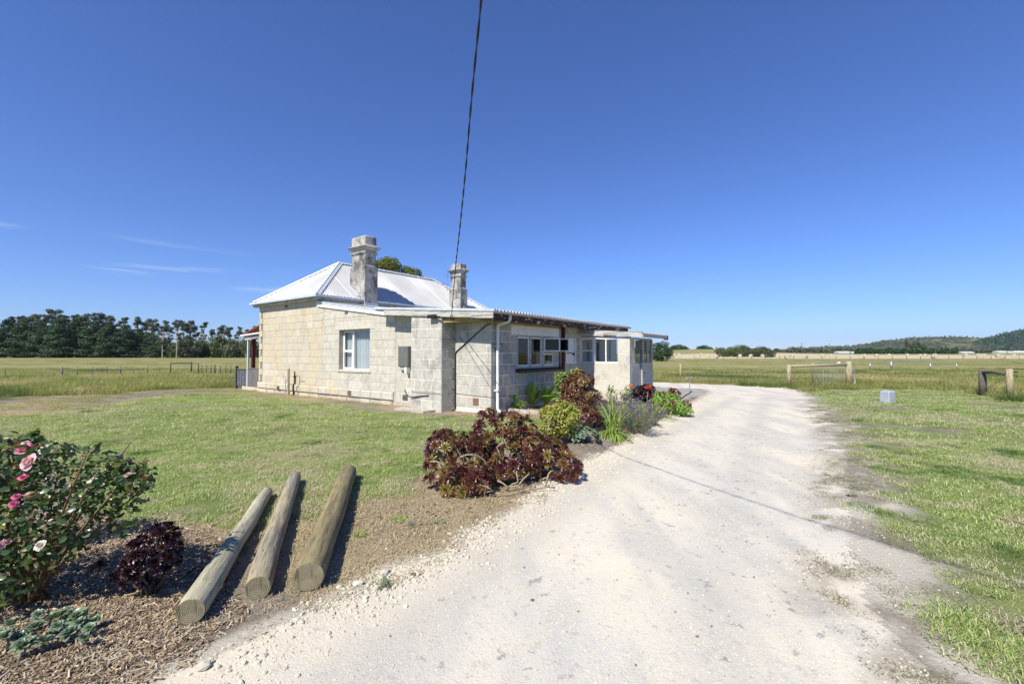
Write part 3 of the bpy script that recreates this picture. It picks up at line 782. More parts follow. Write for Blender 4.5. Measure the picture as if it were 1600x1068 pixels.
def stone_piece(axis_, c, s0, s1, z0, z1a, z1b, proud, back=0.02, ch=0.009):
    """one dressed block standing proud of the wall plane (outward is -axis); z1a/z1b the top at s0/s1"""
    j = 0.0055
    s0 += j; s1 -= j; z0 += j; z1a -= j; z1b -= j
    f = [(s0 + ch, z0 + ch), (s1 - ch, z0 + ch), (s1 - ch, z1b - ch), (s0 + ch, z1a - ch)]
    r_ = [(s0, z0), (s1, z0), (s1, z1b), (s0, z1a)]
    f = [(p + random.uniform(-.002, .002), q + random.uniform(-.002, .002)) for p, q in f]
    mb = MB()
    o = c - proud
    if axis_ == 'x': P = [(o, p, q) for p, q in f] + [(o + ch, p, q) for p, q in r_] + [(c + back, p, q) for p, q in r_]
    else: P = [(p, o, q) for p, q in f] + [(p, o + ch, q) for p, q in r_] + [(p, c + back, q) for p, q in r_]
    mb.v = P; F = [(0, 1, 2, 3) if axis_ == 'y' else (3, 2, 1, 0)]
    for k0 in (0, 4):
        for i in range(4):
            a_, b_ = k0 + i, k0 + (i + 1) % 4
            F.append((b_, a_, a_ + 4, b_ + 4) if axis_ == 'y' else (a_, b_, b_ + 4, a_ + 4))
    mb.f = F
    return mb
def lay(parent, mat, axis_, c, a, b, z0, topf, ch_, lw, openings=(), proud=(0.004, 0.011), name='stone_block', skip=0.05, dist=15.0, pick=None):
    z = z0; row = 0
    while z < max(topf(a), topf(b)) - 0.05:
        z1 = z + ch_ * random.uniform(0.97, 1.03); s = a - (random.uniform(0.3, 0.7) * lw[0] if row % 2 else 0); row += 1
        cutset = sorted({q for o_ in openings for q in o_[:2] if not (o_[3] <= z or o_[2] >= z1)})
        edges = [a]
        while s < b:
            s += random.uniform(*lw)
            if a + 0.08 < s < b - 0.08 and all(abs(s - q) > 0.1 for q in cutset): edges.append(s)
        edges = sorted(edges + [q for q in cutset if a < q < b] + [b])
        for e0, e1 in zip(edges[:-1], edges[1:]):
            if e1 - e0 < skip: continue
            mid = (e0 + e1) / 2; spans = [(z, z1)]
            for o_ in openings:
                if o_[0] <= mid <= o_[1]:
                    ns = []
                    for p, q in spans:
                        if o_[2] > p: ns.append((p, min(q, o_[2])))
                        if o_[3] < q: ns.append((max(p, o_[3]), q))
                    spans = ns
            for p, q in spans:
                ta, tb = min(q, topf(e0)), min(q, topf(e1))
                if q - p < 0.03 or ta - p < 0.03 or tb - p < 0.03: continue
                stones.append(((e1 - e0) * (q - p) / dist ** 2, name, stone_piece(axis_, c, e0, e1, p, ta, tb, random.uniform(*proud)), pick(mid, (p + q) / 2) if pick else mat, parent))
        z = z1
# rooflines (height under the roof at a given distance y along the front)
def top_front(y):
    if y >= 8.12: return 3.62
    if y >= 4.14: return 3.40 + (y - 8.12) * 0.134 + 0.0
    return 2.865 + (y - 4.14) * 0.067
top_front.breaks = [8.12, 4.14]
# openings
WA = (4.99, 6.74, 1.04, 2.41)
main = wall_core('main_wall', 'x', -0.15, 0.32, 2.4, 12.63, 0.0, top_front, [WA], 'mortar_warm')
front_pick = lambda s, z: M['stone_warm'] if s > 7.9 or (s > 6.9 and z < 1.0 and random.random() < .4) else M['stone_pale']
lay(main, None, 'x', -0.15, 7.75, 12.38, 0.40, top_front, 0.268, (0.38, 0.68), [WA], pick=front_pick, dist=17)
lay(main, None, 'x', -0.15, 3.68, 7.75, 0.40, top_front, 0.268, (0.30, 0.56), [WA, (4.75, 7.0, 2.41, 2.72)], pick=front_pick, dist=14)
lay(main, None, 'x', -0.15, 2.52, 3.66, 0.10, top_front, 0.33, (0.34, 0.55), [(2.97, 3.43, 1.22, 1.80)], pick=lambda s, z: M['stone_pale'], dist=12.5, proud=(0.001, 0.005))
stones.append((9, 'lintel', stone_piece('x', -0.15, 4.75, 7.0, 2.41, 2.72, 2.72, 0.012), M['stone_pale'], main))
stones.append((9, 'window_sill_stone', stone_piece('x', -0.15, 4.93, 6.80, 0.955, 1.04, 1.04, 0.035), M['stone_pale'], main))
# raised corner stones
z = 0.42; i = 0
while z < 3.42:
    wq = 0.26 if i % 2 else 0.13
    stones.append((2, 'corner_stone', stone_piece('x', -0.15, 12.63 - wq, 12.655, z, z + 0.268, z + 0.268, 0.032), M['stone_warm'], main)); z += 0.268; i += 1
# plinth
pl = MB(); pl.box(-0.17, 3.8, 0.0, -0.12, 12.68, 0.13); hpart('footing', pl, 'mortar_warm')
s = 3.75
while s < 12.6:
    e = min(s + random.uniform(0.5, 0.75), 12.69)
    if 12.69 - e < 0.25: e = 12.69
    stones.append((3, 'plinth_stone', stone_piece('x', -0.15, s, e, 0.135, 0.40, 0.40, 0.075 + random.uniform(0, .006), ch=0.03), M['stone_warm'] if s > 6.6 else M['stone_pale'], main))
    if random.random() < 0.9: stones.append((1, 'footing_stone', stone_piece('x', -0.15, s + 0.1, e + 0.05, -0.02, 0.118, 0.118, 0.045), M['stone_warm'], main))
    s = e
# pier, recess wall, side wall
pier = wall_core('buttress_wall', 'x', -0.55, 0.42, 1.29, 2.5, -0.02, lambda s: 2.66 + (s - 2.5) * 0.067, [], 'mortar')
lay(pier, M['stone_grey'], 'x', -0.55, 1.29, 2.5, 0.02, lambda s: 2.66 + (s - 2.5) * 0.067, 0.285, (0.34, 0.46), dist=12)
lay(pier, M['stone_dark'], 'y', 1.29, -0.545, 0.0, 0.02, lambda s: 2.52, 0.285, (0.6, 0.6), dist=12)  # return face takes the shade-darkened copy of the front blocks
rear = wall_core('recessed_wall', 'x', 0.0, 0.25, 0.0, 1.3, -0.02, lambda s: 2.56, [], 'mortar')
lay(rear, M['stone_grey'], 'x', 0.0, 0.0, 1.28, 0.12, lambda s: 2.56, 0.30, (0.38, 0.5), dist=12)
SW = (1.15, 3.22, 1.18, 2.13)
DW = (3.98, 4.62, 1.28, 2.10)
PW1 = (5.42, 5.72, 1.0, 2.06); PW2 = (6.15, 6.5, 0.9, 2.06); PW3 = (7.3, 7.5, 1.3, 2.05)
side_w = wall_core('side_wall', 'y', 0.0, 0.25, 0.25, 8.05, -0.02, lambda s: 2.56, [SW, DW, PW1, PW2, PW3], 'mortar')
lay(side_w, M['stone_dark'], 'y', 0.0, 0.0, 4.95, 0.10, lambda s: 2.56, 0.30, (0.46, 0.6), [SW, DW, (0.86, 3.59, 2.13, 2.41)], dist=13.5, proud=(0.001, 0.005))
# inner rooms and the far walls nobody sees from the drive
mb = MB(); mb.box(0.27, 0.27, 2.50, 8.0, 2.9, 2.53); mb.box(0.0, 3.6, 2.40, 4.0, 7.8, 2.43); hpart('room_ceiling', mb, 'darkroom')
mb = MB(); mb.box(0.27, 2.9, 0, 8.0, 3.0, 2.55); mb.box(4.0, 3.6, 0, 4.1, 7.8, 2.6); hpart('room_wall', mb, 'darkroom')
mb = MB(); mb.box(0.27, 0.27, 0.02, 8.0, 2.9, 0.06); mb.box(0.2, 3.6, 0.02, 4.0, 7.8, 0.06); hpart('room_floor', mb, 'darkroom')
mb = MB(); mb.box(9.65, 8.0, 0, 9.95, 12.35, 3.6); mb.box(9.1, 2.0, 0, 9.3, 8.0, 2.8); mb.box(-0.15, 12.35, 0, 9.95, 12.63, 3.6); mb.box(0.2, 8.0, 2.5, 9.6, 8.2, 3.6); mb.box(8.05, 0.05, 0, 8.25, 2, 2.5); hpart('back_wall', mb, 'mortar_warm')
# ---- hipped roof of corrugated sheets
EZ = 3.76; RZ = 5.58
def corr_sheet(name, mat, parent, origin, du, dv, L0, L1, flen, sh0, pitch=0.14, amp=0.030, nper=4):
    """du across the sheet (along the eave), dv up the slope; flen(u)->length"""
    du = np.array(du, float); dv = np.array(dv, float); nn = np.cross(du, dv); nn /= np.linalg.norm(nn)
    n = max(2, int(round((L1 - L0) / pitch * nper))); us = np.linspace(L0, L1, n + 1)
    rows = [0.0, 1.0]; V = []
    for t in rows:
        for u in us:
            l = max(flen(u), 0.001)
            V.append(np.array(origin) + du * u + dv * l * t + nn * (amp * math.cos(u / pitch * 2 * math.pi) + sh0))
    V = np.array(V); m = n + 1
    Q = [(i, i + 1, m + i + 1, m + i) for i in range(n)]
    me = arr_mesh(name, V, np.array(Q), None, True)
    return link(name, me, M[mat], parent)
roof = hpart('hip_roof', MB().poly([(-0.33, 7.88, EZ - .03), (-0.33, 12.83, EZ - .03), (10.18, 12.83, EZ - .03), (10.18, 7.88, EZ - .03)]), 'darkroom')
W2 = (12.85 - 7.86) / 2
sl = math.hypot(W2, RZ - EZ); up_ = (RZ - EZ) / sl; ho = W2 / sl
XE0, XE1 = -0.35, 10.2
def sheets(origin, du, dv, length, f):
    s = 0.0; i = 0
    while s < length - 0.05:
        e = min(s + 0.762, length)
        corr_sheet('roof_sheet', 'roof', roof, origin, du, dv, s, e, f, 0.004 * (i % 2)); s = e; i += 1
# triangular front and back, long sides
sheets((XE0, 12.85, EZ), (0, -1, 0), (ho, 0, up_), 2 * W2, lambda u: sl * min(u, 2 * W2 - u) / W2)
sheets((XE0, 7.86, EZ), (1, 0, 0), (0, ho, up_), XE1 - XE0, lambda u: sl * min(u / W2, (XE1 - XE0 - u) / W2, 1))
sheets((XE1, 12.85, EZ), (-1, 0, 0), (0, -ho, up_), XE1 - XE0, lambda u: sl * min(u / W2, (XE1 - XE0 - u) / W2, 1))
sheets((XE1, 7.86, EZ), (0, 1, 0), (-ho, 0, up_), 2 * W2, lambda u: sl * min(u, 2 * W2 - u) / W2)
RY = 7.86 + W2; RX0 = XE0 + W2; RX1 = XE1 - W2
def cap(a, b, wd=0.13, name='ridge_cap'):
    a = np.array(a); b = np.array(b); d = (b - a) / np.linalg.norm(b - a); sd = np.cross(d, [0, 0, 1]); sd /= np.linalg.norm(sd)
    mb = MB(); mb.tube([a + [0, 0, .022], b + [0, 0, .022]], 0.028, 8)
    for sg in (1, -1):
        mb.prism([a + sd * sg * wd - [0, 0, .05 + .0], a + [0, 0, .028], b + [0, 0, .028], b + sd * sg * wd - [0, 0, .05]], (0, 0, .006))
    return hpart(name, mb, 'zinc', roof)
cap((RX0, RY, RZ + .02), (RX1, RY, RZ + .02))
for e, r_ in (((XE0, 7.86), RX0), ((XE0, 12.85), RX0), ((XE1, 7.86), RX1), ((XE1, 12.85), RX1)):
    cap((e[0], e[1], EZ + .03), (r_, RY, RZ + .03), 0.12, 'hip_cap')
# gutters and eave boards
mb = MB()
mb.box(-0.47, 7.74, 3.66, -0.36, 12.97, 3.75); mb.box(-0.36, 7.74, 3.66, 10.2, 7.85, 3.75); mb.box(-0.36, 12.86, 3.66, 10.2, 12.97, 3.75)
hpart('gutter', mb, 'zinc', roof, bevel=0.015)
mb = MB(); mb.box(-0.355, 7.87, 3.57, -0.10, 12.85, 3.655); mb.box(-0.10, 7.87, 3.57, 10.1, 8.05, 3.655); hpart('eave_board', mb, 'weathered_board', roof)
mb = MB(); mb.box(-0.168, 8.15, 3.40, -0.15, 12.6, 3.57); hpart('frieze_board', mb, 'stone_warm', roof)
# ---- low addition roof
lr = hpart('lean_to_roof', MB().prism([(-0.2, 8.1, 3.50), (-0.2, 4.14, 2.965), (9.4, 4.14, 2.965), (9.4, 8.1, 3.50)], (0, 0, -.05)).prism([(-0.57, 4.14, 2.965), (-0.57, -0.5, 2.65), (8.2, -0.5, 2.65), (8.2, 4.14, 2.965)], (0, 0, -.05)), 'weathered_board')
def sheets2(origin, du, dv, L, f, parent):
    s = 0.0; i = 0
    while s < L - 0.05:
        e = min(s + 0.762, L); corr_sheet('roof_sheet', 'roof', parent, origin, du, dv, s, e, f, 0.004 * (i % 2)); s = e; i += 1
l1 = math.hypot(3.96, .535); sheets2((-0.22, 4.14, 3.0), (1, 0, 0), (0, 3.96 / l1, .535 / l1), 9.6, lambda u: l1, lr)
l2 = math.hypot(4.73, .32); sheets2((-0.6, -0.59, 2.675), (1, 0, 0), (0, 4.73 / l2, .32 / l2), 8.82, lambda u: l2, lr)
mb = MB(); mb.prism([(-0.17, 8.12, 3.46), (-0.17, 4.12, 2.93), (-0.17, 4.12, 2.80), (-0.17, 8.12, 3.33)], (-.035, 0, 0)); hpart('barge_board', mb, 'whitepaint', lr)
mb = MB(); mb.prism([(-0.16, 8.14, 3.53), (-0.16, 4.10, 2.99), (-0.16, 4.10, 2.932), (-0.16, 8.14, 3.467)], (-.06, 0, 0)); hpart('barge_cap', mb, 'zinc', lr)
mb = MB(); mb.prism([(-0.56, 3.70, 2.925), (-0.56, -0.55, 2.625), (-0.56, -0.55, 2.47), (-0.56, 3.70, 2.765)], (-.04, 0, 0)); hpart('fascia_board', mb, 'weathered_board', lr)
mb = MB(); mb.prism([(-0.54, 4.14, 3.03), (-0.54, -0.6, 2.70), (-0.54, -0.6, 2.64), (-0.54, 4.14, 2.96)], (-.08, 0, 0)); hpart('fascia_cap', mb, 'zinc', lr)
mb = MB(); mb.box(-0.6, -0.60, 2.60, 8.25, -0.48, 2.665); hpart('gutter', mb, 'gutter_grey', lr, bevel=0.02)
mb = MB(); mb.box(-0.55, -0.475, 2.43, 8.2, -0.44, 2.60); hpart('fascia_board', mb, 'flaking', lr)
mb = MB(); mb.box(-0.55, -0.44, 2.54, 8.2, 1.2, 2.555); hpart('soffit', mb, 'yellow_timber', lr)
mb = MB(); mb.box(-0.02, -0.06, 2.44, 3.7, -0.005, 2.535); mb.box(-0.50, 0.0, 2.44, -0.01, 1.27, 2.538); hpart('wall_plate', mb, 'yellow_timber', lr)
# ---- chimneys
def chimney(x0, x1, y0, y1, zs, top, corn, band, name='chimney'):
    """zs step height, corn cornice height, band necking height"""
    mb = MB(); mb.box(x0, y0, 3.0, x1, y1, zs - 0.05)
    g = 0.05
    mb.hexa([(x0, y0, zs - .05), (x1, y0, zs - .05), (x1, y1, zs - .05), (x0, y1, zs - .05), (x0 + g, y0 + g, zs + .02), (x1 - g, y0 + g, zs + .02), (x1 - g, y1 - g, zs + .02), (x0 + g, y1 - g, zs + .02)])
    mb.box(x0 + g, y0 + g, zs + .02, x1 - g, y1 - g, corn)
    c = hpart(name, mb, 'chimney', bevel=0.008)
    mb = MB(); h0 = band
    mb.box(x0 + g - .055, y0 + g - .055, h0, x1 - g + .055, y1 - g + .055, h0 + 0.05)
    mb.box(x0 + g - .03, y0 + g - .03, h0 - .04, x1 - g + .03, y1 - g + .03, h0)
    hpart('necking_band', mb, 'chimney', c, bevel=0.01)
    mb = MB(); o1, o2 = 0.01, 0.155
    for za, zb, a_, b_ in ((corn - .12, corn - .03, o1, .075), (corn - .03, corn + .035, .09, o2), (corn + .035, corn + .11, o2 - .01, .03)):
        a_ -= g; b_ -= g
        mb.hexa([(x0 - a_, y0 - a_, za), (x1 + a_, y0 - a_, za), (x1 + a_, y1 + a_, za), (x0 - a_, y1 + a_, za), (x0 - b_, y0 - b_, zb), (x1 + b_, y0 - b_, zb), (x1 + b_, y1 + b_, zb), (x0 - b_, y1 + b_, zb)])
    hpart('cornice', mb, 'chimney', c, bevel=0.006)
    mb = MB(); d = g - 0.01
    mb.box(x0 + d, y0 + d, corn + .10, x1 - d, y1 - d, top - 0.05)
    mb.hexa([(x0 + d, y0 + d, top - .05), (x1 - d, y0 + d, top - .05), (x1 - d, y1 - d, top - .05), (x0 + d, y1 - d, top - .05), (x0 + d + .05, y0 + d + .05, top), (x1 - d - .05, y0 + d + .05, top), (x1 - d - .05, y1 - d - .05, top), (x0 + d + .05, y1 - d - .05, top)])
    hpart('chimney_top', mb, 'chimney', c, bevel=0.012)
    mb = MB(); mb.box(x0 - .02, y0 - .03, 3.42, x1 + .02, y0 + .0, 3.60); hpart('flashing', mb, 'zinc', c)
    return c
chimney(1.56, 2.17, 7.70, 8.70, 5.12, 6.33, 5.84, 5.62)
c2 = chimney(6.75, 7.24, 7.40, 8.15, 4.80, 6.02, 5.64, 5.36)
mb = MB(); mb.tube([(6.70, 7.36, 3.6), (6.70, 7.36, 4.5)], 0.025, 6); hpart('conduit', mb, 'galv', c2)
# sloping flashing beside the first chimney
mb = MB(); mb.prism([(1.50, 7.95, 3.86), (1.50, 8.55, 4.30), (1.40, 8.55, 4.30), (1.40, 7.95, 3.86)], (0, 0, .03)); hpart('flashing', mb, 'zinc', roof)
# ---- front window
def frame_rect(mb, ax, c, d, a0, a1, z0, z1, t):
    def bx(p0, p1, q0, q1):
        if ax == 'x': mb.box(c, p0, q0, c + d, p1, q1)
        else: mb.box(p0, c, q0, p1, c + d, q1)
    bx(a0, a0 + t, z0, z1); bx(a1 - t, a1, z0, z1); bx(a0 + t, a1 - t, z0, z0 + t); bx(a0 + t, a1 - t, z1 - t, z1)
win = hpart('window', (lambda mb: (frame_rect(mb, 'x', 0.02, 0.07, 4.99, 6.74, 1.04, 2.41, 0.045), mb)[1])(MB()), 'whitepaint')
mb = MB(); mb.box(0.01, 6.09, 1.085, 0.10, 6.165, 2.365); hpart('mullion', mb, 'whitepaint', win)
mb = MB(); frame_rect(mb, 'x', 0.0, 0.05, 6.165, 6.695, 1.085, 1.69, 0.035); hpart('sash', mb, 'whitepaint', win)
mb = MB(); frame_rect(mb, 'x', 0.02, 0.04, 6.165, 6.695, 1.69, 2.365, 0.03); hpart('sash', mb, 'whitepaint', win)
mb = MB(); mb.box(0.025, 6.195, 1.12, 0.029, 6.665, 1.66); hpart('pane', mb, 'glass', win)
mb = MB(); mb.box(0.035, 6.195, 1.72, 0.039, 6.665, 2.34); hpart('pane', mb, 'glass', win)
mb = MB(); mb.box(0.035, 5.035, 1.085, 0.039, 6.09, 2.365); hpart('pane', mb, 'glass', win)
n = 180; ys = np.linspace(5.0, 6.74, n); xs = 0.16 + 0.028 * np.sin(ys * 42) + 0.012 * np.sin(ys * 97)
V = []; Q = []
for i in range(n):
    V += [(xs[i], ys[i], 1.05), (xs[i] - .008, ys[i], 2.38)]
for i in range(n - 1): Q.append((2 * i, 2 * i + 2, 2 * i + 3, 2 * i + 1))
link('curtain', arr_mesh('curtain', V, np.array(Q), None, True), M['curtain'], win)
# ---- side window with three lights, two small sashes pushed open
sw = hpart('window', (lambda mb: (frame_rect(mb, 'y', -0.01, 0.08, 1.15, 3.22, 1.18, 2.13, 0.05), mb)[1])(MB()), 'weathered_board')
for q_ in ((1.80, -0.02, 1.23, 1.88, 0.07, 2.08), (2.48, -0.02, 1.23, 2.58, 0.07, 2.08), (2.585, -0.02, 1.60, 3.165, 0.06, 1.66)): hpart('mullion', MB().box(*q_), 'weathered_board', sw)
for x0, x1, z0, z1 in ((1.20, 1.80, 1.23, 2.08), (1.88, 2.48, 1.23, 2.08), (2.58, 3.17, 1.23, 1.60)):
    mb = MB(); frame_rect(mb, 'y', 0.01, 0.035, x0, x1, z0, z1, 0.04); s_ = hpart('sash', mb, 'whitepaint', sw)
    mb = MB(); mb.box(x0 + .04, 0.025, z0 + .04, x1 - .04, 0.029, z1 - .04); hpart('pane', mb, 'glass', sw)
for hx, ang in ((2.56, 62), (3.17, 78)):
    ca, sa = math.cos(R(ang)), math.sin(R(ang))
    def op(t, z, n=0.0): return (hx + t * ca + n * sa, -0.03 - t * sa + n * ca, z)
    mb = MB(); wd = 0.50
    for a0, a1, z0, z1 in ((0, .04, 1.66, 2.08), (wd - .04, wd, 1.66, 2.08), (.04, wd - .04, 1.66, 1.70), (.04, wd - .04, 2.04, 2.08)):
        mb.hexa([op(a0, z0), op(a1, z0), op(a1, z0, .035), op(a0, z0, .035), op(a0, z1), op(a1, z1), op(a1, z1, .035), op(a0, z1, .035)])
    hpart('open_sash', mb, 'whitepaint', sw)
    mb = MB(); mb.hexa([op(.04, 1.70, .014), op(wd - .04, 1.70, .014), op(wd - .04, 1.70, .018), op(.04, 1.70, .018), op(.04, 2.04, .014), op(wd - .04, 2.04, .014), op(wd - .04, 2.04, .018), op(.04, 2.04, .018)]); hpart('pane', mb, 'dusky', sw)
mb = MB(); mb.box(0.86, -0.03, 2.135, 3.59, -0.003, 2.41); hpart('window_head_board', mb, 'whitepaint')
x = 1.10
while x < 3.5:
    mb = MB(); mb.hexa([(x, -0.16, 1.04), (x + .105, -0.16, 1.04), (x + .105, 0.0, 1.07), (x, 0.0, 1.07), (x, -0.16, 1.10), (x + .105, -0.16, 1.10), (x + .105, 0.0, 1.17), (x, 0.0, 1.17)])
    hpart('sill_brick', mb, 'sill', sw); x += 0.112
# things seen on the side wall inside and beside the porch
d1 = hpart('boarded_window', (lambda mb: (mb.box(3.98, 0.04, 1.28, 4.62, 0.06, 2.10), mb)[1])(MB()), 'whitepaint')
mb = MB(); frame_rect(mb, 'y', -0.02, 0.06, 3.95, 4.65, 1.26, 2.12, 0.045); hpart('frame', mb, 'whitepaint', d1)
mb = MB(); mb.box(4.0, 0.02, 1.60, 4.6, 0.045, 1.625); mb.box(4.5, -0.01, 1.54, 4.56, 0.04, 1.60); hpart('rail', mb, 'black', d1)
for (x0, x1, z0, z1) in (PW1, PW2, PW3):
    wq = hpart('window', (lambda mb: (frame_rect(mb, 'y', -0.03, 0.08, x0, x1, z0, z1, 0.05), mb)[1])(MB()), 'whitepaint')
    mb = MB(); mb.box(x0 + .05, 0.02, z0 + .05, x1 - .05, 0.024, z1 - .05); hpart('pane', mb, 'glass', wq)
for x0, x1 in ((5.15, 5.41), (5.73, 6.14), (6.51, 7.09), (7.17, 7.29), (7.51, 8.0)): hpart('wall_panel', MB().box(x0, -0.03, 0.06, x1, -0.003, 2.25), 'whitepaint')
# ---- glazed side porch
px, pyo = 5.0, -1.82
pw = hpart('porch_wall', MB().box(px, pyo, -.05, px + .14, 0.0, 1.28).box(px, pyo, 1.28, px + .14, -1.40, 2.16).box(px + .14, pyo, -.05, 7.2, pyo + .14, 1.24).box(px + .14, pyo, 1.24, 5.42, pyo + .14, 2.14), 'render')
mb = MB(); mb.box(px - .02, pyo - .02, -.05, px, 0.0, .36); hpart('porch_plinth', mb, 'stone_pale')
for r_ in range(5):
    e = 5.14 - (0.2 if r_ % 2 else 0)
    while e < 7.2:
        e1 = min(e + 0.42, 7.2); s0 = max(e, 5.16)
        if e1 - s0 > .08: stones.append((1.2, 'stone_block', stone_piece('y', pyo, s0, e1, -0.02 + r_ * .25, .23 + r_ * .25, .23 + r_ * .25, 0.004), M['stone_dark'] if e > 6 else M['stone_grey'], pw))  # rear blocks use the darker copy, shade set in their colour
        e = e1
for y_ in (0.0, -0.48, -1.40):
    pass
ps = hpart('porch_screen', MB().box(px + .02, -1.40, 1.28, px + .11, 0.0, 1.32).box(px + .02, -1.40, 2.08, px + .11, 0.0, 2.16).box(px - .01, -0.56, 1.32, px + .11, -0.48, 2.08).box(px + .02, -0.98, 1.32, px + .09, -0.94, 2.08).box(px + .02, -0.05, 1.32, px + .1, 0.0, 2.08).box(px + .03, -0.48, 1.68, px + .08, -0.05, 1.72), 'whitepaint')
for y0, y1, z0, z1 in ((-0.48, -0.05, 1.32, 1.68), (-0.48, -0.05, 1.72, 2.08), (-0.94, -0.56, 1.32, 2.08), (-1.40, -0.98, 1.32, 2.08)):
    mb = MB(); mb.box(px + .05, y0, z0, px + .054, y1, z1); hpart('pane', mb, 'glass', ps)
ps2 = hpart('porch_side_screen', MB().box(5.42, pyo + .02, 1.24, 7.2, pyo + .1, 1.28).box(5.42, pyo + .02, 2.08, 7.2, pyo + .1, 2.14).box(6.2, pyo, 1.28, 6.3, pyo + .1, 2.08).box(5.42, pyo + .02, 1.28, 5.47, pyo + .1, 2.08).box(7.12, pyo, 1.28, 7.2, pyo + .1, 2.08).box(6.7, pyo + .03, 1.28, 6.75, pyo + .08, 2.08), 'weathered_board')
for x0, x1 in ((5.47, 6.2), (6.3, 6.7), (6.75, 7.12)):
    mb = MB(); mb.box(x0, pyo + .05, 1.28, x1, pyo + .054, 2.08); hpart('pane', mb, 'glass', ps2)
mb = MB(); mb.box(7.1, pyo + .14, 0, 7.2, -1.2, 2.1); mb.box(7.1, -1.2, 0.0, 7.16, 0, 1.2); hpart('porch_end_wall', mb, 'mortar')
mb = MB(); mb.box(px + .14, pyo + .14, -.02, 7.1, 0, .05); hpart('porch_floor', mb, 'concrete')
pr = hpart('porch_roof', MB().prism([(4.95, 0.2, 2.41), (4.95, -2.25, 2.235), (7.45, -2.25, 2.235), (7.45, 0.2, 2.41)], (0, 0, -.05)), 'weathered_board')
corr_sheet('roof_sheet', 'roof', pr, (4.93, -2.30, 2.262), (1, 0, 0), (0, .9975, .0712), 0, 2.6, lambda u: 2.5, 0.0)
mb = MB(); mb.prism([(4.95, 0.2, 2.455), (4.95, -2.27, 2.275), (4.95, -2.27, 2.14), (4.95, 0.2, 2.32)], (-.035, 0, 0)); hpart('fascia_board', mb, 'weathered_board', pr)
mb = MB(); mb.box(4.95, -2.29, 2.13, 7.42, -2.255, 2.255); hpart('fascia_board', mb, 'weathered_board', pr)
mb = MB(); mb.box(7.42, -2.30, 2.10, 7.50, -2.15, 2.24); hpart('rafter_end', mb, 'black', pr)
mb = MB(); mb.prism([(4.9, -0.15, 2.275), (4.9, -0.95, 2.215), (4.9, -0.95, 2.19), (4.9, -0.15, 2.25)], (-.06, 0, 0)); hpart('trim_strip', mb, 'whitepaint', pr)
mb = MB(); mb.tube([(5.95, pyo - .05, 1.24), (5.95, pyo - .05, 0.05)], 0.035, 8); hpart('drain_pipe', mb, 'gutter_grey')
# ---- pipes, vents, boxes, cables
mb = MB(); mb.tube([(0.12, -0.54, 2.60), (0.12, -0.54, 2.50), (0.13, -0.50, 2.44), (0.17, -0.14, 2.37), (0.18, -0.09, 2.31), (0.18, -0.08, 0.14), (0.18, -0.12, 0.08), (0.18, -0.2, 0.05)], 0.042, 12)
dp = hpart('downpipe', mb, 'pipe_white', smooth=True)
for z_ in (0.6, 1.78): hpart('pipe_clip', MB().box(0.12, -0.135, z_, 0.24, -0.0, z_ + .03), 'pipe_white', dp)
mb = MB(); mb.tube([(3.63, -0.1, 0.0), (3.63, -0.1, 2.5)], 0.06, 12); hpart('red_post', mb, 'redpipe', smooth=True)
mb = MB(); mb.tube([(3.52, -0.03, 0.9), (3.52, -0.03, 2.45)], 0.012, 6); hpart('conduit', mb, 'black')
mb = MB(); mb.box(-0.27, 2.97, 1.20, -0.155, 3.43, 1.82); mbx = hpart('meter_box', mb, 'meter', bevel=0.012)
mb = MB(); mb.box(-0.277, 2.99, 1.22, -0.271, 3.41, 1.80); hpart('door', mb, 'meter', mbx)
mb = MB(); mb.tube([(-0.276, 3.20, 1.68), (-0.292, 3.20, 1.68)], 0.02, 10); hpart('lock', mb, 'galv', mbx)
mb = MB(); mb.box(-0.30, 3.0, 1.02, -0.16, 3.1, 1.19); mb.tube([(-0.2, 3.05, 1.03), (-0.2, 3.05, .95)], .03, 8); hpart('junction_box', mb, 'pipe_white')
mb = MB(); mb.box(-0.24, 3.12, 1.1, -0.158, 3.38, 1.2); hpart('cable_tray', mb, 'stone_dark')
def vent(ax, c, s, z, mat, w_=0.22, h_=0.15):
    mb = MB()
    t = c - 0.015
    n = 5
    bx = (lambda s0, s1, q0, q1, o: mb.box(t - o, s0, q0, t + .03, s1, q1)) if ax == 'x' else (lambda s0, s1, q0, q1, o: mb.box(s0, t - o, q0, s1, t + .03, q1))
    bx(s - w_ / 2, s + w_ / 2, z - h_ / 2, z + h_ / 2, 0)
    for i in range(n):
        q = z - h_ / 2 + .015 + i * (h_ - .03) / n
        bx(s - w_ / 2 + .012, s + w_ / 2 - .012, q, q + .012, 0.008)
    hpart('air_vent', mb, mat)
vent('x', -0.225, 5.98, 0.27, 'terracotta', .2, .16); vent('x', -0.155, 3.22, 0.27, 'ventgrey', .22, .16); vent('x', 0.0, 0.52, 0.30, 'terracotta', .2, .2)
vent('x', -0.225, 10.85, 0.22, 'ventgrey', .2, .14); vent('x', -0.16, 6.3, 3.02, 'ventgrey', .16, .1); vent('x', -0.17, 10.4, 3.48, 'ventgrey', .18, .1)
mb = MB(); mb.box(-0.70, 1.40, 2.56, -0.61, 1.70, 2.66); mb.tube([(-0.65, 1.4, 2.6), (-0.66, 1.25, 2.58)], .03, 8); hpart('floodlight', mb, 'black', bevel=0.01)
mb = MB(); mb.tube([(-0.02, 1.26, 0.05), (-0.02, 1.26, 1.60), (-0.03, 1.22, 1.66), (-0.03, 0.16, 2.34), (-0.03, 0.05, 2.38), (-0.03, -0.04, 2.38)], 0.016, 6); hpart('conduit', mb, 'black')
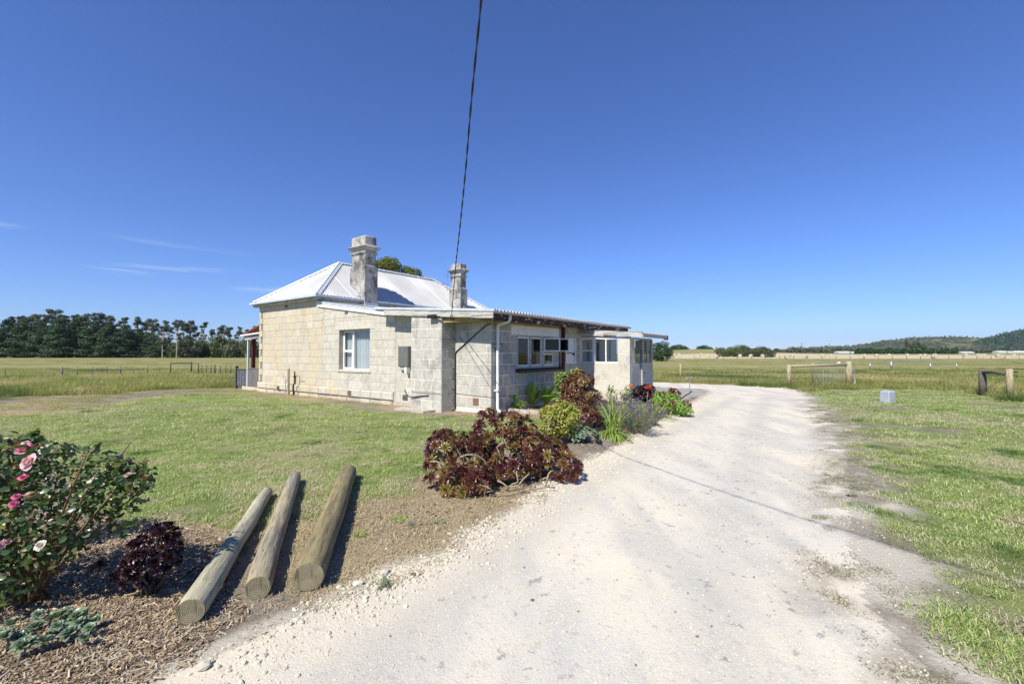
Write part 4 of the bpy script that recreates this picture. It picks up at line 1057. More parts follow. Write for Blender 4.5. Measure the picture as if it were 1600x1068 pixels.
mb = MB(); mb.tube([(-0.012, 1.05, 2.02), (-0.012, 0.98, 1.95), (-0.015, 0.88, 1.78), (-0.012, 0.7, 1.55), (-0.015, 0.3, 1.06), (-0.012, 0.05, 0.74), (-0.012, 0.0, 0.70)], 0.007, 5); mb.tube([(-0.012, 1.12, 2.08), (-0.012, 1.06, 2.0), (-0.012, 1.07, 1.9)], 0.006, 5); hpart('wall_cable', mb, 'black')
mb = MB(); mb.tube([(-0.565, 2.48, .50), (-0.565, 1.3, .50), (-0.02, 1.27, .50), (-0.012, 1.2, .48), (-0.012, 0.0, .44), (0.3, -0.012, .44), (3.0, -0.012, .40)], 0.005, 5); hpart('wall_cable', mb, 'black')
mb = MB(); mb.tube([(-0.60, 2.72, .56), (-0.61, 2.62, .42), (-0.6, 2.5, .36), (-0.59, 2.3, .37), (-0.58, 2.0, .42), (-0.575, 1.75, .44)], 0.014, 8); hpart('hose', mb, 'black')
mb = MB(); mb.tube([(-0.2, 2.92, .60), (-0.21, 2.92, .48), (-0.22, 2.86, .4), (-0.24, 2.8, 0.0)], 0.014, 8); hpart('conduit', mb, 'pipe_white')
mb = MB(); mb.tube([(-0.44, 9.63, 0), (-0.44, 9.63, 1.02)], 0.045, 8); hpart('timber_stake', mb, 'fencewood')
mb = MB(); mb.tube([(-0.40, 9.75, 0), (-0.40, 9.75, .5), (-0.36, 9.8, .56), (-0.34, 10.0, .56), (-0.34, 10.04, .5), (-0.34, 10.04, .0)], 0.018, 8); hpart('water_pipe', mb, 'galv')
mb = MB(); mb.tube([(-0.36, 9.42, 0), (-0.36, 9.42, .4), (-0.36, 9.33, .5), (-0.36, 9.33, .92)], 0.024, 8); mb.tube([(-0.36, 9.33, .76), (-0.36, 8.95, .76)], .01, 6); mb.tube([(-0.42, 9.33, .72), (-0.3, 9.33, .72)], .02, 6); hpart('water_pipe', mb, 'black')
# ---- front verandah end
vz = 0.12
mb = MB(); mb.box(-0.05, 12.70, -.03, 3.0, 14.55, vz); hpart('verandah_slab', mb, 'stone_warm')
vr = hpart('verandah_roof', MB().prism([(-0.12, 12.64, 2.88), (-0.12, 14.45, 2.46), (3.0, 14.45, 2.46), (3.0, 12.64, 2.88)], (0, 0, -.03)), 'redroof')
mb = MB(); mb.box(-0.17, 14.45, 2.38, 3.0, 14.52, 2.45); mb.prism([(-0.13, 12.64, 2.46), (-0.13, 14.52, 2.38), (-0.13, 14.52, 2.44), (-0.13, 12.64, 2.52)], (-.03, 0, 0)); hpart('fascia_board', mb, 'whitepaint', vr)
mb = MB(); mb.prism([(-0.06, 12.64, 2.30), (-0.06, 14.3, 2.20), (-0.06, 14.3, 2.34), (-0.06, 12.64, 2.44)], (.05, 0, 0)); hpart('beam', mb, 'weathered_board', vr)
mb = MB(); mb.box(-0.03, 14.07, vz, 0.05, 14.13, 2.3); hpart('post', mb, 'whitepaint', vr)
mb = MB(); mb.box(0.14, 14.0, vz, 0.28, 14.12, 2.32); mb.box(2.7, 14.05, vz, 2.8, 14.15, 2.3); hpart('post', mb, 'redpipe', vr)
pk = hpart('paling_screen', MB().box(0.03, 12.7, .80, 0.07, 14.05, .88).box(0.03, 12.7, .25, 0.07, 14.05, .32).box(-.02, 12.68, .92, .08, 14.05, .95), 'oldpaling')
y_ = 12.72
while y_ < 14.0:
    mb = MB(); mb.box(0.0, y_, vz + random.uniform(0, .03), 0.02, y_ + .085, .92 + random.uniform(-.01, .01)); hpart('paling', mb, 'oldpaling', pk); y_ += 0.098
sp = hpart('sheet_screen', MB().box(-0.03, 14.18, .86, 0.03, 15.22, .90), 'fencedark')
mb = MB(); mb.box(-0.06, 15.18, -.05, 0.06, 15.28, 1.02); hpart('post', mb, 'fencedark', sp)
for i in range(4):
    mb = MB(); y0 = 14.18 + i * .25
    mb.box(0.0, y0, .10, .012, y0 + .24, .88); mb.box(-.012, y0 + .0, .10, 0, y0 + .03, .88); hpart('sheet', mb, 'bluegrey', sp)
# slab at the pier foot
t = MB().prism([(-0.95, 1.55, 0), (-0.95, 2.75, 0), (-0.56, 2.8, 0), (-0.56, 1.5, 0)], (0, 0, .06)).build('concrete_slab', M['kerb'], None)
t.matrix_world = HOUSEM; t['kind'] = 'structure'
# hand the stones out: the largest as single parts, the rest joined per wall
stones.sort(key=lambda s_: -s_[0])
CAP = 290
cnt = {}
rest = {}
for sz, nm, mb, mat, par in stones:
    cnt[nm] = cnt.get(nm, 0) + 1
    if cnt[nm] <= CAP: mb.build(nm, mat, par)
    else: rest.setdefault((par.name, mat.name), []).append((mb, par, mat))
for lst in rest.values():
    J = MB()
    for mb, par, mat in lst:
        b0 = len(J.v); J.v += mb.v; J.f += [tuple(b0 + i for i in f_) for f_ in mb.f]
    J.build('stone_block', lst[0][2], lst[0][1])['kind'] = 'stuff'

# TV aerial on the far hip
ar = empty('tv_aerial', tuple(HOUSEM @ Vector((8.0, 9.55, 4.95))), HEAD, 'thin television aerial mast standing on the white roof behind the rear chimney', 'aerial')
MB().tube([(0, 0, 0), (0, 0, .95)], 0.017, 6).build('mast', M['galv'], ar)
MB().tube([(0, 0.1, .88), (-0.0, -0.1, .86)], 0.012, 5).tube([(0, 0.1, .80), (0, -.06, .72)], .01, 5).build('bracket', M['black'], ar)
MB().tube([(0, .0, .86), (-0.75, 0.75, .92)], 0.008, 5).tube([(-.2, .1, .87), (-.2, .3, .87)], .006, 4).tube([(-.5, .4, .9), (-.5, .6, .9)], .006, 4).build('boom', M['galv'], ar)

# overhead service line to the house
pts = [(-1.60, 11.90, 2.62), (-1.30, 9.9, 2.86), (-1.0, 7.95, 3.17), (-0.77, 6.6, 3.45), (-0.55, 5.3, 3.79), (-0.39, 4.28, 4.07), (-0.23, 3.37, 4.34), (0.1, 1.4, 4.95), (0.6, -1.8, 6.05), (1.6, -8.0, 8.6)]
P_ = np.array(pts); tt = np.linspace(0, 1, len(P_)); T_ = np.linspace(0, 1, 900)
sm_ = np.stack([np.interp(T_, tt, P_[:, i]) for i in range(3)], 1)
ker = np.ones(61) / 61
pad = np.concatenate([np.repeat(sm_[:1], 30, 0), sm_, np.repeat(sm_[-1:], 30, 0)])
sm_ = np.stack([np.convolve(pad[:, i], ker, 'valid') for i in range(3)], 1); sm_[0] = P_[0]
arc = np.concatenate([[0], np.cumsum(np.linalg.norm(np.diff(sm_, axis=0), axis=1))])
cab = empty('service_cable', tuple(P_[0]), 0, 'twisted black overhead power line running down to the eave of the cottage', 'cable')
side_v = np.array([0.99, 0.14, 0.0]); up_v = np.array([0.02, 0.2, 0.98])
for ph in (0, math.pi):
    ang = arc * 2 * math.pi / 0.55 + ph
    st_ = sm_ + 0.0055 * (np.cos(ang)[:, None] * side_v + np.sin(ang)[:, None] * up_v) - P_[0]
    mb = MB().tube(st_[::1], 0.0056, 6); mb.build('strand', M['rope'], cab, smooth=True)
MB().tube([(0.05, 0.06, .06), (0, 0, 0), (.03, .1, -.12), (.1, .14, -.16)], .014, 6).tube([(-.03, 0, -.02), (-.02, .02, -.13)], .012, 6).build('hook', M['black'], cab)

# ================================================================== GARDEN PLANTS
def plant(name, label, x, y, group=None, cat='plant', rz=0.0):
    return empty(name, (x, y, tzs(x, y)), rz, label, cat, group)
# rosettes --------------------------------------------------------
def rosette_mesh(name, nl, rad, cup, mat, wid=0.34, seed=0, tip=0.75, thick=1.0):
    r = np.random.default_rng(seed); V = []; T = []; A = []
    for i in range(nl):
        f = i / (nl - 1)                       # 0 inner, 1 outer
        phi = i * 2.39996 + r.normal() * 0.08
        el = R(78 - cup * f + r.normal() * 5)
        L_ = rad * (0.35 + 0.65 * f ** 0.8) * (0.92 + 0.16 * r.random()); W_ = L_ * wid
        prof = [(0.05, 0.30), (0.45, 0.62), (tip, 1.0), (0.92, 0.7), (1.0, 0.0)]
        d = np.array([math.cos(phi), math.sin(phi)]); s_ = np.array([-d[1], d[0]]); b = len(V)
        for t, wq in prof:
            bend = el - 0.5 * t * f
            ho = L_ * t * math.cos(bend); z = L_ * t * math.sin(bend) + rad * 0.10 * (1 - f)
            c = np.array([d[0] * ho, d[1] * ho, z]); k = np.array([s_[0], s_[1], 0]) * W_ * 0.5 * wq
            upz = np.array([-d[0] * math.sin(el), -d[1] * math.sin(el), math.cos(el)]) * W_ * 0.16 * wq
            if wq > 0: V += [c - k + upz, c, c + k + upz]; A += [t, t * .8, t]
            else: V.append(c); A.append(1.0)
        for j in range(3):
            o = b + 3 * j
            T += [(o, o + 1, o + 4), (o, o + 4, o + 3), (o + 1, o + 2, o + 5), (o + 1, o + 5, o + 4)]
        o = b + 9; T += [(o, o + 1, o + 3), (o + 1, o + 2, o + 3)]
    A = np.array(A) * (0.35 + 0.65 * 1)
    me = arr_mesh(name, np.array(V), np.array(T), dict(tint=A), True); me.materials.append(mat)
    return me
aeon_me = [rosette_mesh('rosette', 44, 0.088, 58, M['aeon'], 0.27, s_) for s_ in range(4)]
aeond_me = [rosette_mesh('rosette', 42, 0.075, 62, M['aeon_dark'], 0.26, 10 + s_) for s_ in range(3)]
aeonb_me = [rosette_mesh('rosette', 38, 0.085, 58, M['aeon_brown'], 0.30, 20 + s_) for s_ in range(3)]
ech_me = [rosette_mesh('rosette', 34, 0.052, 44, M['echev'], 0.55, 30 + s_, 0.70) for s_ in range(3)]
def rosette_plant(root, mes, pts, nrm, scl, stem_from=None, stem_r=0.007, nstem=40, stemmat='stem'):
    rr = random.Random(len(pts))
    for i, (p, n, s_) in enumerate(zip(pts, nrm, scl)):
        o = bpy.data.objects.new('rosette', mes[i % len(mes)]); COL.objects.link(o); o.parent = root
        q = Vector(n).to_track_quat('Z', 'Y'); o.rotation_mode = 'QUATERNION'
        from mathutils import Quaternion
        o.rotation_quaternion = q @ Quaternion((0, 0, 1), rr.random() * 6.28)
        o.location = p; o.scale = (s_, s_, s_)
    if stem_from is not None:
        order = list(range(len(pts))); rr.shuffle(order)
        for i in order[:nstem]:
            p = Vector(pts[i]); b = Vector(stem_from(p, rr)); m_ = b.lerp(p, 0.5) + Vector((rr.uniform(-.05, .05), rr.uniform(-.05, .05), rr.uniform(-.04, .03)))
            MB().tube([b, b.lerp(m_, .5) + Vector((0, 0, .01)), m_, m_.lerp(p, .5), p - Vector(nrm[i]) * 0.0], [stem_r * 1.3, stem_r * 1.2, stem_r * 1.1, stem_r, stem_r * .9], 6).build('stem', M[stemmat], root, smooth=True)
def mound(n, blobs, seed, tilt=0.45, zmin=0.05, dmin=0.075):
    r = np.random.default_rng(seed); P = []; N = []
    b = np.array(blobs, float); wv = b[:, 3] * b[:, 4]; wv = wv / wv.sum(); tries = 0
    while len(P) < n and tries < n * 80:
        tries += 1
        k = r.choice(len(b), p=wv); u = unit(1, r)[0]
        if u[2] < -0.3: continue
        p = b[k, :3] + u * b[k, 3:] * (0.85 + 0.2 * r.random())
        if p[2] < zmin: continue
        if any(j != k and np.sum(((p - b[j, :3]) / b[j, 3:]) ** 2) < 0.6 for j in range(len(b))): continue
        if P and np.min(np.linalg.norm(np.array(P) - p, axis=1)) < dmin: continue
        n_ = u * [1, 1, 1] + np.array([0, 0, 0.55]) + unit(1, r)[0] * tilt
        P.append(p); N.append(n_ / np.linalg.norm(n_))
    return P, N
# the big bronze aeonium clump beside the drive
r_ = random.Random(3)
A1 = plant('aeonium_clump', 'large sprawling bronze and purple aeonium clump at the near end of the driveway garden bed', -0.15, 5.65)
bl = [(-0.68, -0.10, 0.30, .22, .30, .34), (-0.42, 0.0, 0.26, .28, .34, .32), (-0.18, 0.30, 0.50, .16, .22, .36), (0.10, 0.34, 0.46, .24, .28, .36), (0.34, 0.30, 0.52, .12, .16, .24), (0.42, 0.25, 0.24, .26, .3, .30), (0.62, 0.28, 0.18, .24, .3, .30), (0.80, 0.22, 0.10, .22, .3, .22), (0.08, 0.0, 0.18, .34, .26, .26), (-0.40, -0.42, 0.10, .30, .24, .20), (-.66, -.28, .16, .2, .2, .2)]
P, N = mound(296, bl, 5, 0.6, 0.04, 0.060)
rosette_plant(A1, aeon_me, P, N, [r_.uniform(0.75, 1.3) for _ in P], lambda p, q: (p.x * 0.55 + q.uniform(-.1, .1), p.y * 0.5 + .05, 0.0), 0.009, 60)
for pts_ in ([(-.45, -.45, .40), (-.30, -.44, .43), (-.18, -.40, .36), (-.12, -.36, .26)], [(-.8, -.4, .34), (-.66, -.42, .32), (-.58, -.42, .22), (-.56, -.42, .12)], [(.02, -.30, .36), (-.03, -.30, .48), (.06, -.28, .54), (.1, -.26, .44)], [(0.05, -.42, .02), (.22, -.46, .08), (.35, -.4, .2)],
             [(-.1, -.62, .03), (.1, -.6, .02), (.3, -.52, .03)], [(.55, -.3, .02), (.58, -.28, .16), (.64, -.25, .2)], [(-.02, -.4, .12), (.1, -.45, .06), (.22, -.4, .1), (.2, -.36, .2)], [(.6, .15, .56), (.63, .15, .68), (.60, .15, .80)], [(-.2, -.6, .02), (-.05, -.66, .08), (-.22, -.62, .14)], [(.25, -.5, .03), (.45, -.48, .05), (.65, -.4, .04)]):
    MB().tube([q_ for a_, b_ in zip(pts_[:-1], pts_[1:]) for q_ in (a_, tuple((np.array(a_) * .5 + np.array(b_) * .5) + [0, 0, .012]))] + [pts_[-1]], 0.0085, 7).build('stem', M['stem'], A1, smooth=True)
# dark aeonium in front of the logs
A2 = plant('dark_aeonium', 'nearly black purple aeonium growing in the bark mulch between the rose bush and the logs', -2.42, 3.02)
P, N = mound(70, [(0.04, 0, .24, .15, .15, .16), (-.06, 0.05, .15, .13, .13, .12), (.10, 0, .36, .09, .09, .10), (.0, 0, .33, .08, .08, .08)], 6, 0.4, 0.08, 0.045)
P += [Vector((-.30, -.02, .20)), Vector((-.34, .0, .17)), Vector((-.2, -.03, .13)), Vector((-.26, -.05, .22))]; N += [(-.3, -.2, 1)] * 4
rosette_plant(A2, aeond_me, P, N, [r_.uniform(0.55, .95) for _ in P], lambda p, q: (q.uniform(-.06, .06), q.uniform(-.06, .06), 0.0), 0.006, 26, 'bark')
# blue green echeveria at the bottom left
E1 = plant('echeveria_patch', 'low blue green echeveria rosettes in the shade beneath the rose bush', -2.52, 2.58)
ptz = []
for (u, v) in ((30, 1000), (55, 990), (90, 985), (70, 1005), (120, 965), (100, 955), (45, 1010), (140, 985), (150, 970), (80, 970), (130, 1000), (20, 985), (110, 990), (60, 972), (95, 968), (125, 980), (35, 1015), (10, 1005)):
    p_ = G(u, v, .05); ptz.append(Vector((p_[0] + 2.52, p_[1] - 2.58, r_.uniform(.04, .09))))
rosette_plant(E1, ech_me, ptz, [(r_.uniform(-.4, .3), r_.uniform(-.6, .1), 1) for _ in ptz], [r_.uniform(0.7, 1.25) for _ in ptz], lambda p, q: (p.x, p.y, -.01), 0.006, 18)
# silver echeveria in the long bed
E2 = plant('silver_echeveria', 'pale silver green succulent at the foot of the yellow green bush', 1.22, 7.72)
P, N = mound(46, [(0, 0, .10, .24, .2, .14), (-.22, .05, .12, .16, .15, .13)], 8, 0.3, 0.04, 0.05)
rosette_plant(E2, ech_me, P, N, [r_.uniform(1.0, 1.5) for _ in P], lambda p, q: (p.x * .5, p.y * .5, 0), 0.006, 14)
# dark red aeonium behind the bush, tall brown one by the window, black one near the porch, small brown rosettes
A3 = plant('aeonium_clump', 'maroon aeonium between the yellow green bush and the strappy lily clump', 1.50, 8.75)
P, N = mound(75, [(0, 0, .24, .22, .22, .24), (-.16, .1, .34, .18, .18, .2), (-.10, .3, .5, .2, .2, .2)], 9, .4, .05, .07)
rosette_plant(A3, aeon_me, P, N, [r_.uniform(0.8, 1.1) for _ in P], lambda p, q: (p.x * .5, p.y * .5, 0), 0.008, 20)
A4 = plant('tall_aeonium', 'tall brown leaved aeonium bush growing against the cottage below the side window', 1.72, 11.75)
P, N = mound(170, [(-.05, .1, .60, .36, .34, .42), (.12, 0, .85, .26, .26, .26), (.22, 0, .40, .34, .3, .34), (.45, -.02, .25, .26, .26, .26), (-.3, -.1, .24, .34, .26, .2), (-.62, -.1, .16, .26, .24, .14), (.02, .0, 1.02, .16, .16, .12)], 10, .5, .05, .085)
rosette_plant(A4, aeonb_me, P, N, [r_.uniform(0.95, 1.45) for _ in P], lambda p, q: (p.x * .4, p.y * .4, 0), 0.011, 36)
A5 = plant('black_aeonium', 'black leaved aeonium beside the porch drain pipe', 4.30, 14.55)
P, N = mound(70, [(0, 0, .32, .34, .3, .24), (-.42, -.1, .16, .26, .22, .18), (.2, 0, .2, .26, .22, .2)], 11, .4, .04, .09)
rosette_plant(A5, aeond_me, P, N, [r_.uniform(1.4, 2.0) for _ in P], lambda p, q: (p.x * .5, p.y * .5, 0), 0.01, 20, 'bark')
A6 = plant('young_aeonium', 'small dark aeonium rosettes at the left edge of the long garden bed near the lawn', -0.45, 7.35)
P, N = mound(10, [(0, 0, .10, .14, .12, .12)], 12, .3, .04, .07)
rosette_plant(A6, aeon_me, P, N, [r_.uniform(0.7, .9) for _ in P], lambda p, q: (p.x * .5, p.y * .5, 0), 0.006, 6)
# yellow green bush -------------------------------------------------
S1 = plant('rounded_shrub', 'rounded yellow green shrub in the middle of the driveway garden bed', 0.82, 7.72)
bl = [(0, 0, .44, .32, .32, .30), (-.16, .0, .34, .22, .22, .2), (.16, 0, .36, .22, .22, .22), (.05, .05, .58, .22, .22, .2), (-.2, -.05, .52, .12, .12, .12), (.24, 0, .55, .12, .12, .12)]
bl += [tuple(np.array([0, 0, .45]) + unit(1)[0] * [.32, .32, .3]) + (.08, .08, .08) for _ in range(22)]
v, t = crown(5200, bl, 0.042, 0.7, LEAF2, 0.5)
link('foliage', arr_mesh('foliage', v, t), M['yg_leaf'], S1)
mb = MB()
for i in range(9): mb.tube([(0, 0, 0), (r_.uniform(-.08, .08), r_.uniform(-.08, .08), .18), (r_.uniform(-.22, .22), r_.uniform(-.2, .2), .45)], [.014, .01, .005], 6)
mb.build('stems', M['bark'], S1)
# strappy clumps ------------------------------------------------------
def straps(x, y, label, n, h, wd, mat, name='lily_clump', lean=1.0, rad=.09, parts=True, seed=0):
    o = plant(name, label, x, y); rr = np.random.default_rng(seed + 50)
    ms = []
    for i in range(6):
        v, t = blades_arr(1, 0.0, h * .9, h * 1.1, wd, lean * (.4 + .25 * i), 6, rr, curve=0.75); 
        me = arr_mesh('leaf', v, t, None, True); me.materials.append(M[mat]); ms.append(me)
    for i in range(n):
        a = rr.random() * 6.28; d = rad * math.sqrt(rr.random())
        l = bpy.data.objects.new('leaf', ms[i % 6]); COL.objects.link(l); l.parent = o
        l.location = (d * math.cos(a), d * math.sin(a), 0); l.rotation_euler = (rr.normal() * .12, rr.normal() * .12, rr.random() * 6.28)
        s_ = rr.uniform(.7, 1.15); l.scale = (s_, s_, s_)
    return o
straps(1.82, 8.30, 'bright green strappy lily clump beside the driveway next to the silver succulent', 230, .74, .017, 'strap_leaf', lean=1.7, rad=.13)
straps(3.36, 11.0, 'yellow green strappy clump between the lavender and the magenta flowers', 200, .72, .02, 'strap_leaf', lean=1.6, rad=.24, seed=2)
straps(3.62, 11.4, 'second strappy clump right in front of the black aeonium', 90, .52, .02, 'strap_leaf', lean=1.0, rad=.2, seed=5)
straps(3.02, 9.95, 'brown purple grassy clump at the driveway edge beside the lavender', 130, .36, .018, 'brown_leaf', name='bronze_grass_clump', lean=1.2, rad=.16, seed=3)
# lavender -------------------------------------------------------------
def lavender(x, y, label, n, h, rad, seed):
    o = plant('lavender_bush', label, x, y, cat='lavender'); rr = np.random.default_rng(seed)
    V = []; 
    a = rr.random(n) * 6.28; d = rad * np.sqrt(rr.random(n)); th = d / rad * 0.9
    base = np.stack([d * .35 * np.cos(a), d * .35 * np.sin(a), np.zeros(n)], 1); L_ = h * (.6 + .35 * rr.random(n))
    top = base + np.stack([np.sin(th) * np.cos(a), np.sin(th) * np.sin(a), np.cos(th)], 1) * L_[:, None]
    P = []; Nn = []
    for k in range(14):
        f = 0.25 + .75 * rr.random((n, 1)); P.append(base + (top - base) * f); Nn.append(unit(n, rr) * .8 + (top - base) / L_[:, None])
    P = np.concatenate(P); Nn = np.concatenate(Nn)
    v, t = multi(LEAF2[0] * [0.4, 1, 1], LEAF2[1], P, rot_from(np.cross(Nn, unit(len(P), rr)), rr.random(len(P)) * 6.28), .05 * (.6 + .6 * rr.random(len(P))))
    link('foliage', arr_mesh('foliage', v, t), M['lav_leaf'], o)
    mb = MB()
    for i in range(0, n, 3): mb.tube([base[i], top[i]], [.004, .002], 3, cap=False)
    mb.build('stems', M['stem'], o)
    ks = rr.choice(n, 26, replace=False)
    for i in ks:
        dr = (top[i] - base[i]) / np.linalg.norm(top[i] - base[i]); l = rr.uniform(.08, .16); q = 46
        f = rr.random((q, 1)); rdl = .012 * (1 - .5 * f)
        P = top[i] + dr * (f * l) + unit(q, rr) * rdl
        v, t = multi(LEAF2[0], LEAF2[1], P, rot_from(unit(q, rr) + dr, rr.random(q) * 6.28), .016 * np.ones(q))
        link('flower_spike', arr_mesh('flower_spike', v, t), M['petal_purple'], o)
    return o
lavender(2.15, 9.35, 'grey green lavender with purple spikes behind the strappy lily clump', 190, .74, .40, 71)
lavender(2.52, 8.98, 'nearer lavender bush with purple spikes at the driveway edge', 170, .60, .34, 72)
# magenta flowers ------------------------------------------------------
S2 = plant('magenta_flower_bush', 'low bush with deep magenta flowers at the far end of the driveway bed', 4.10, 11.75, cat='flowering bush')
bl = [(0, 0, .34, .30, .3, .26), (.2, -.1, .2, .3, .25, .2), (-.2, .1, .42, .22, .2, .2), (.1, .1, .5, .2, .2, .16), (.38, -.1, .12, .2, .2, .12)]
v, t = crown(3600, bl, 0.05, 0.6, LEAF2, 0.5); link('foliage', arr_mesh('foliage', v, t), M['bright_leaf'], S2)
def flower_ball(n, rad, sz, seed):
    rr = np.random.default_rng(seed); u = unit(n, rr); u[:, 2] = np.abs(u[:, 2]) * .9
    return multi(LEAF2[0], LEAF2[1], u * rad * .6, rot_from(u + .3 * unit(n, rr), rr.random(n) * 6.28), sz * np.ones(n))
fm = [src('flower', flower_ball(16, .03, .035, 80 + i), M['petal_mag']) for i in range(3)]
rr = np.random.default_rng(81)
for i in range(46):
    b = bl[rr.integers(0, len(bl))]; u = unit(1, rr)[0]; u[2] = abs(u[2]); 
    if u[1] > .3: u[1] *= -1
    p = np.array(b[:3]) + u * np.array(b[3:]) * 1.05
    f = bpy.data.objects.new('flower', fm[i % 3]); COL.objects.link(f); f.parent = S2; f.location = p; f.rotation_euler = (rr.normal() * .4, rr.normal() * .4, rr.random() * 6); s_ = rr.uniform(.8, 1.5); f.scale = (s_,) * 3
MB().tube([(0, 0, 0), (.05, 0, .3)], .01, 5).tube([(0, 0, 0), (-.1, .05, .35)], .01, 5).tube([(0, 0, 0), (.2, -.1, .2)], .01, 5).build('stems', M['bark'], S2)
lavender(2.95, 10.45, 'third lavender clump, furthest from the camera, beside the bronze grass', 120, .50, .30, 73)
straps(2.55, 9.9, 'short green strappy tuft between the two front lavender bushes', 110, .50, .018, 'strap_leaf', lean=1.5, rad=.2, seed=7)
S6 = plant('low_shrub', 'low grey green foliage mound between the maroon aeonium and the lavender', 1.72, 9.25)
v, t = crown(1500, [(0, 0, .20, .32, .3, .22), (.2, .2, .16, .26, .26, .18), (-.25, .25, .22, .24, .24, .2)], .05, .5, LEAF2, .4); link('foliage', arr_mesh('foliage', v, t), M['lav_leaf'], S6)
MB().tube([(0, 0, 0), (.03, 0, .2)], .012, 5).build('stem', M['bark'], S6)
# coral daisy-like bloom on a stalk -------------------------------------
S3 = plant('coral_flower', 'single coral red flower head on a pale stalk in front of the black aeonium', 4.02, 13.35, cat='flower')
MB().tube([(0, 0, 0), (-.02, 0, .3), (.02, 0, .56)], [.012, .011, .009], 7).build('stem', M['stem'], S3, smooth=True)
ph = np.arange(34) * 2.4; fv = np.linspace(.2, 1, 34)
nn = np.stack([np.cos(ph) * fv, np.sin(ph) * fv, .55 - .5 * fv], 1)
v, t = multi(LEAF6[0][:, [0, 2, 1]] * [1, 1, 1], LEAF6[1], np.tile([[.02, 0, .56]], (34, 1)), rot_from(nn, np.full(34, 0.)), .13 * np.ones(34))
link('petals', arr_mesh('petals', v, t), M['petal_coral'], S3)
# orange rose by the porch ---------------------------------------------
def rose_flower(seed, rad=0.045, npet=22):
    rr = np.random.default_rng(seed); V = []; T = []
    for i in range(npet):
        f = i / npet; phi = i * 2.4 + rr.normal() * .2; L_ = rad * (.5 + .7 * f); el = R(85 - 65 * f + rr.normal() * 6); wq = L_ * 1.15
        d = np.array([math.cos(phi), math.sin(phi), 0]); s_ = np.array([-d[1], d[0], 0]); b = len(V)
        for tq, ww, cv in ((0, .25, 0), (.4, .85, .12), (.8, 1.0, .2), (1.05, .6, .3)):
            bend = el - .4 * tq * f
            c = d * L_ * tq * math.cos(bend) + np.array([0, 0, 1]) * L_ * tq * math.sin(bend)
            curl = -d * wq * cv * math.sin(el)
            V += [c - s_ * wq * .5 * ww + curl, c, c + s_ * wq * .5 * ww + curl]
        for j in range(3):
            o = b + 3 * j; T += [(o, o + 1, o + 4), (o, o + 4, o + 3), (o + 1, o + 2, o + 5), (o + 1, o + 5, o + 4)]
    return np.array(V), np.array(T)
S4 = plant('orange_rose_bush', 'small sparse rose bush with one orange bloom in front of the porch corner', 3.55, 14.0, cat='rose bush')
bl = [(-.45, 0, .3, .22, .2, .28), (0, 0, .3, .2, .2, .26), (.05, 0, .5, .1, .1, .12), (-.5, 0, .5, .12, .1, .14)]
v, t = crown(520, bl, 0.055, .5, LEAF2, .3); link('foliage', arr_mesh('foliage', v, t), M['shrub_leaf'], S4)
mb = MB()
for q in ((-.45, .55), (0, .52), (-.2, .4), (.1, .35)): mb.tube([(-.2, 0, 0), (q[0] * .7, 0, q[1] * .5), (q[0], 0, q[1])], .007, 5)
mb.build('stems', M['bark'], S4)
v, t = rose_flower(1, .07); f = link('flower', arr_mesh('flower', v, t, None, True), M['petal_orange'], S4); f.location = (.12, -.05, .60); f.rotation_euler = (.5, .2, 0)
for i, q in enumerate(((-.62, -.1, .16), (-.3, -.15, .1), (-.12, -.2, .12), (.15, -.2, .18), (.25, -.15, .1))):
    v, t = rose_flower(5 + i, .05); f = link('flower', arr_mesh('flower', v, t, None, True), M['petal_white'], S4); f.location = q; f.rotation_euler = (.6, 0, i)
# green plants along the side wall ----------------------------------------
def leafplant(x, y, name, label, n, L_, wd, lean, mat, seed, up=0.3):
    o = plant(name, label, x, y); rr = np.random.default_rng(seed); ms = []
    for k in range(4):
        segs = 7; c = []; V = []; T = []
        for i in range(segs + 1):
            t_ = i / segs; ang = (lean * (.5 + .3 * k)) * t_ + .15; ww = wd * math.sin(min(1, t_ * 1.05) ** 0.75 * math.pi) * (1 + .35 * math.sin(i * 2.9)) * .5 + .004
            p = np.array([0, L_ * t_ * math.sin(ang), L_ * t_ * math.cos(ang)]); V += [p + [-ww, 0, ww * .35], p, p + [ww, 0, ww * .35]]
        for i in range(segs):
            o_ = 3 * i; T += [(o_, o_ + 1, o_ + 4), (o_, o_ + 4, o_ + 3), (o_ + 1, o_ + 2, o_ + 5), (o_ + 1, o_ + 5, o_ + 4)]
        ms.append(src('leaf', (np.array(V), np.array(T)), M[mat], None, True))
    for i in range(n):
        l = bpy.data.objects.new('leaf', ms[i % 4]); COL.objects.link(l); l.parent = o
        l.location = (rr.normal() * .03, rr.normal() * .03, rr.random() * up * L_); l.rotation_euler = (0, rr.normal() * .15, i * 2.4); s_ = rr.uniform(.6, 1.1); l.scale = (s_,) * 3
    MB().tube([(0, 0, 0), (0, 0, up * L_ + .05)], .012, 6).build('stem', M['stem'], o)
    return o
leafplant(0.62, 13.15, 'broad_leaf_plant', 'bright green plant with broad upright wavy leaves below the left end of the side window', 16, .75, .14, .6, 'bright_leaf', 91)
leafplant(1.05, 13.35, 'broad_leaf_plant', 'second bright green broad leaved plant, nearer the tall brown aeonium', 16, .75, .15, .9, 'bright_leaf', 92)
leafplant(0.22, 12.75, 'low_green_plant', 'low leafy green plant at the middle of the bed under the side window', 14, .32, .07, 1.1, 'bright_leaf', 93)
leafplant(0.06, 12.72, 'lobed_leaf_plant', 'small fresh green plant with pointed leaves next to the white downpipe', 34, .30, .05, 1.3, 'bright_leaf', 94, up=1.1)
leafplant(-0.10, 12.62, 'rust_leaf_plant', 'stem with rusty brown leaves right beside the white downpipe', 9, .24, .08, 1.0, 'rust_leaf', 95, up=1.4)
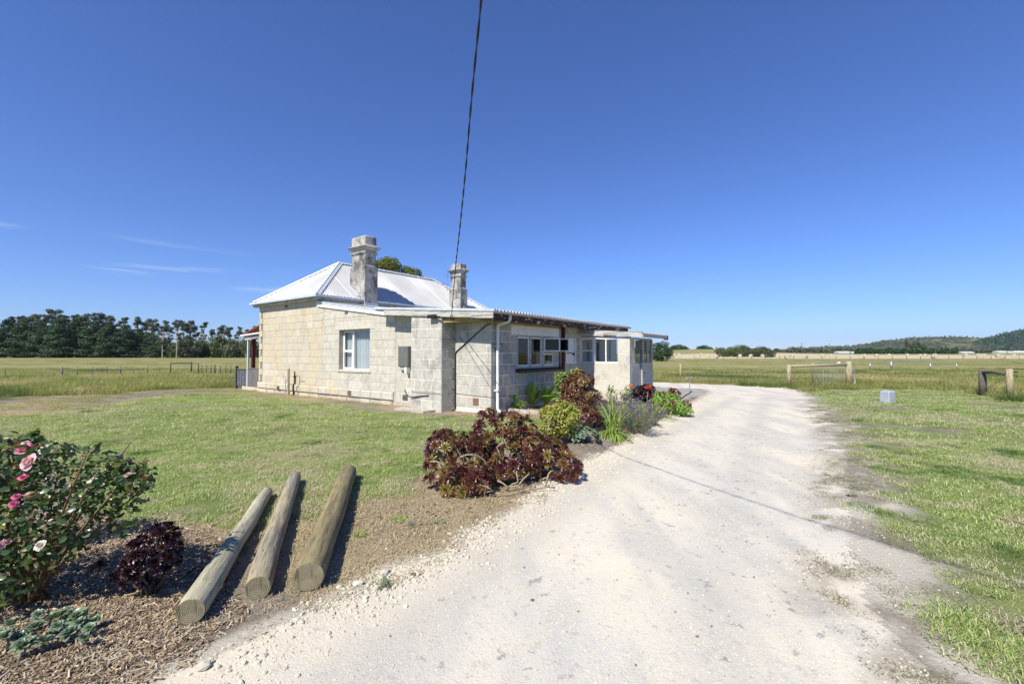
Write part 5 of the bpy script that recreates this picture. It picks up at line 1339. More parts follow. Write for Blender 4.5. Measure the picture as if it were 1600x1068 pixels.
S5 = plant('green_shrub', 'loose light green shrub beside the red post on the side wall', 1.75, 13.1)
bl = [(-.15, 0, .70, .38, .3, .42), (.1, 0, .95, .26, .24, .24), (-.35, 0, .85, .2, .2, .25), (-.1, -.1, .3, .3, .2, .25)]
v, t = crown(2600, bl, 0.075, .4, LEAF2, .4); link('foliage', arr_mesh('foliage', v, t), M['shrub_leaf'], S5)
mb = MB()
for i in range(8): mb.tube([(0, 0, 0), (r_.uniform(-.2, .1), 0, .5), (r_.uniform(-.5, .3), r_.uniform(-.1, .1), r_.uniform(.9, 1.25))], [.016, .01, .004], 6)
mb.build('stems', M['bark'], S5)
# pink rose bush at the left edge ---------------------------------------
def rose_bush(x, y, label, blobs, nleaf, npart, size, seed, flowers, canes):
    o = plant('rose_bush', label, x, y, cat='rose bush'); rr = np.random.default_rng(seed)
    b = np.array(blobs, float); wv = (b[:, 3] * b[:, 4] * b[:, 5]) ** .6; wv /= wv.sum(); k = rr.choice(len(b), nleaf, p=wv); u = unit(nleaf, rr)
    P = b[k, :3] + u * b[k, 3:] * (.35 + .7 * rr.random(nleaf) ** .6)[:, None]; Nn = u * .7 + .8 * unit(nleaf, rr) + [0, 0, .8]
    sp = rr.random(nleaf) * 6.28; S = size * (.65 + .7 * rr.random(nleaf))
    Rm = rot_from(Nn, sp)
    vis = np.argsort(P[:, 1] - .3 * P[:, 2])     # leaves on the drive side show largest
    me6 = []
    for c in range(7):
        m_ = arr_mesh('leaf', LEAF6[0] * [1, 1, 1], LEAF6[1], None, True)
        m_.materials.append(M['rose_leaf']); me6.append(m_)
    for i in vis[:npart]:
        l = bpy.data.objects.new('leaf', leaf_cols[int(rr.integers(0, len(leaf_cols)))]); COL.objects.link(l); l.parent = o
        l.matrix_local = Matrix.Translation(Vector(P[i])) @ Matrix(Rm[i].tolist()).to_4x4() @ Matrix.Diagonal((S[i], S[i], S[i], 1))
    rest_ = vis[npart:]; v, t = multi(LEAF6[0], LEAF6[1], P[rest_], Rm[rest_], S[rest_])
    f = link('foliage', arr_mesh('foliage', v, t, None, True), M['rose_leaf'], o); f['kind'] = 'stuff'
    for c in canes: MB().tube(c, np.linspace(.011, .004, len(c)), 6).build('cane', M['cane'], o, smooth=True)
    for (p, rad, mat, tilt, sd) in flowers:
        v, t = rose_flower(sd, rad, 26); f = link('flower', arr_mesh('flower', v, t, None, True), M[mat], o); f.location = p; f.rotation_euler = tilt
    return o
M['cane'] = simple('rose_cane', (0.16, 0.13, 0.06), 0.6, (0.20, 0.09, 0.05), 20)
leaf_cols = []
for i, (c, rgh) in enumerate((((0.045, 0.09, 0.03), .3), ((0.06, 0.12, 0.035), .3), ((0.13, 0.20, 0.045), .35), ((0.055, 0.10, 0.04), .28), ((0.20, 0.22, 0.05), .4), ((0.16, 0.05, 0.03), .35), ((0.06, 0.11, 0.045), .3), ((0.09, 0.16, 0.04), .3), ((0.075, 0.13, 0.05), .3), ((0.07, 0.13, 0.035), .3), ((0.10, 0.17, 0.06), .3))):
    m_ = arr_mesh('leaf', LEAF6[0] * [1.25, 1, 1], LEAF6[1], None, True); m_.materials.append(foliage('rose_leaf_tone', [c, tuple(x * 1.15 for x in c)], rgh, .3, .2, spec=.5)); leaf_cols.append(m_)
rx, ry = -3.08, 2.95
bl = [(0, 0, .55, .42, .35, .32), (-.35, 0, .6, .4, .35, .36), (.3, .05, .78, .28, .24, .20), (.45, .05, .68, .20, .2, .15), (-.2, 0, .88, .34, .3, .14), (-.1, -.2, .25, .28, .2, .2), (-.5, -.1, .3, .3, .3, .3), (.58, .05, .80, .10, .1, .07), (.1, 0, .98, .14, .1, .05), (-.35, -.25, .12, .2, .12, .12), (.33, .05, .98, .05, .05, .06), (-.05, .0, 1.04, .06, .05, .06), (.48, .02, .88, .07, .05, .06), (-.3, 0, 1.05, .08, .05, .05), (.66, .0, .74, .06, .06, .05), (.2, -.1, .40, .16, .12, .14), (.55, 0, .52, .10, .08, .10)]
def wp(u, v, yy):   # a spot at distance yy, in the bush's own frame
    r0 = ray(u, v); t_ = yy / r0[1]; return (r0[0] * t_ - rx, yy - ry, H + r0[2] * t_ - tzs(rx, ry))
fl = [(wp(47, 722, 2.75), .048, 'petal_pink', (1.0, -.4, 0), 31), (wp(36, 746, 2.72), .022, 'petal_hot', (.5, .2, 0), 32), (wp(22, 787, 2.68), .022, 'petal_hot', (.9, -.3, 1), 33), (wp(64, 852, 2.7), .03, 'petal_white', (.9, 0, 0), 34),
      (wp(6, 850, 2.7), .03, 'petal_pink', (.9, 0, 0), 35), (wp(200, 742, 2.95), .022, 'petal_pink', (.3, 0, 0), 36), (wp(72, 703, 2.95), .035, 'petal_white', (.6, .4, 0), 37), (wp(26, 776, 2.7), .022, 'petal_hot', (.3, .3, 0), 38), (wp(40, 692, 2.85), .02, 'petal_white', (.2, 0, 0), 39)]
cn = []
for i in range(16):
    tx, ty, tzq = r_.uniform(-.7, .65), r_.uniform(-.2, .25), r_.uniform(.6, 1.02); cn.append([(r_.uniform(-.1, .1), r_.uniform(-.08, .08), 0), (tx * .3, ty * .3, tzq * .4), (tx * .7, ty * .7, tzq * .75), (tx, ty, tzq)])
rose_bush(rx, ry, 'leafy rose bush with pale pink blooms at the left edge above the bark mulch', bl, 4200, 290, .044, 41, fl, cn)
rose_bush(-4.0, 3.55, 'second rose bush further back at the left edge of the view', [(0, 0, .6, .32, .3, .3), (.1, 0, .85, .2, .2, .12)], 900, 60, .05, 43, [((.28, -.1, .88), .05, 'petal_hot', (.6, .3, 0), 44)], [[(0, 0, 0), (0, 0, .5), (.1, 0, .9)], [(0, 0, 0), (.1, 0, .4), (.2, 0, .8)]])
# small weeds in the straw
for i, (u, v, s_) in enumerate(((625, 812, 1.0), (562, 835, .8), (690, 815, .7), (650, 820, .8), (1330, 775, .5), (595, 915, .6))):
    x, y = G(u, v)
    v_, t_ = blades_arr(60, .07 * s_, .03, .07, .012, 1.6, 2, rng, minspread=1)
    o = link('weed', arr_mesh('weed', v_, t_), M['bright_leaf'] if i < 2 else M['lav_leaf']); o.location = (x, y, tzs(x, y)); tag(o, ['leafy green weed in the dry straw right of the thickest log', 'small green weed nearest the thickest log', 'flat grey green weed by the driveway verge near the bronze aeonium', 'grey green weed among straw left of the verge', 'weed tuft on the right gravel edge', 'tiny weed at the gravel edge below the logs'][i], 'weed')

# ================================================================== LOGS
def log(name, label, a, b, ra, rb, mat, seed):
    a = Vector(a); b = Vector(b); d = b - a; L_ = d.length; rr = random.Random(seed)
    o = empty(name, a, 0, label, 'log'); o.rotation_mode = 'QUATERNION'; o.rotation_quaternion = d.to_track_quat('Z', 'Y')
    n, m = 40, 40; V = []; Q = []
    k1, k2 = rr.random() * 6, rr.random() * 6
    bx = [(rr.uniform(-.006, .006), rr.uniform(-.006, .006)) for _ in range(6)]
    knots = [(rr.uniform(.1, .95) * L_, rr.random() * 6.28, rr.uniform(.006, .014)) for _ in range(9)]
    for i in range(m + 1):
        t = i / m; z = t * L_; r0 = ra + (rb - ra) * t
        if i == 0: r0 -= .004
        if i == m: r0 -= .006
        cx_ = np.interp(t * 5, range(6), [q[0] for q in bx]); cy_ = np.interp(t * 5, range(6), [q[1] for q in bx])
        for j in range(n):
            q = 2 * math.pi * j / n
            rv = r0 * (1 + .02 * math.sin(2 * q + k1) + .012 * math.sin(3 * q + k2 + t * 2) + .006 * math.sin(9 * q + k1 * 3))
            for kz, ka, kh in knots:
                da = (q - ka + math.pi) % (2 * math.pi) - math.pi
                rv += kh * math.exp(-((z - kz) / .03) ** 2 - (da / .3) ** 2)
            V.append((cx_ + rv * math.cos(q), cy_ + rv * math.sin(q), z))
    for i in range(m):
        for j in range(n): Q.append((i * n + j, i * n + (j + 1) % n, (i + 1) * n + (j + 1) % n, (i + 1) * n + j))
    link('stem', arr_mesh('stem', np.array(V), np.array(Q), None, True), M[mat], o)
    for z, rad, nm in ((0, ra, 'sawn_end'), (L_, rb, 'sawn_end')):
        mb = MB(); c = bx[0] if z == 0 else bx[5]; base = V[:n] if z == 0 else V[m * n:]
        s_ = -1 if z == 0 else 1
        rings = [[(x, y, z + s_ * 0.0006) for x, y, _ in base], [((x - c[0]) * .95 + c[0], (y - c[1]) * .95 + c[1], z + s_ * .004) for x, y, _ in base]]
        mb.v = rings[0] + rings[1]; mb.f = [tuple(reversed(range(n, 2 * n))) if s_ < 0 else tuple(range(n, 2 * n))] + [(j, (j + 1) % n, n + (j + 1) % n, n + j) for j in range(n)]
        mb.build(nm, M['ring'], o)
    return o
def gz(x, y, h): return (x, y, tzs(x, y) + h)
log('treated_log', 'pale thin log lying leftmost of the three, nearest the mulch', gz(-1.89, 2.69, .078), gz(-2.72, 5.05, .068), .080, .058, 'log0', 1)
log('treated_log', 'middle log of the three with a grey mottled top', gz(-1.66, 2.97, .076), gz(-2.68, 5.6, .08), .080, .070, 'log1', 2)
log('treated_log', 'thickest, olive brown log, rightmost of the three', gz(-1.37, 3.06, .096), gz(-2.08, 5.78, .10), .102, .096, 'log2', 3)

# ================================================================== KERBS, POSTS, GATES
kb = [(-0.36, 12.55), (0.0, 12.32), (0.22, 12.20), (0.50, 12.0), (0.80, 11.75)]
def kerb(label, pts_):
    o = empty('garden_edging', (*pts_[0], 0), 0, label, 'edging')
    for (x0, y0), (x1, y1) in zip(pts_[:-1], pts_[1:]):
        d = np.array([x1 - x0, y1 - y0]); d /= np.linalg.norm(d); nrm = np.array([-d[1], d[0]]) * .06
        g_ = d * .008; A_ = np.array([x0, y0]) + g_; B_ = np.array([x1, y1]) - g_; bs = np.array(pts_[0]); z0, z1 = tzs(x0, y0), tzs(x1, y1)
        P4 = [A_ - nrm - bs, B_ - nrm - bs, B_ + nrm - bs, A_ + nrm - bs]; zz = [z0, z1, z1, z0]
        MB().hexa([(*p, z - .05) for p, z in zip(P4, zz)] + [(*p, z + .09 + random.uniform(-.008, .008)) for p, z in zip(P4, zz)]).build('edging_block', M['kerb'], o, bevel=.012)
kerb('pale concrete edging between the lawn and the bed under the side window', kb)
kerb('concrete edging behind the lavender in front of the porch wall', [(1.55, 11.2), (1.85, 11.9), (2.12, 12.6), (2.5, 13.4), (2.95, 14.2), (3.4, 14.9)])

def post(parent, x, y, h, r0, mat='fencewood', name='post', z0=None, square=False):
    z = tzs(x, y) - .05 if z0 is None else z0
    l = parent.location
    mb = MB()
    if square: mb.box(x - l.x - r0, y - l.y - r0, z - l.z, x - l.x + r0, y - l.y + r0, z + h - l.z)
    else: mb.tube([(x - l.x, y - l.y, z - l.z), (x - l.x, y - l.y, z + h - l.z)], [r0 * 1.03, r0 * .97], 12)
    return mb.build(name, M[mat], parent, smooth=not square)
# post and rail strainer beside the drive with open galvanised gate
fx_, fy_ = 13.33, 21.69
g1 = empty('strainer_fence', (fx_, fy_, tzs(fx_, fy_)), 0, 'timber strainer panel with two posts and a pale rail at the end of the driveway', 'fence')
post(g1, 13.33, 21.69, 1.12, .085); post(g1, 16.22, 21.69, 1.28, .13)
MB().tube([(0.07, 0, .99), (2.78, 0, 1.07)], .065, 10).build('rail', M['fencewood'], g1, smooth=True)
MB().tube([(0.05, .02, .95), (2.8, .02, .1)], .005, 4).tube([(0.05, -.02, .95), (2.8, .0, .12)], .005, 4).build('brace_wire', M['galv'], g1)
MB().box(2.35, -.05, 1.12, 2.45, .05, 1.20).build('insulator', M['whitepaint'], g1)
g2 = empty('farm_gate', (15.0, 22.5, tzs(15, 22.5)), 0, 'galvanised farm gate with wire mesh standing open behind the timber strainer', 'gate')
gw, gh = 2.12, 1.12; r5 = .022
MB().tube([(0, 0, .12), (0, 0, gh - .1), (.03, 0, gh - .03), (.1, 0, gh), (gw - .12, 0, gh), (gw - .04, 0, gh - .03), (gw, 0, gh - .12), (gw, 0, .12), (0, 0, .12)], r5, 8).build('gate_frame', M['galv'], g2, smooth=True)
for x in (.55, 1.15): MB().tube([(x, 0, .12), (x, 0, gh)], .016, 6).build('upright', M['galv'], g2)
for i in range(11): MB().tube([(.18 * (i + 1), 0, .12), (.18 * (i + 1), 0, gh)], .008, 4).build('mesh_wire', M['galv'], g2)
for i in range(7): MB().tube([(0, 0, .2 + i * .13), (gw, 0, .2 + i * .13)], .007, 4).build('mesh_wire', M['galv'], g2)
g3 = empty('farm_gate', (10.2, 26.5, tzs(10.2, 26.5)), 0, 'low wire fence running from the lone timber post to the strainer panel', 'fence')
g3['category'] = 'fence'
post(g3, 10.25, 27.4, 1.05, .06)
p0 = np.array([10.25, 27.4]); p1 = np.array([13.33, 21.75])
l3 = g3.location
for h in (.25, .45, .65, .85):
    MB().tube([(p0[0] - l3.x, p0[1] - l3.y, tzs(*p0) + h - l3.z), (p1[0] - l3.x, p1[1] - l3.y, tzs(*p1) + h - l3.z)], .003, 4).build('wire', M['galv'], g3)
g3.name = 'wire_fence'
# right hand strainer at the lawn corner
g4 = empty('strainer_fence', (18.1, 17.36, tzs(18.1, 17.36)), 0, 'dark weathered two post strainer at the right edge of the lawn', 'fence')
post(g4, 18.12, 17.36, 1.02, .12, 'fencedark'); post(g4, 17.72, 16.05, 1.10, .095, 'fencewood')
MB().tube([(0, 0, .86), (-.2, -.6, .92), (-.38, -1.28, .86)], .06, 10).build('rail', M['fencedark'], g4, smooth=True)
MB().tube([(0, .03, .15), (-.38, -1.28, .85)], .006, 4).tube([(0.02, -.02, .12), (-.38, -1.28, .80)], .006, 4).build('brace_wire', M['black'], g4)
MB().box(-.33, -1.42, .93, -.2, -1.36, .97).build('insulator', M['black'], g4)
# grey plastic box on the lawn
bx0, by0 = 12.32, 14.8
bb = empty('plastic_bin', (bx0, by0, tzs(bx0, by0)), R(20), 'pale grey blue plastic box standing upside down on the lawn', 'box')
mb = MB(); mb.hexa([(-.18, -.15, 0), (.18, -.15, 0), (.18, .15, 0), (-.18, .15, 0), (-.165, -.14, .38), (.165, -.14, .38), (.165, .14, .38), (-.165, .14, .38)]); mb.build('body', M['greybox'], bb, bevel=.035)
MB().box(-.185, -.155, .0, .185, .155, .03).build('rim', M['greybox'], bb, bevel=.01)
MB().hexa([(-.12, -.10, .375), (.12, -.10, .375), (.12, .10, .375), (-.12, .10, .375), (-.11, -.09, .395), (.11, -.09, .395), (.11, .09, .395), (-.11, .09, .395)]).build('base_panel', M['greybox'], bb, bevel=.012)
# garden tap on thin stand
tp = empty('garden_tap', (7.27, 18.45, tzs(7.27, 18.45)), 0, 'thin metal tap stand at the far corner of the concrete apron', 'tap')
MB().tube([(0, 0, 0), (0, 0, .60)], .018, 8).build('stand_pipe', M['galv'], tp)
MB().tube([(0, 0, .58), (-.1, -.05, .60), (-.14, -.06, .54)], .02, 8).box(-.07, -.08, .61, .07, -.02, .64).build('spout', M['galv'], tp)
# dark hose across the apron edge
hz = [(5.1, 14.6), (5.9, 15.9), (6.6, 17.0), (7.1, 18.0), (7.5, 19.1)]
o = MB().tube([(x + .1 * math.sin(i * 2), y, tzs(x, y) + .03) for i, (x, y) in enumerate(hz)], .014, 8).build('garden_hose', M['black']); tag(o, 'dark garden hose lying along the apron edge towards the tap', 'hose')
o = MB().tube([(x - .3, y + .2, tzs(x, y) + .02) for i, (x, y) in enumerate(hz[1:4])], .02, 8).build('steel_edging', M['galv']); tag(o, 'thin metal edge strip between the apron and the drive', 'edging')

# paddock fences -------------------------------------------------------
def hit(u, v):
    """where a line of sight meets the rolling paddock"""
    r0 = ray(u, v); ts = np.geomspace(8, 900, 3000); P = r0[None] * ts[:, None]; dz = P[:, 2] + H - tz_far(P[:, 0], P[:, 1])
    i = np.argmax(dz < 0) if (dz < 0).any() else len(ts) - 1
    return float(P[i, 0]), float(P[i, 1])
def far_fence(label, pts_, h, rad, rails=(), mat='fencedark', wires=(.3, .55, .8), name='post_and_wire_fence'):
    x0, y0 = pts_[0]; o = empty(name, (x0, y0, tzs(x0, y0)), 0, label, 'fence')
    for i, (x, y) in enumerate(pts_): post(o, x, y, h[i] if isinstance(h, list) else h, rad[i] if isinstance(rad, list) else rad, mat)
    l = o.location
    for (xa, ya), (xb, yb) in zip(pts_[:-1], pts_[1:]):
        for w_ in wires: MB().tube([(xa - l.x, ya - l.y, tzs(xa, ya) + w_ - l.z), (xb - l.x, yb - l.y, tzs(xb, yb) + w_ - l.z)], .004, 3, cap=False).build('wire', M['galv'], o)
    for i, j, z_ in rails:
        (xa, ya), (xb, yb) = pts_[i], pts_[j]
        MB().tube([(xa - l.x, ya - l.y, tzs(xa, ya) + z_ - l.z), (xb - l.x, yb - l.y, tzs(xb, yb) + z_ - l.z)], .05, 6).build('rail', M[mat], o)
    return o
yy = 42.0
far_fence('low post and wire fence crossing the left paddock', [((u - 800) / F * yq, yq) for u, yq in ((-60, 36), (9, 37), (98, 39), (122, 40), (146, 41), (168, 42), (189, 43), (209, 44), (231, 45), (250, 46))], 0.85, [.03, .03, .06, .03, .03, .035, .05, .03, .035, .03], mat='oldpaling')
far_fence('timber rail strainer in the left paddock beside the verandah', [((u - 800) / F * yq, yq) for u, yq in ((267, 46), (299.5, 50), (310.5, 47), (316, 46), (323, 45), (330, 44), (336, 43), (345, 42), (353.5, 41), (361, 40))], [1.15, 1.3, 1.15, .9, .9, .9, 1.0, .9, .9, .9], [.06, .08, .06, .04, .04, .04, .07, .04, .04, .04], rails=((0, 1, 1.05), (1, 2, 1.05)), mat='fencedark')
far_fence('distant strainer rails with a wire gate in the right paddock', [((u - 800) / F * 60, 60) for u in (1359, 1392, 1453, 1494)], [.9, 1.15, .85, .8], [.07, .12, .1, .07], rails=((0, 1, .85), (1, 2, 1.0), (2, 3, .75)), mat='galv')
far_fence('post and wire fence along the near side of the hay field', [((u - 800) / F * 170, 170) for u in range(1130, 1640, 22)], 1.2, .09)

# hay bales -------------------------------------------------------------
def bale_mesh():
    mb = MB(); n = 20; V = []
    r0, w0 = .72, 1.25
    for x, rr_ in ((-w0 / 2, .62), (-w0 / 2 + .05, .71), (0, .73), (w0 / 2 - .05, .71), (w0 / 2, .62)):
        for j in range(n):
            q = 2 * math.pi * j / n; z = .70 + rr_ * math.sin(q)
            V.append((x, rr_ * math.cos(q), max(z, 0.0) if z > 0 else 0))
    mb.v = V
    for i in range(4):
        for j in range(n): mb.f.append((i * n + j, i * n + (j + 1) % n, (i + 1) * n + (j + 1) % n, (i + 1) * n + j))
    mb.f += [tuple(range(n - 1, -1, -1)), tuple(range(4 * n, 5 * n))]
    me = bpy.data.meshes.new('hay_bale'); me.from_pydata(mb.v, [], mb.f); me.update(); me.materials.append(M['bale'])
    for p in me.polygons: p.use_smooth = len(p.vertices) == 4
    return me
bm_ = bale_mesh()
bales = [(35, 295, 1), (65, 280, 1), (180, 278, 1), (305, 276, 1), (480, 274, 1), (603, 281, 1), (650, 278, 1), (745, 275, 1), (735, 295, 1), (1040, 277, 1), (1163, 274, 1), (1215, 278, 1), (1188, 293, 1), (1350, 283, 1), (1392, 296, 1), (1508, 281, 1),
         (170, 215, 2), (200, 195, 2), (232, 190, 2), (240, 212, 2), (385, 215, 2), (403, 217, 2), (427, 190, 2), (493, 215, 2), (563, 218, 2), (780, 208, 2), (875, 210, 2), (980, 208, 2), (1008, 208, 2), (1056, 208, 2), (1115, 210, 2), (1138, 206, 2), (1199, 222, 2), (1215, 205, 2), (1248, 207, 2), (1355, 216, 2), (1505, 203, 2), (1522, 206, 2), (1590, 208, 2)]
bales.sort(key=lambda q: 1340 + q[0] / 6.154 if q[2] == 1 else 1020 + q[0] / 5.714)
for i, (a_, b_, k) in enumerate(bales):
    u, v = (1340 + a_ / 6.154, 510 + b_ / 6.154 + 1.9) if k == 1 else (1020 + a_ / 5.714, 520 + b_ / 5.714 + 1.6)
    x, y = hit(u, v)
    y_c = min(max(y, 150), 420); x *= y_c / y; y = y_c
    o = bpy.data.objects.new('hay_bale', bm_); COL.objects.link(o); o.scale = (1.12,) * 3; o.location = (x, y, tzs(x, y) - .03); o.rotation_euler = (0, 0, rng.random() * .9 + .5)
    tag(o, 'round hay bale in the cut field, ' + which(i, len(bales)) + ' of the bales in view', 'hay bale', 'round hay bales in the cut field')

# ================================================================== TREES
rng = np.random.default_rng(23)
def pine_mesh(seed, h=20.0, rad=5.5):
    r = np.random.default_rng(seed); bl = []
    for i in range(34):
        f = (i + r.random()) / 34; z = h * (.04 + .92 * f); rr_ = rad * (1 - f ** 2.6) * (.75 + .45 * r.random()) + .8; a = i * 2.4 + r.normal() * .4
        bl.append((math.cos(a) * rr_ * .55, math.sin(a) * rr_ * .6, z, rr_ * .52 + .5, rr_ * .52 + .5, h * .036 + .25))
    for i in range(10): bl.append((r.normal() * rad * .3, r.normal() * rad * .3, h * (.1 + .7 * r.random()), rad * .4, rad * .4, h * .09))
    for i in range(4): bl.append((r.normal() * 1.1, r.normal() * 1.1, h * (.93 + .06 * r.random()), 1.0, 1.0, .7))
    return crown(8000, bl, .70, .5, LEAF2, .35, r)
def gum_mesh(seed, h=22.0, rad=4.5, low=.45, n=3600, leaf=.5):
    r = np.random.default_rng(seed); bl = []; tips = []
    for i in range(22):
        f = r.random() ** .85; z = h * (low + (1 - low) * f) - .8; a = r.random() * 6.28; d = rad * (1 - .55 * f) * r.random() ** .5
        s_ = rad * (.20 + .16 * r.random()); bl.append((math.cos(a) * d, math.sin(a) * d, z, s_, s_, s_ * .62)); tips.append(bl[-1][:3])
    v, t = crown(n, bl, leaf, .4, LEAF2, .35, r)
    mb = MB(); mb.tube([(0, 0, -.3), (.15, 0, h * .3), (r.normal() * .4, 0, h * .6), (0, 0, h * .88)], [.38, .3, .2, .08], 7)
    for p in tips[:11]:
        zz = p[2] * .62; mb.tube([(0, 0, zz), (p[0] * .55, p[1] * .55, (zz + p[2]) / 2), p], [.14, .10, .04], 5)
    return (v, t), mb
pines = [src('crown', pine_mesh(100 + i), M['pine']) for i in range(4)]
ptr = MB().tube([(0, 0, -.3), (.1, 0, 8), (0, 0, 17)], [.45, .3, .08], 7); ptm = bpy.data.meshes.new('trunk'); ptm.from_pydata(ptr.v, [], ptr.f); ptm.materials.append(M['bark'])
gums = []
for i in range(5):
    vt, mb = gum_mesh(120 + i, 22, 4.4 + .4 * (i % 3), .16 + .07 * (i % 3)); tm = bpy.data.meshes.new('trunk'); tm.from_pydata(mb.v, [], mb.f); tm.materials.append(M['gumbark'])
    gums.append((src('crown', vt, M['gum']), tm))
def tree(name, label, cat, group, x, y, crown_me, trunk_me, s, sz=None, rz=None, z=None):
    o = empty(name, (x, y, float(tz_far(x, y)) if z is None else z), rng.random() * 6.28 if rz is None else rz, label, cat, group)
    for nm, me in (('crown', crown_me), ('trunk', trunk_me)):
        c = bpy.data.objects.new(nm, me); COL.objects.link(c); c.parent = o
    o.scale = (s, s, sz or s); return o
# dark pine row on the left; tops follow the row's outline
tops0 = [(-100, 509), (-55, 506), (-10, 508), (22, 506), (52, 508), (80, 507), (108, 506), (133, 508), (160, 510), (184, 514), (207, 518), (228, 524)]
for i, (u, v) in enumerate(tops0):
    y = 242.0; x = (u - 800) / F * y; z = float(tz_far(x, y)); ht = H + (552 - v) / F * y - z
    tree('pine_tree', 'dark pine standing behind the front pines of the row, ' + which(i, len(tops0)), 'tree', 'dark pines in the row beyond the left paddock', x, y, pines[(i + 2) % 4], ptm, ht / 20 * 1.3, ht / 20)
tops = [(-120, 505), (-75, 500), (-30, 502), (8, 499), (38, 497), (66, 500), (94, 498), (120, 497), (146, 501), (172, 504), (196, 507), (218, 514), (238, 519), (255, 527)]
for i, (u, v) in enumerate(tops):
    y = 228 + rng.normal() * 4; x = (u - 800) / F * y; z = float(tz_far(x, y)); ht = H + (552 - v) / F * y - z
    tree('pine_tree', 'tall dark green pine in the dense row beyond the paddock, ' + which(i, len(tops)), 'tree', 'dark pines in the row beyond the left paddock', x, y, pines[i % 4], ptm, max(.95, ht / 20 * 1.15), ht / 20)
gt = [(18, 493), (34, 492), (52, 487), (67, 488), (84, 482), (100, 491), (120, 490), (133, 486), (150, 485), (165, 492)]
for i, (u, v) in enumerate(gt):
    y = 254 + rng.normal() * 4; x = (u - 800) / F * y; z = float(tz_far(x, y)); ht = H + (552 - v) / F * y - z
    g_ = gums[i % 5]; tree('gum_tree', 'gum tree crown rising above the dark pines, ' + which(i, len(gt)), 'tree', 'gum trees above the pine row', x, y, g_[0], g_[1], ht / 22, ht / 22)
gt = [(178, 494), (192, 492), (214, 493), (228, 497), (238, 497), (254, 499), (264, 508), (276, 498), (286, 498), (298, 500), (306, 510), (318, 500), (331, 513), (346, 505), (357, 510), (372, 509), (384, 512), (398, 508), (412, 512)]
for i, (u, v) in enumerate(gt):
    y = 236 + rng.normal() * 7; x = (u - 800) / F * y; z = float(tz_far(x, y)); ht = H + (552 - v) / F * y - z
    g_ = gums[(i * 2 + 1) % 5]; tree('gum_tree', 'slender gum tree in the open row beside the cottage, ' + which(i, len(gt)), 'tree', 'slender gum trees right of the pine row', x, y, g_[0], g_[1], ht / 22 * .85, ht / 22)
# low understorey below the gums
bush_me = [src('crown', crown(1500, [(0, 0, 2, 3.2, 3, 2.2), (2, 0, 3, 2, 2, 2), (-2, .5, 1.6, 2.4, 2, 1.8), (0, 0, 3.8, 1.4, 1.4, 1)], .5, .4, LEAF2, .45), M[m_]) for m_ in ('gum', 'understorey', 'gum')]
btr = bpy.data.meshes.new('trunk'); q_ = MB().tube([(0, 0, -.2), (0, 0, 2.5)], .2, 6); btr.from_pydata(q_.v, [], q_.f); btr.materials.append(M['bark'])
for i, u in enumerate(range(268, 430, 11)):
    y = 229 + rng.normal() * 3; x = (u + rng.normal() * 3 - 800) / F * y
    s_ = 1.0 + 1.0 * rng.random(); tree('bush', 'low bush beneath the slender gum trees, ' + which(i, 15), 'bush', 'bushes under the slender gums', x, y, bush_me[i % 3], btr, s_, s_ * (1 + .5 * rng.random()))
# olive crown above the roof
vb = []
r = np.random.default_rng(77)
for dx, z, s_ in ((-3.6, 8.6, .9), (-2.7, 9.4, 1.0), (-1.6, 9.7, 1.15), (-.5, 9.3, 1.0), (.4, 8.8, 1.0), (1.2, 8.6, .95), (1.7, 8.0, .8), (3.1, 7.6, .55), (4.0, 7.3, .5), (-1.8, 8.5, 1.1), (-.2, 8.0, .9), (-3.0, 8.0, .9), (2.6, 7.2, .5)):
    vb.append((dx, r.normal() * .6, z, s_, s_, s_ * .66))
vt = crown(9000, vb, .17, .5, LEAF2, .55, r)
mb = MB().tube([(0, 0, -.3), (.2, 0, 3), (-.4, 0, 6), (-1.4, 0, 8.6)], [.35, .3, .2, .08], 8)
for b_ in vb: mb.tube([(-.1, 0, 5), (b_[0] * .6, b_[1] * .5, 6.8), (b_[0], b_[1], b_[2])], [.14, .1, .04], 5)
tm = bpy.data.meshes.new('trunk'); tm.from_pydata(mb.v, [], mb.f); tm.materials.append(M['gumbark'])
yq = 46.0; xq = (622 - 800) / F * yq
tree('olive_green_tree', 'olive green rounded tree crown showing above the ridge between the two chimneys', 'tree', None, xq, yq, src('crown', vt, M['olive']), tm, 1.12, 1.12, 0.0, z=.1)
# trees on the right
def dense(seed, n, bl, leaf): return src('crown', crown(n, bl, leaf, .5, LEAF2, .45, np.random.default_rng(seed)), M['pine'])
rb = [(0, 0, 2.6, 2.6, 2.4, 2.2), (-1.6, 0, 2.0, 1.9, 1.8, 1.6), (1.6, 0, 2.1, 1.7, 1.6, 1.6), (.3, 0, 4.0, 1.6, 1.5, 1.2), (-1.2, 0, 3.6, 1.3, 1.2, 1.0), (1.3, 0, 3.4, 1.3, 1.2, 1.0)]
dm = [dense(140 + i, 3600, [tuple(np.array(b) * (1 + .12 * np.random.default_rng(i * 9 + j).normal(size=6))) for j, b in enumerate(rb)], .34) for i in range(3)]
for i, (u, yq, s_, lab) in enumerate(((1003, 125, .95, 'dark dense tree seen through the porch glass'), (1034, 120, 1.02, 'dark dense tree just right of the porch roof'))):
    x = (u - 800) / F * yq; tree('round_tree', lab, 'tree', None, x, yq, dm[i], btr, s_, s_)
grp = [(1128, 541.5), (1139, 541), (1148, 543), (1155, 545), (1162, 537.5), (1167, 540), (1176, 543), (1184, 544), (1193, 540), (1199, 542)]
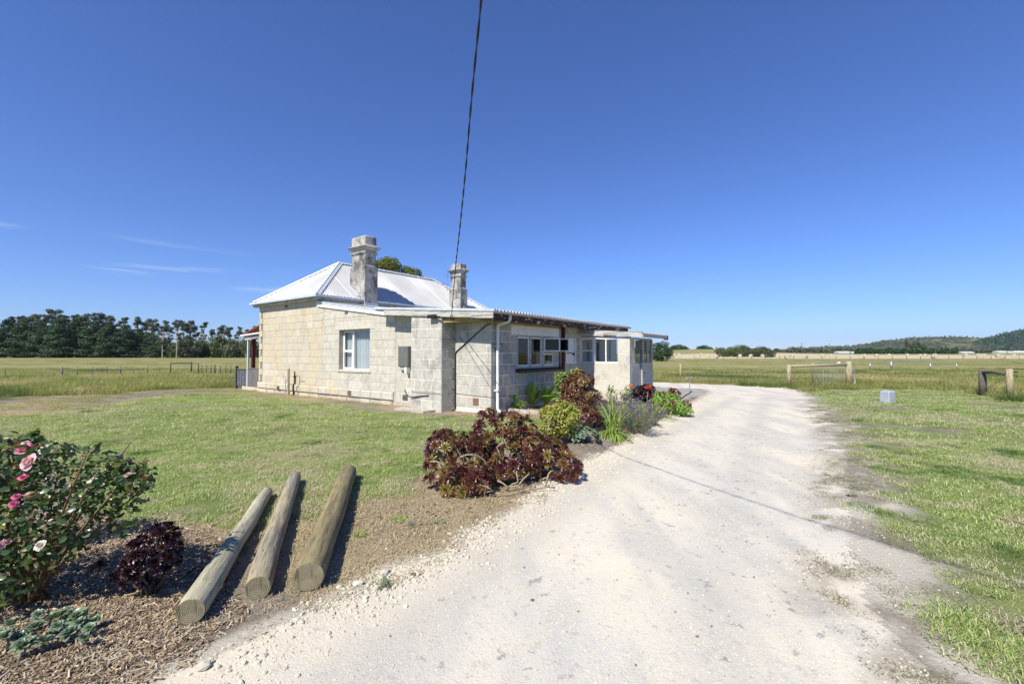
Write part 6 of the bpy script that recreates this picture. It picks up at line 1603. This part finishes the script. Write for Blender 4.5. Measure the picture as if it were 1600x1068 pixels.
for i, (u, v) in enumerate(grp):
    y = 225 + rng.normal() * 5; x = (u - 800) / F * y; z = float(tz_far(x, y)); ht = H + (552 - v) / F * y - z
    tree('field_tree', 'grey green tree in the copse at the hay field, ' + which(i, len(grp)), 'tree', 'trees of the copse at the hay field', x, y, bush_me[i % 3], btr, ht / 5.2, ht / 5.0)
for i, (u, y, ht) in enumerate(((1052, 470, 7), (1060, 480, 9), (1068, 480, 8), (1095, 500, 8), (1100, 500, 9), (1106, 495, 8), (1112, 500, 6), (1122, 520, 5))):
    x = (u - 800) / F * y; tree('crest_tree', 'dark tree on the grassy rise behind the hay field, ' + which(i, 8), 'tree', 'trees on the crest of the rise', x, y, dm[i % 3], btr, ht / 5.0 * 1.2, ht / 5.2, z=max(1.5, float(tz_far(x, y))))
# far tree belts: masses that nobody could count
def belt(name, label, u0, u1, y0, y1, h0, h1, n, mat, leaf, step=3.5, zoff=0.0, rsc=1.0):
    r = np.random.default_rng(int(abs(u0)) + 7); xs = []
    V = []; T = []; us = np.arange(u0, u1, step)
    bl = []
    for u in us:
        y = y0 + (y1 - y0) * r.random(); x = (u - 800) / F * y; h_ = h0 + (h1 - h0) * r.random() ** 1.5; z = float(tz_far(x, y)) + zoff
        w_ = y / F * step * 1.0 * rsc
        bl.append((x, y, z + h_ * .5, w_, w_, h_ * .52)); bl.append((x + r.normal() * w_ * .5, y, z + h_ * .8, w_ * .5, w_ * .5, h_ * .25))
    v, t = crown(n, bl, leaf, .4, LEAF2, .4, r)
    o = link(name, arr_mesh(name, v, t), M[mat]); tag(o, label, 'trees', None, 'stuff')
belt('hedge_row', 'long dark clipped pine belt beyond the hay field', 1337, 1497, 452, 462, 4.6, 5.8, 12000, 'pine', 1.3, 2.0, rsc=1.4)
belt('tree_belt', 'distant line of grey green trees on the flat horizon', 1150, 1362, 600, 760, 5, 10, 14000, 'gum', 2.0, 2.2, -2)
belt('tree_belt', 'distant trees below the hills on the right', 1360, 1720, 640, 900, 5, 11, 18000, 'gum', 2.2, 2.2, -2)
belt('tree_belt', 'taller dark trees standing behind the clipped belt', 1418, 1448, 470, 480, 8, 14, 3000, 'gum', 1.4, 3)
belt('tree_belt', 'far trees along the horizon left of the pine row', -700, -60, 240, 300, 10, 18, 9000, 'gum', 1.4, 9)
# sheds on the plain
for i, (u, y, wd, hh_, lab) in enumerate(((1316, 520, 14, 3.4, 'small white shed left of the dark clipped belt'), (1329, 520, 8, 3, 'second small pale shed left of the dark clipped belt'), (1508, 560, 15, 3.0, 'low white shed at the right end of the clipped belt'), (1562, 600, 12, 4.2, 'white farm shed with pale roof below the forested hill'), (1578, 600, 18, 3.6, 'long white farm shed at far right'), (1594, 610, 16, 4.2, 'white shed touching the right edge of the view'))):
    x = (u - 800) / F * y; z = float(tz_far(x, y)); o = empty('farm_shed', (x, y, z), 0, lab, 'shed')
    MB().box(-wd / 2, -4, -.5, wd / 2, 4, hh_ * .45).build('wall', M['shed'], o); MB().prism([(-wd / 2 - .4, -4.4, hh_ * .45), (-wd / 2 - .4, 4.4, hh_ * .45), (-wd / 2 - .4, 0, hh_ * .72)], (wd + .8, 0, 0)).build('roof', M['whitepaint'], o)
for i, (u, y, h_) in enumerate(((1253, 560, 13), (1296, 560, 12), (1462, 440, 9), (1523, 500, 9))):
    x = (u - 800) / F * y; z = float(tz_far(x, y)); o = empty('power_pole', (x, y, z), 0, ['thin power pole above the far trees, leftmost of four', 'thin power pole above the far trees, second from left', 'pole in front of the dark clipped belt', 'short pale pole at the right end of the clipped belt'][i], 'pole')
    MB().tube([(0, 0, 0), (0, 0, h_)], .22, 6).build('pole', M['fencedark'], o); MB().box(-1.1, -.1, h_ - 1, 1.1, .1, h_ - .75).build('cross_arm', M['fencedark'], o)

# hills -------------------------------------------------------------------
def hill(name, ridge, y0, depth, mat, amp, seed, tail):
    us = [p[0] for p in ridge]; vs = [p[1] for p in ridge]
    uu = np.linspace(us[0], us[-1], 420); vv = np.interp(uu, us, vs); m = 40; V = []
    xs = (uu - 800) / F * y0; hz_ = (552 - vv) / F * y0 + H
    X_, S_ = np.meshgrid(xs, np.linspace(0, 1, m)); Hh = np.tile(hz_, (m, 1))
    prof = np.sin(np.clip(S_ * 1.35, 0, 1) * math.pi / 2) ** 1.3 * (1 - .3 * sstep(.75, 1, S_))
    Z = -6 + (Hh + 6) * prof; Yv = y0 - depth * (1 - S_ * 1.35) 
    nz = fbm(X_ * .012 + seed, Yv * .012, 4); Z = Z + (nz - .5) * amp * 4 * prof * (S_ < .72)
    V = np.stack([X_.ravel(), Yv.ravel(), Z.ravel()], 1); i, j = np.meshgrid(np.arange(419), np.arange(m - 1)); q = (j * 420 + i).ravel()
    o = link(name, arr_mesh(name, V, np.stack([q, q + 1, q + 421, q + 420], 1), None, True), mat); o['kind'] = 'structure'
    return V, Hh, S_
def hill_mat(name, a, b_, c, lo=.45, hi=.6):
    m, nt, bs = newmat(name); k = NB(nt); p = k.pos()
    n = k.noise(p, .012, 6, .6); f = k.noise(p, .06, 5, .7)
    col = k.mix(k.rng(n, lo, hi), a, b_); col = k.mix(k.rng(f, .5, .65, 0, .7), col, c)
    k.l(col, bs.inputs['Base Color']); bs.inputs['Roughness'].default_value = 1; bs.inputs['Specular IOR Level'].default_value = 0
    k.bump(f, bs, 1.0, 6.0); return m
h1 = [(1150, 553), (1200, 547), (1250, 544.5), (1290, 543.5), (1325, 543), (1347, 539.5), (1372, 535), (1395, 532.5), (1412, 530.5), (1430, 528.5), (1447, 527), (1462, 529), (1475, 527.5), (1490, 531), (1520, 532.5), (1550, 533.5), (1600, 536), (1700, 545), (1760, 553)]
h2 = [(1495, 553), (1525, 543), (1548, 533), (1556, 528), (1575, 522.5), (1590, 518.5), (1600, 516), (1640, 508), (1700, 503), (1780, 512), (1850, 530), (1900, 553)]
hm1 = hill_mat('bushy_hill', (0.075, 0.095, 0.04), (0.17, 0.17, 0.075), (0.04, 0.06, 0.03)); hm2 = hill_mat('forest_hill', (0.028, 0.045, 0.028), (0.04, 0.06, 0.035), (0.02, 0.032, 0.022))
V1, _, _ = hill('hill', h1, 2300, 700, hm1, 3.5, 3, 0); V2, _, _ = hill('forested_hill', h2, 1900, 500, hm2, 4, 8, 0)
for nm, VV, n_, mt, lf, lab, seed in (('hill_trees', V1, 30000, 'gum', 9, 'scattered trees and scrub covering the nearer low hill', 5), ('hill_forest', V2, 26000, 'pine', 9, 'dark forest covering the hill at the right edge', 6)):
    r = np.random.default_rng(seed); idx = r.integers(0, int(420 * 31), n_); P = VV[idx] + r.normal(size=(n_, 3)) * [3, 4, .5]
    keep = fbm(P[:, 0] * .02, P[:, 1] * .01, 3) > (.44 if nm == 'hill_trees' else .2)
    pale = (np.abs(P[:, 0] - (1478 - 800) / F * 2200) < 45)
    if nm == 'hill_trees': keep &= ~(pale & (P[:, 2] > 25))
    P = P[keep]; P[:, 2] += 3 * r.random(len(P)); n2 = len(P)
    v, t = multi(LEAF2[0], LEAF2[1], P, rot_from(unit(n2, r) + [0, -.8, .6], r.random(n2) * 6.28), lf * (.5 + r.random(n2)))
    o = link(nm, arr_mesh(nm, v, t), M[mt]); tag(o, lab, 'trees', None, 'stuff')
xh = (1475 - 800) / F * 2290
o = empty('hilltop_house', (xh, 2275, 83), 0, 'tiny pale building on the bare crest of the low hill', 'house'); MB().box(-7, -5, -6, 7, 5, 6).build('wall', M['shed'], o); MB().box(-8, -6, 6, 8, 6, 7.5).build('roof', M['whitepaint'], o)

# ================================================================== GROUND COVER
def cand(n, x0, x1, y0, y1, r=rng):
    return x0 + (x1 - x0) * r.random(n), y0 + (y1 - y0) * r.random(n)
def wedge(x, y, m=1.35): return (np.abs(x) < m * y + 1.0) & ~inpoly(FOOT, x, y)
rg = np.random.default_rng(2024)
def patch(n, rad, hmin, hmax, wd, lean, seed, segs=2): return blades_arr(n, rad, hmin, hmax, wd, lean, segs, np.random.default_rng(seed))
# lawn: fine blades close by, coarser ones further off
lawn_near = [src('lawn_patch', patch(380, .20, .018, .055, .0055, 1.0, 200 + i, 2), M['lawn_blade']) for i in range(4)]
lawn_far = [src('lawn_patch', patch(240, .30, .022, .065, .011, 1.0, 210 + i, 1), M['lawn_blade']) for i in range(4)]
def cover(name, label, regs, x0, x1, y0, y1, dens, sources, s0, s1, tilt=.05, thin=None, cat='grass', parent=None):
    n = int(dens * (x1 - x0) * (y1 - y0)); x, y = cand(n, x0, x1, y0, y1, rg); k = wedge(x, y); x, y = x[k], y[k]
    k = np.isin(region(x, y), regs)
    if thin is not None: k &= rg.random(len(x)) < thin(x, y)
    x, y = x[k], y[k]
    return scatter(name, label, cat, np.stack([x, y, tz(x, y) - .002], 1), s0 + (s1 - s0) * rg.random(len(x)), sources, tilt=tilt)
def thin_lawn(x, y):
    d = pdist(RIGHT_EDGE, x, y, False); e = pdist(LAWN_L, x, y); nn = fbm(x * 2.3, y * 2.3, 4)
    a = sstep(.10, .60, d + (nn - .5) * 1.0)
    e = np.where(x < 1, sstep(.0, .35, e + (nn - .5) * .3), 1)
    b = 1 - .75 * sstep(.60, .70, fbm(x * .9 + 3, y * .9 + 8, 4))
    return a * (.35 + .65 * e) * b
cover('lawn_grass', 'short mown lawn grass, green with dry patches', [2], -9, 9, 1.6, 8.5, 26, lawn_near, .8, 1.25, thin=thin_lawn)
cover('lawn_grass', 'mown lawn around the cottage, green with pale dry streaks', [2], -26, 34, 8.5, 24, 11, lawn_far, .8, 1.3, thin=thin_lawn)
tuft_src = [src('grass_tuft', patch(46, .05, .04, .10, .006, 1.1, 290 + i, 3), M['lawn_blade']) for i in range(3)] + [src('grass_tuft', patch(26, .07, .03, .07, .005, 2.0, 295 + i, 2), M['dry_blade']) for i in range(3)]
cover('lawn_tufts', 'longer green tufts and dry clippings scattered through the lawn', [2], -10, 12, 1.8, 14, 4.5, tuft_src, .5, 1.1, thin=lambda x, y: thin_lawn(x, y) * (fbm(x * 1.1, y * 1.1 + 30, 3) > .47))
# dry straw between logs and drive, thin tufts on the bare strip
straw_src = [src('straw_patch', patch(160, .20, .03, .08, .0045, 2.6, 220 + i, 2), M['dry_blade']) for i in range(3)]
def thin_straw(x, y):
    d = np.where(inpoly(STRAW, x, y), 0, pdist(STRAW, x, y)); e = pdist(LAWN_L, x, y)
    return np.clip(np.maximum(sstep(.5, .0, d), sstep(.22, .0, e) * .8 * (y < 9)) * (fbm(x * 3, y * 3, 3) > .36), 0, 1)
cover('straw_cover', 'dry brown grass clippings between the logs and the driveway', [1, 2], -4, 1.2, 2.4, 9, 75, straw_src, .7, 1.2, .06, thin_straw, 'dry grass')
strip_src = [src('weed_patch', patch(110, .25, .02, .06, .008, 1.3, 230 + i, 2), M['field_blade']) for i in range(3)]
cover('sparse_grass', 'sparse grass on the bare strip between lawn and paddock', [1], -24, -3.8, 8, 22, 16.0, strip_src, .7, 1.3, .05, lambda x, y: sstep(.30, .52, fbm(x * .6, y * .6 * 2, 4)))
verge_src = [src('verge_tuft', patch(60, .06, .008, .026, .0028, 1.7, 240 + i, 2), M['verge_blade']) for i in range(3)]
def thin_verge(x, y):
    d = pdist(RIGHT_EDGE, x, y, False); return sstep(.9, .2, d) * (fbm(x * 3.1, y * 3.1, 3) > .53) * np.where(inpoly(DRIVE, x, y), sstep(.45, .1, d), 1)
cover('verge_weeds', 'dust-covered low weeds along the right edge of the driveway', [2, 3], 1.5, 9, 1.6, 16, 300, verge_src, .8, 1.5, .05, thin_verge, 'weeds')
# paddock: tall seeding grass near, coarse tufts beyond
tall = [src('paddock_patch', patch(150, .40, .12, .42, .010, .7, 250 + i, 3), M['field_blade']) for i in range(4)]
tall2 = [src('paddock_patch', patch(150, .9, .12, .36, .025, .7, 260 + i, 2), M['field_blade']) for i in range(4)]
tall3 = [src('paddock_patch', patch(120, 2.2, .10, .28, .07, .7, 270 + i, 1), M['field_blade']) for i in range(3)]
cover('paddock_grass', 'tall seeding paddock grass beyond the lawn', [0], -32, 42, 15, 32, 5, tall, .6, 1.15, .04)
cover('paddock_grass', 'rough green and straw coloured grass of the paddocks', [0], -75, 80, 32, 62, 1.25, tall2, .5, 1.0, .04, lambda x, y: .55 + .45 * (fbm(x * .12, y * .3, 3) > .45))
cover('paddock_grass', 'short grass of the far paddock', [0], -200, 210, 62, 165, .07, tall3, .35, .8, .04)
bed_src = [src('litter_tuft', patch(60, .10, .02, .06, .004, 2.2, 280 + i, 2), M['verge_blade']) for i in range(3)]
cover('bed_weeds', 'grey green weeds and dry stems in the driveway bed and bare soil', [1], -8, 6, 2.0, 15, 14, bed_src, .6, 1.3, .06, lambda x, y: (fbm(x * 1.4 + 5, y * 1.4, 4) > .52) * .9, 'weeds')
# bark mulch
def chip(seed):
    r = random.Random(seed); l, w_, h_ = r.uniform(.014, .045), r.uniform(.003, .008), r.uniform(.0015, .004); b_ = r.uniform(-.004, .004)
    mb = MB().hexa([(-l / 2, -w_ / 2, 0), (l / 2, -w_ * .3, b_), (l / 2, w_ * .3, b_), (-l / 2, w_ / 2, 0), (-l / 2, -w_ / 2, h_), (l / 2, -w_ * .25, h_ + b_), (l / 2, w_ * .35, h_ + b_), (-l / 2, w_ / 2, h_)])
    me = bpy.data.meshes.new('bark_chip'); me.from_pydata(mb.v, [], mb.f); me.materials.append(M['chip']); return me
chips = [chip(i) for i in range(8)]
MULCH = GP((-200, 1068), (120, 1068), (290, 1065), (330, 1010), (395, 960), (350, 900), (400, 850), (330, 835), (250, 815), (140, 815), (60, 740), (-200, 720)) 
MULCH = [(-6, 1.2), (-2.0, 1.2)] + MULCH[2:-1] + [(-6, 4.6)]
def thin_m(x, y):
    d = pdist(MULCH, x, y); return np.where(inpoly(MULCH, x, y), sstep(-.1, .5, d) * .75 + .25, 0) 
n = 150000; x, y = cand(n, -6, -.9, 1.6, 4.6, rg); k = wedge(x, y, 1.25) & (rg.random(n) < thin_m(x, y)); x, y = x[k], y[k]; k = region(x, y) == 1; x, y = x[k], y[k]
scatter('bark_mulch', 'brown and straw coloured bark mulch under the rose bush', 'mulch', np.stack([x, y, tz(x, y) + .012 * rg.random(len(x)) ** 1.5], 1), .6 + 1.0 * rg.random(len(x)) ** 2, chips, tilt=.35)
n = 60000; x, y = cand(n, -3, 6, 4, 15, rg); k = (region(x, y) == 1) & (rg.random(n) < .6); x, y = x[k], y[k]
scatter('bark_litter', 'bark litter and dry leaves in the driveway garden bed', 'mulch', np.stack([x, y, tz(x, y) + .006], 1), .6 + 1.3 * rg.random(len(x)) ** 2, chips, tilt=.35)
# limestone rubble
def rock(seed, mat):
    r = np.random.default_rng(seed); import bmesh
    bm = bmesh.new(); bmesh.ops.create_icosphere(bm, subdivisions=1, radius=1)
    sc_ = r.uniform(.6, 1.2, 3) * [1, 1, .62]
    for v in bm.verts: v.co = Vector(np.array(v.co) * sc_ * r.uniform(.75, 1.2))
    me = bpy.data.meshes.new('stone'); bm.to_mesh(me); bm.free(); me.materials.append(mat); return me
rocks = [rock(300 + i, M['rock']) for i in range(6)]; drocks = [rock(320 + i, M['darkrock']) for i in range(3)]
def rubble(name, label, n, x0, x1, y0, y1, smin, smax, pw, fn, sources):
    x, y = cand(n, x0, x1, y0, y1, rg); k = wedge(x, y, 1.25) & (rg.random(n) < fn(x, y)); x, y = x[k], y[k]
    s_ = smin + (smax - smin) * rg.random(len(x)) ** pw
    scatter(name, label, 'stones', np.stack([x, y, tz(x, y) + s_ * .1], 1), s_, sources, tilt=.5)
ind_ = lambda x, y: inpoly(DRIVE, *wob(x, y))
edge = lambda x, y: pdist(drive_left[1:], x, y, False)
rubble('verge_soil', 'brown clods and crumbs in the right verge', 26000, 1, 8, 1.6, 12, .002, .010, 3, lambda x, y: sstep(.6, .1, pdist(RIGHT_EDGE, x, y, False)) * (fbm(x * 2.6 + 11, y * 2.6 + 4, 4) > .5), drocks)
rubble('drive_gravel', 'small limestone gravel loose on the driveway', 130000, -3, 5, 1.6, 9, .0015, .009, 4, lambda x, y: ind_(x, y) * (.35 + .65 * (fbm(x * 1.5, y * 1.5, 3) > .5)), rocks)
rubble('drive_gravel', 'limestone gravel further up the driveway', 22000, -1, 9, 9, 22, .003, .014, 3, lambda x, y: ind_(x, y) * .6, rocks)
rubble('limestone_rubble', 'pale broken limestone heaped along the left driveway edge', 420000, -3, 6, 1.6, 15, .0025, .021, 4.2, lambda x, y: np.exp(-(edge(x, y) / np.where(ind_(x, y), .24, .10)) ** 2) * (.25 + .9 * (fbm(x * 2.2, y * 2.2, 3) > .48)), rocks)
rubble('limestone_rubble', 'scattered pale stones in the soil along the drive and under the walls', 9000, -9, 6, 2, 14, .003, .02, 4, lambda x, y: (region(x, y) == 1) * .35, rocks)
rubble('dark_pebbles', 'dark pebbles and clods scattered on the white drive', 9000, -3, 7, 1.6, 16, .002, .010, 3, lambda x, y: ind_(x, y) * .35, drocks)
rubble('verge_gravel', 'limestone crumbs spilled into the right verge', 16000, 1, 8, 1.6, 14, .002, .012, 4, lambda x, y: sstep(.8, .1, pdist(RIGHT_EDGE, x, y, False)), rocks)
# a few larger stones that can be picked out
for i, (u, v, s_, lab) in enumerate(((558, 917, .035, 'largest pale limestone lump below the thickest log'), (530, 922, .028, 'pale stone just left of the largest lump'), (601, 900, .034, 'rounded pale stone on the gravel edge'), (645, 897, .022, 'reddish brown stone at the gravel edge'), (472, 945, .02, 'small stone between the middle and the thick log ends'), (318, 1048, .04, 'pale stone at the gravel edge near the bottom left'), (706, 918, .014, 'small bright pebble on the drive surface'), (604, 858, .018, 'white pebble in the dry straw'), (832, 928, .014, 'brown pebble in the middle of the drive'))):
    x, y = G(u, v); o = bpy.data.objects.new('stone', rocks[i % 6] if i not in (3, 8) else drocks[0]); COL.objects.link(o); o.location = (x, y, tzs(x, y) + s_ * .3); o.scale = (s_ * 1.2, s_, s_); o.rotation_euler = (0, 0, i); tag(o, lab, 'stone')

# ================================================================== HAZE
hz_me = MB().box(-7000, -80, -8, 7000, 7000, 260)
ho_ = hz_me.build('haze', None); ho_['kind'] = 'stuff'; ho_['label'] = 'thin pale air between the house and the far hills'
m = bpy.data.materials.new('haze'); m.use_nodes = True; nt = m.node_tree; nt.nodes.clear()
ov = nt.nodes.new('ShaderNodeOutputMaterial'); pv = nt.nodes.new('ShaderNodeVolumePrincipled')
pv.inputs['Color'].default_value = (0.75, 0.86, 1.0, 1); pv.inputs['Density'].default_value = 0.00006; pv.inputs['Anisotropy'].default_value = 0.3
nt.links.new(pv.outputs[0], ov.inputs['Volume']); ho_.data.materials.append(m)
scn.cycles.volume_bounces = 0
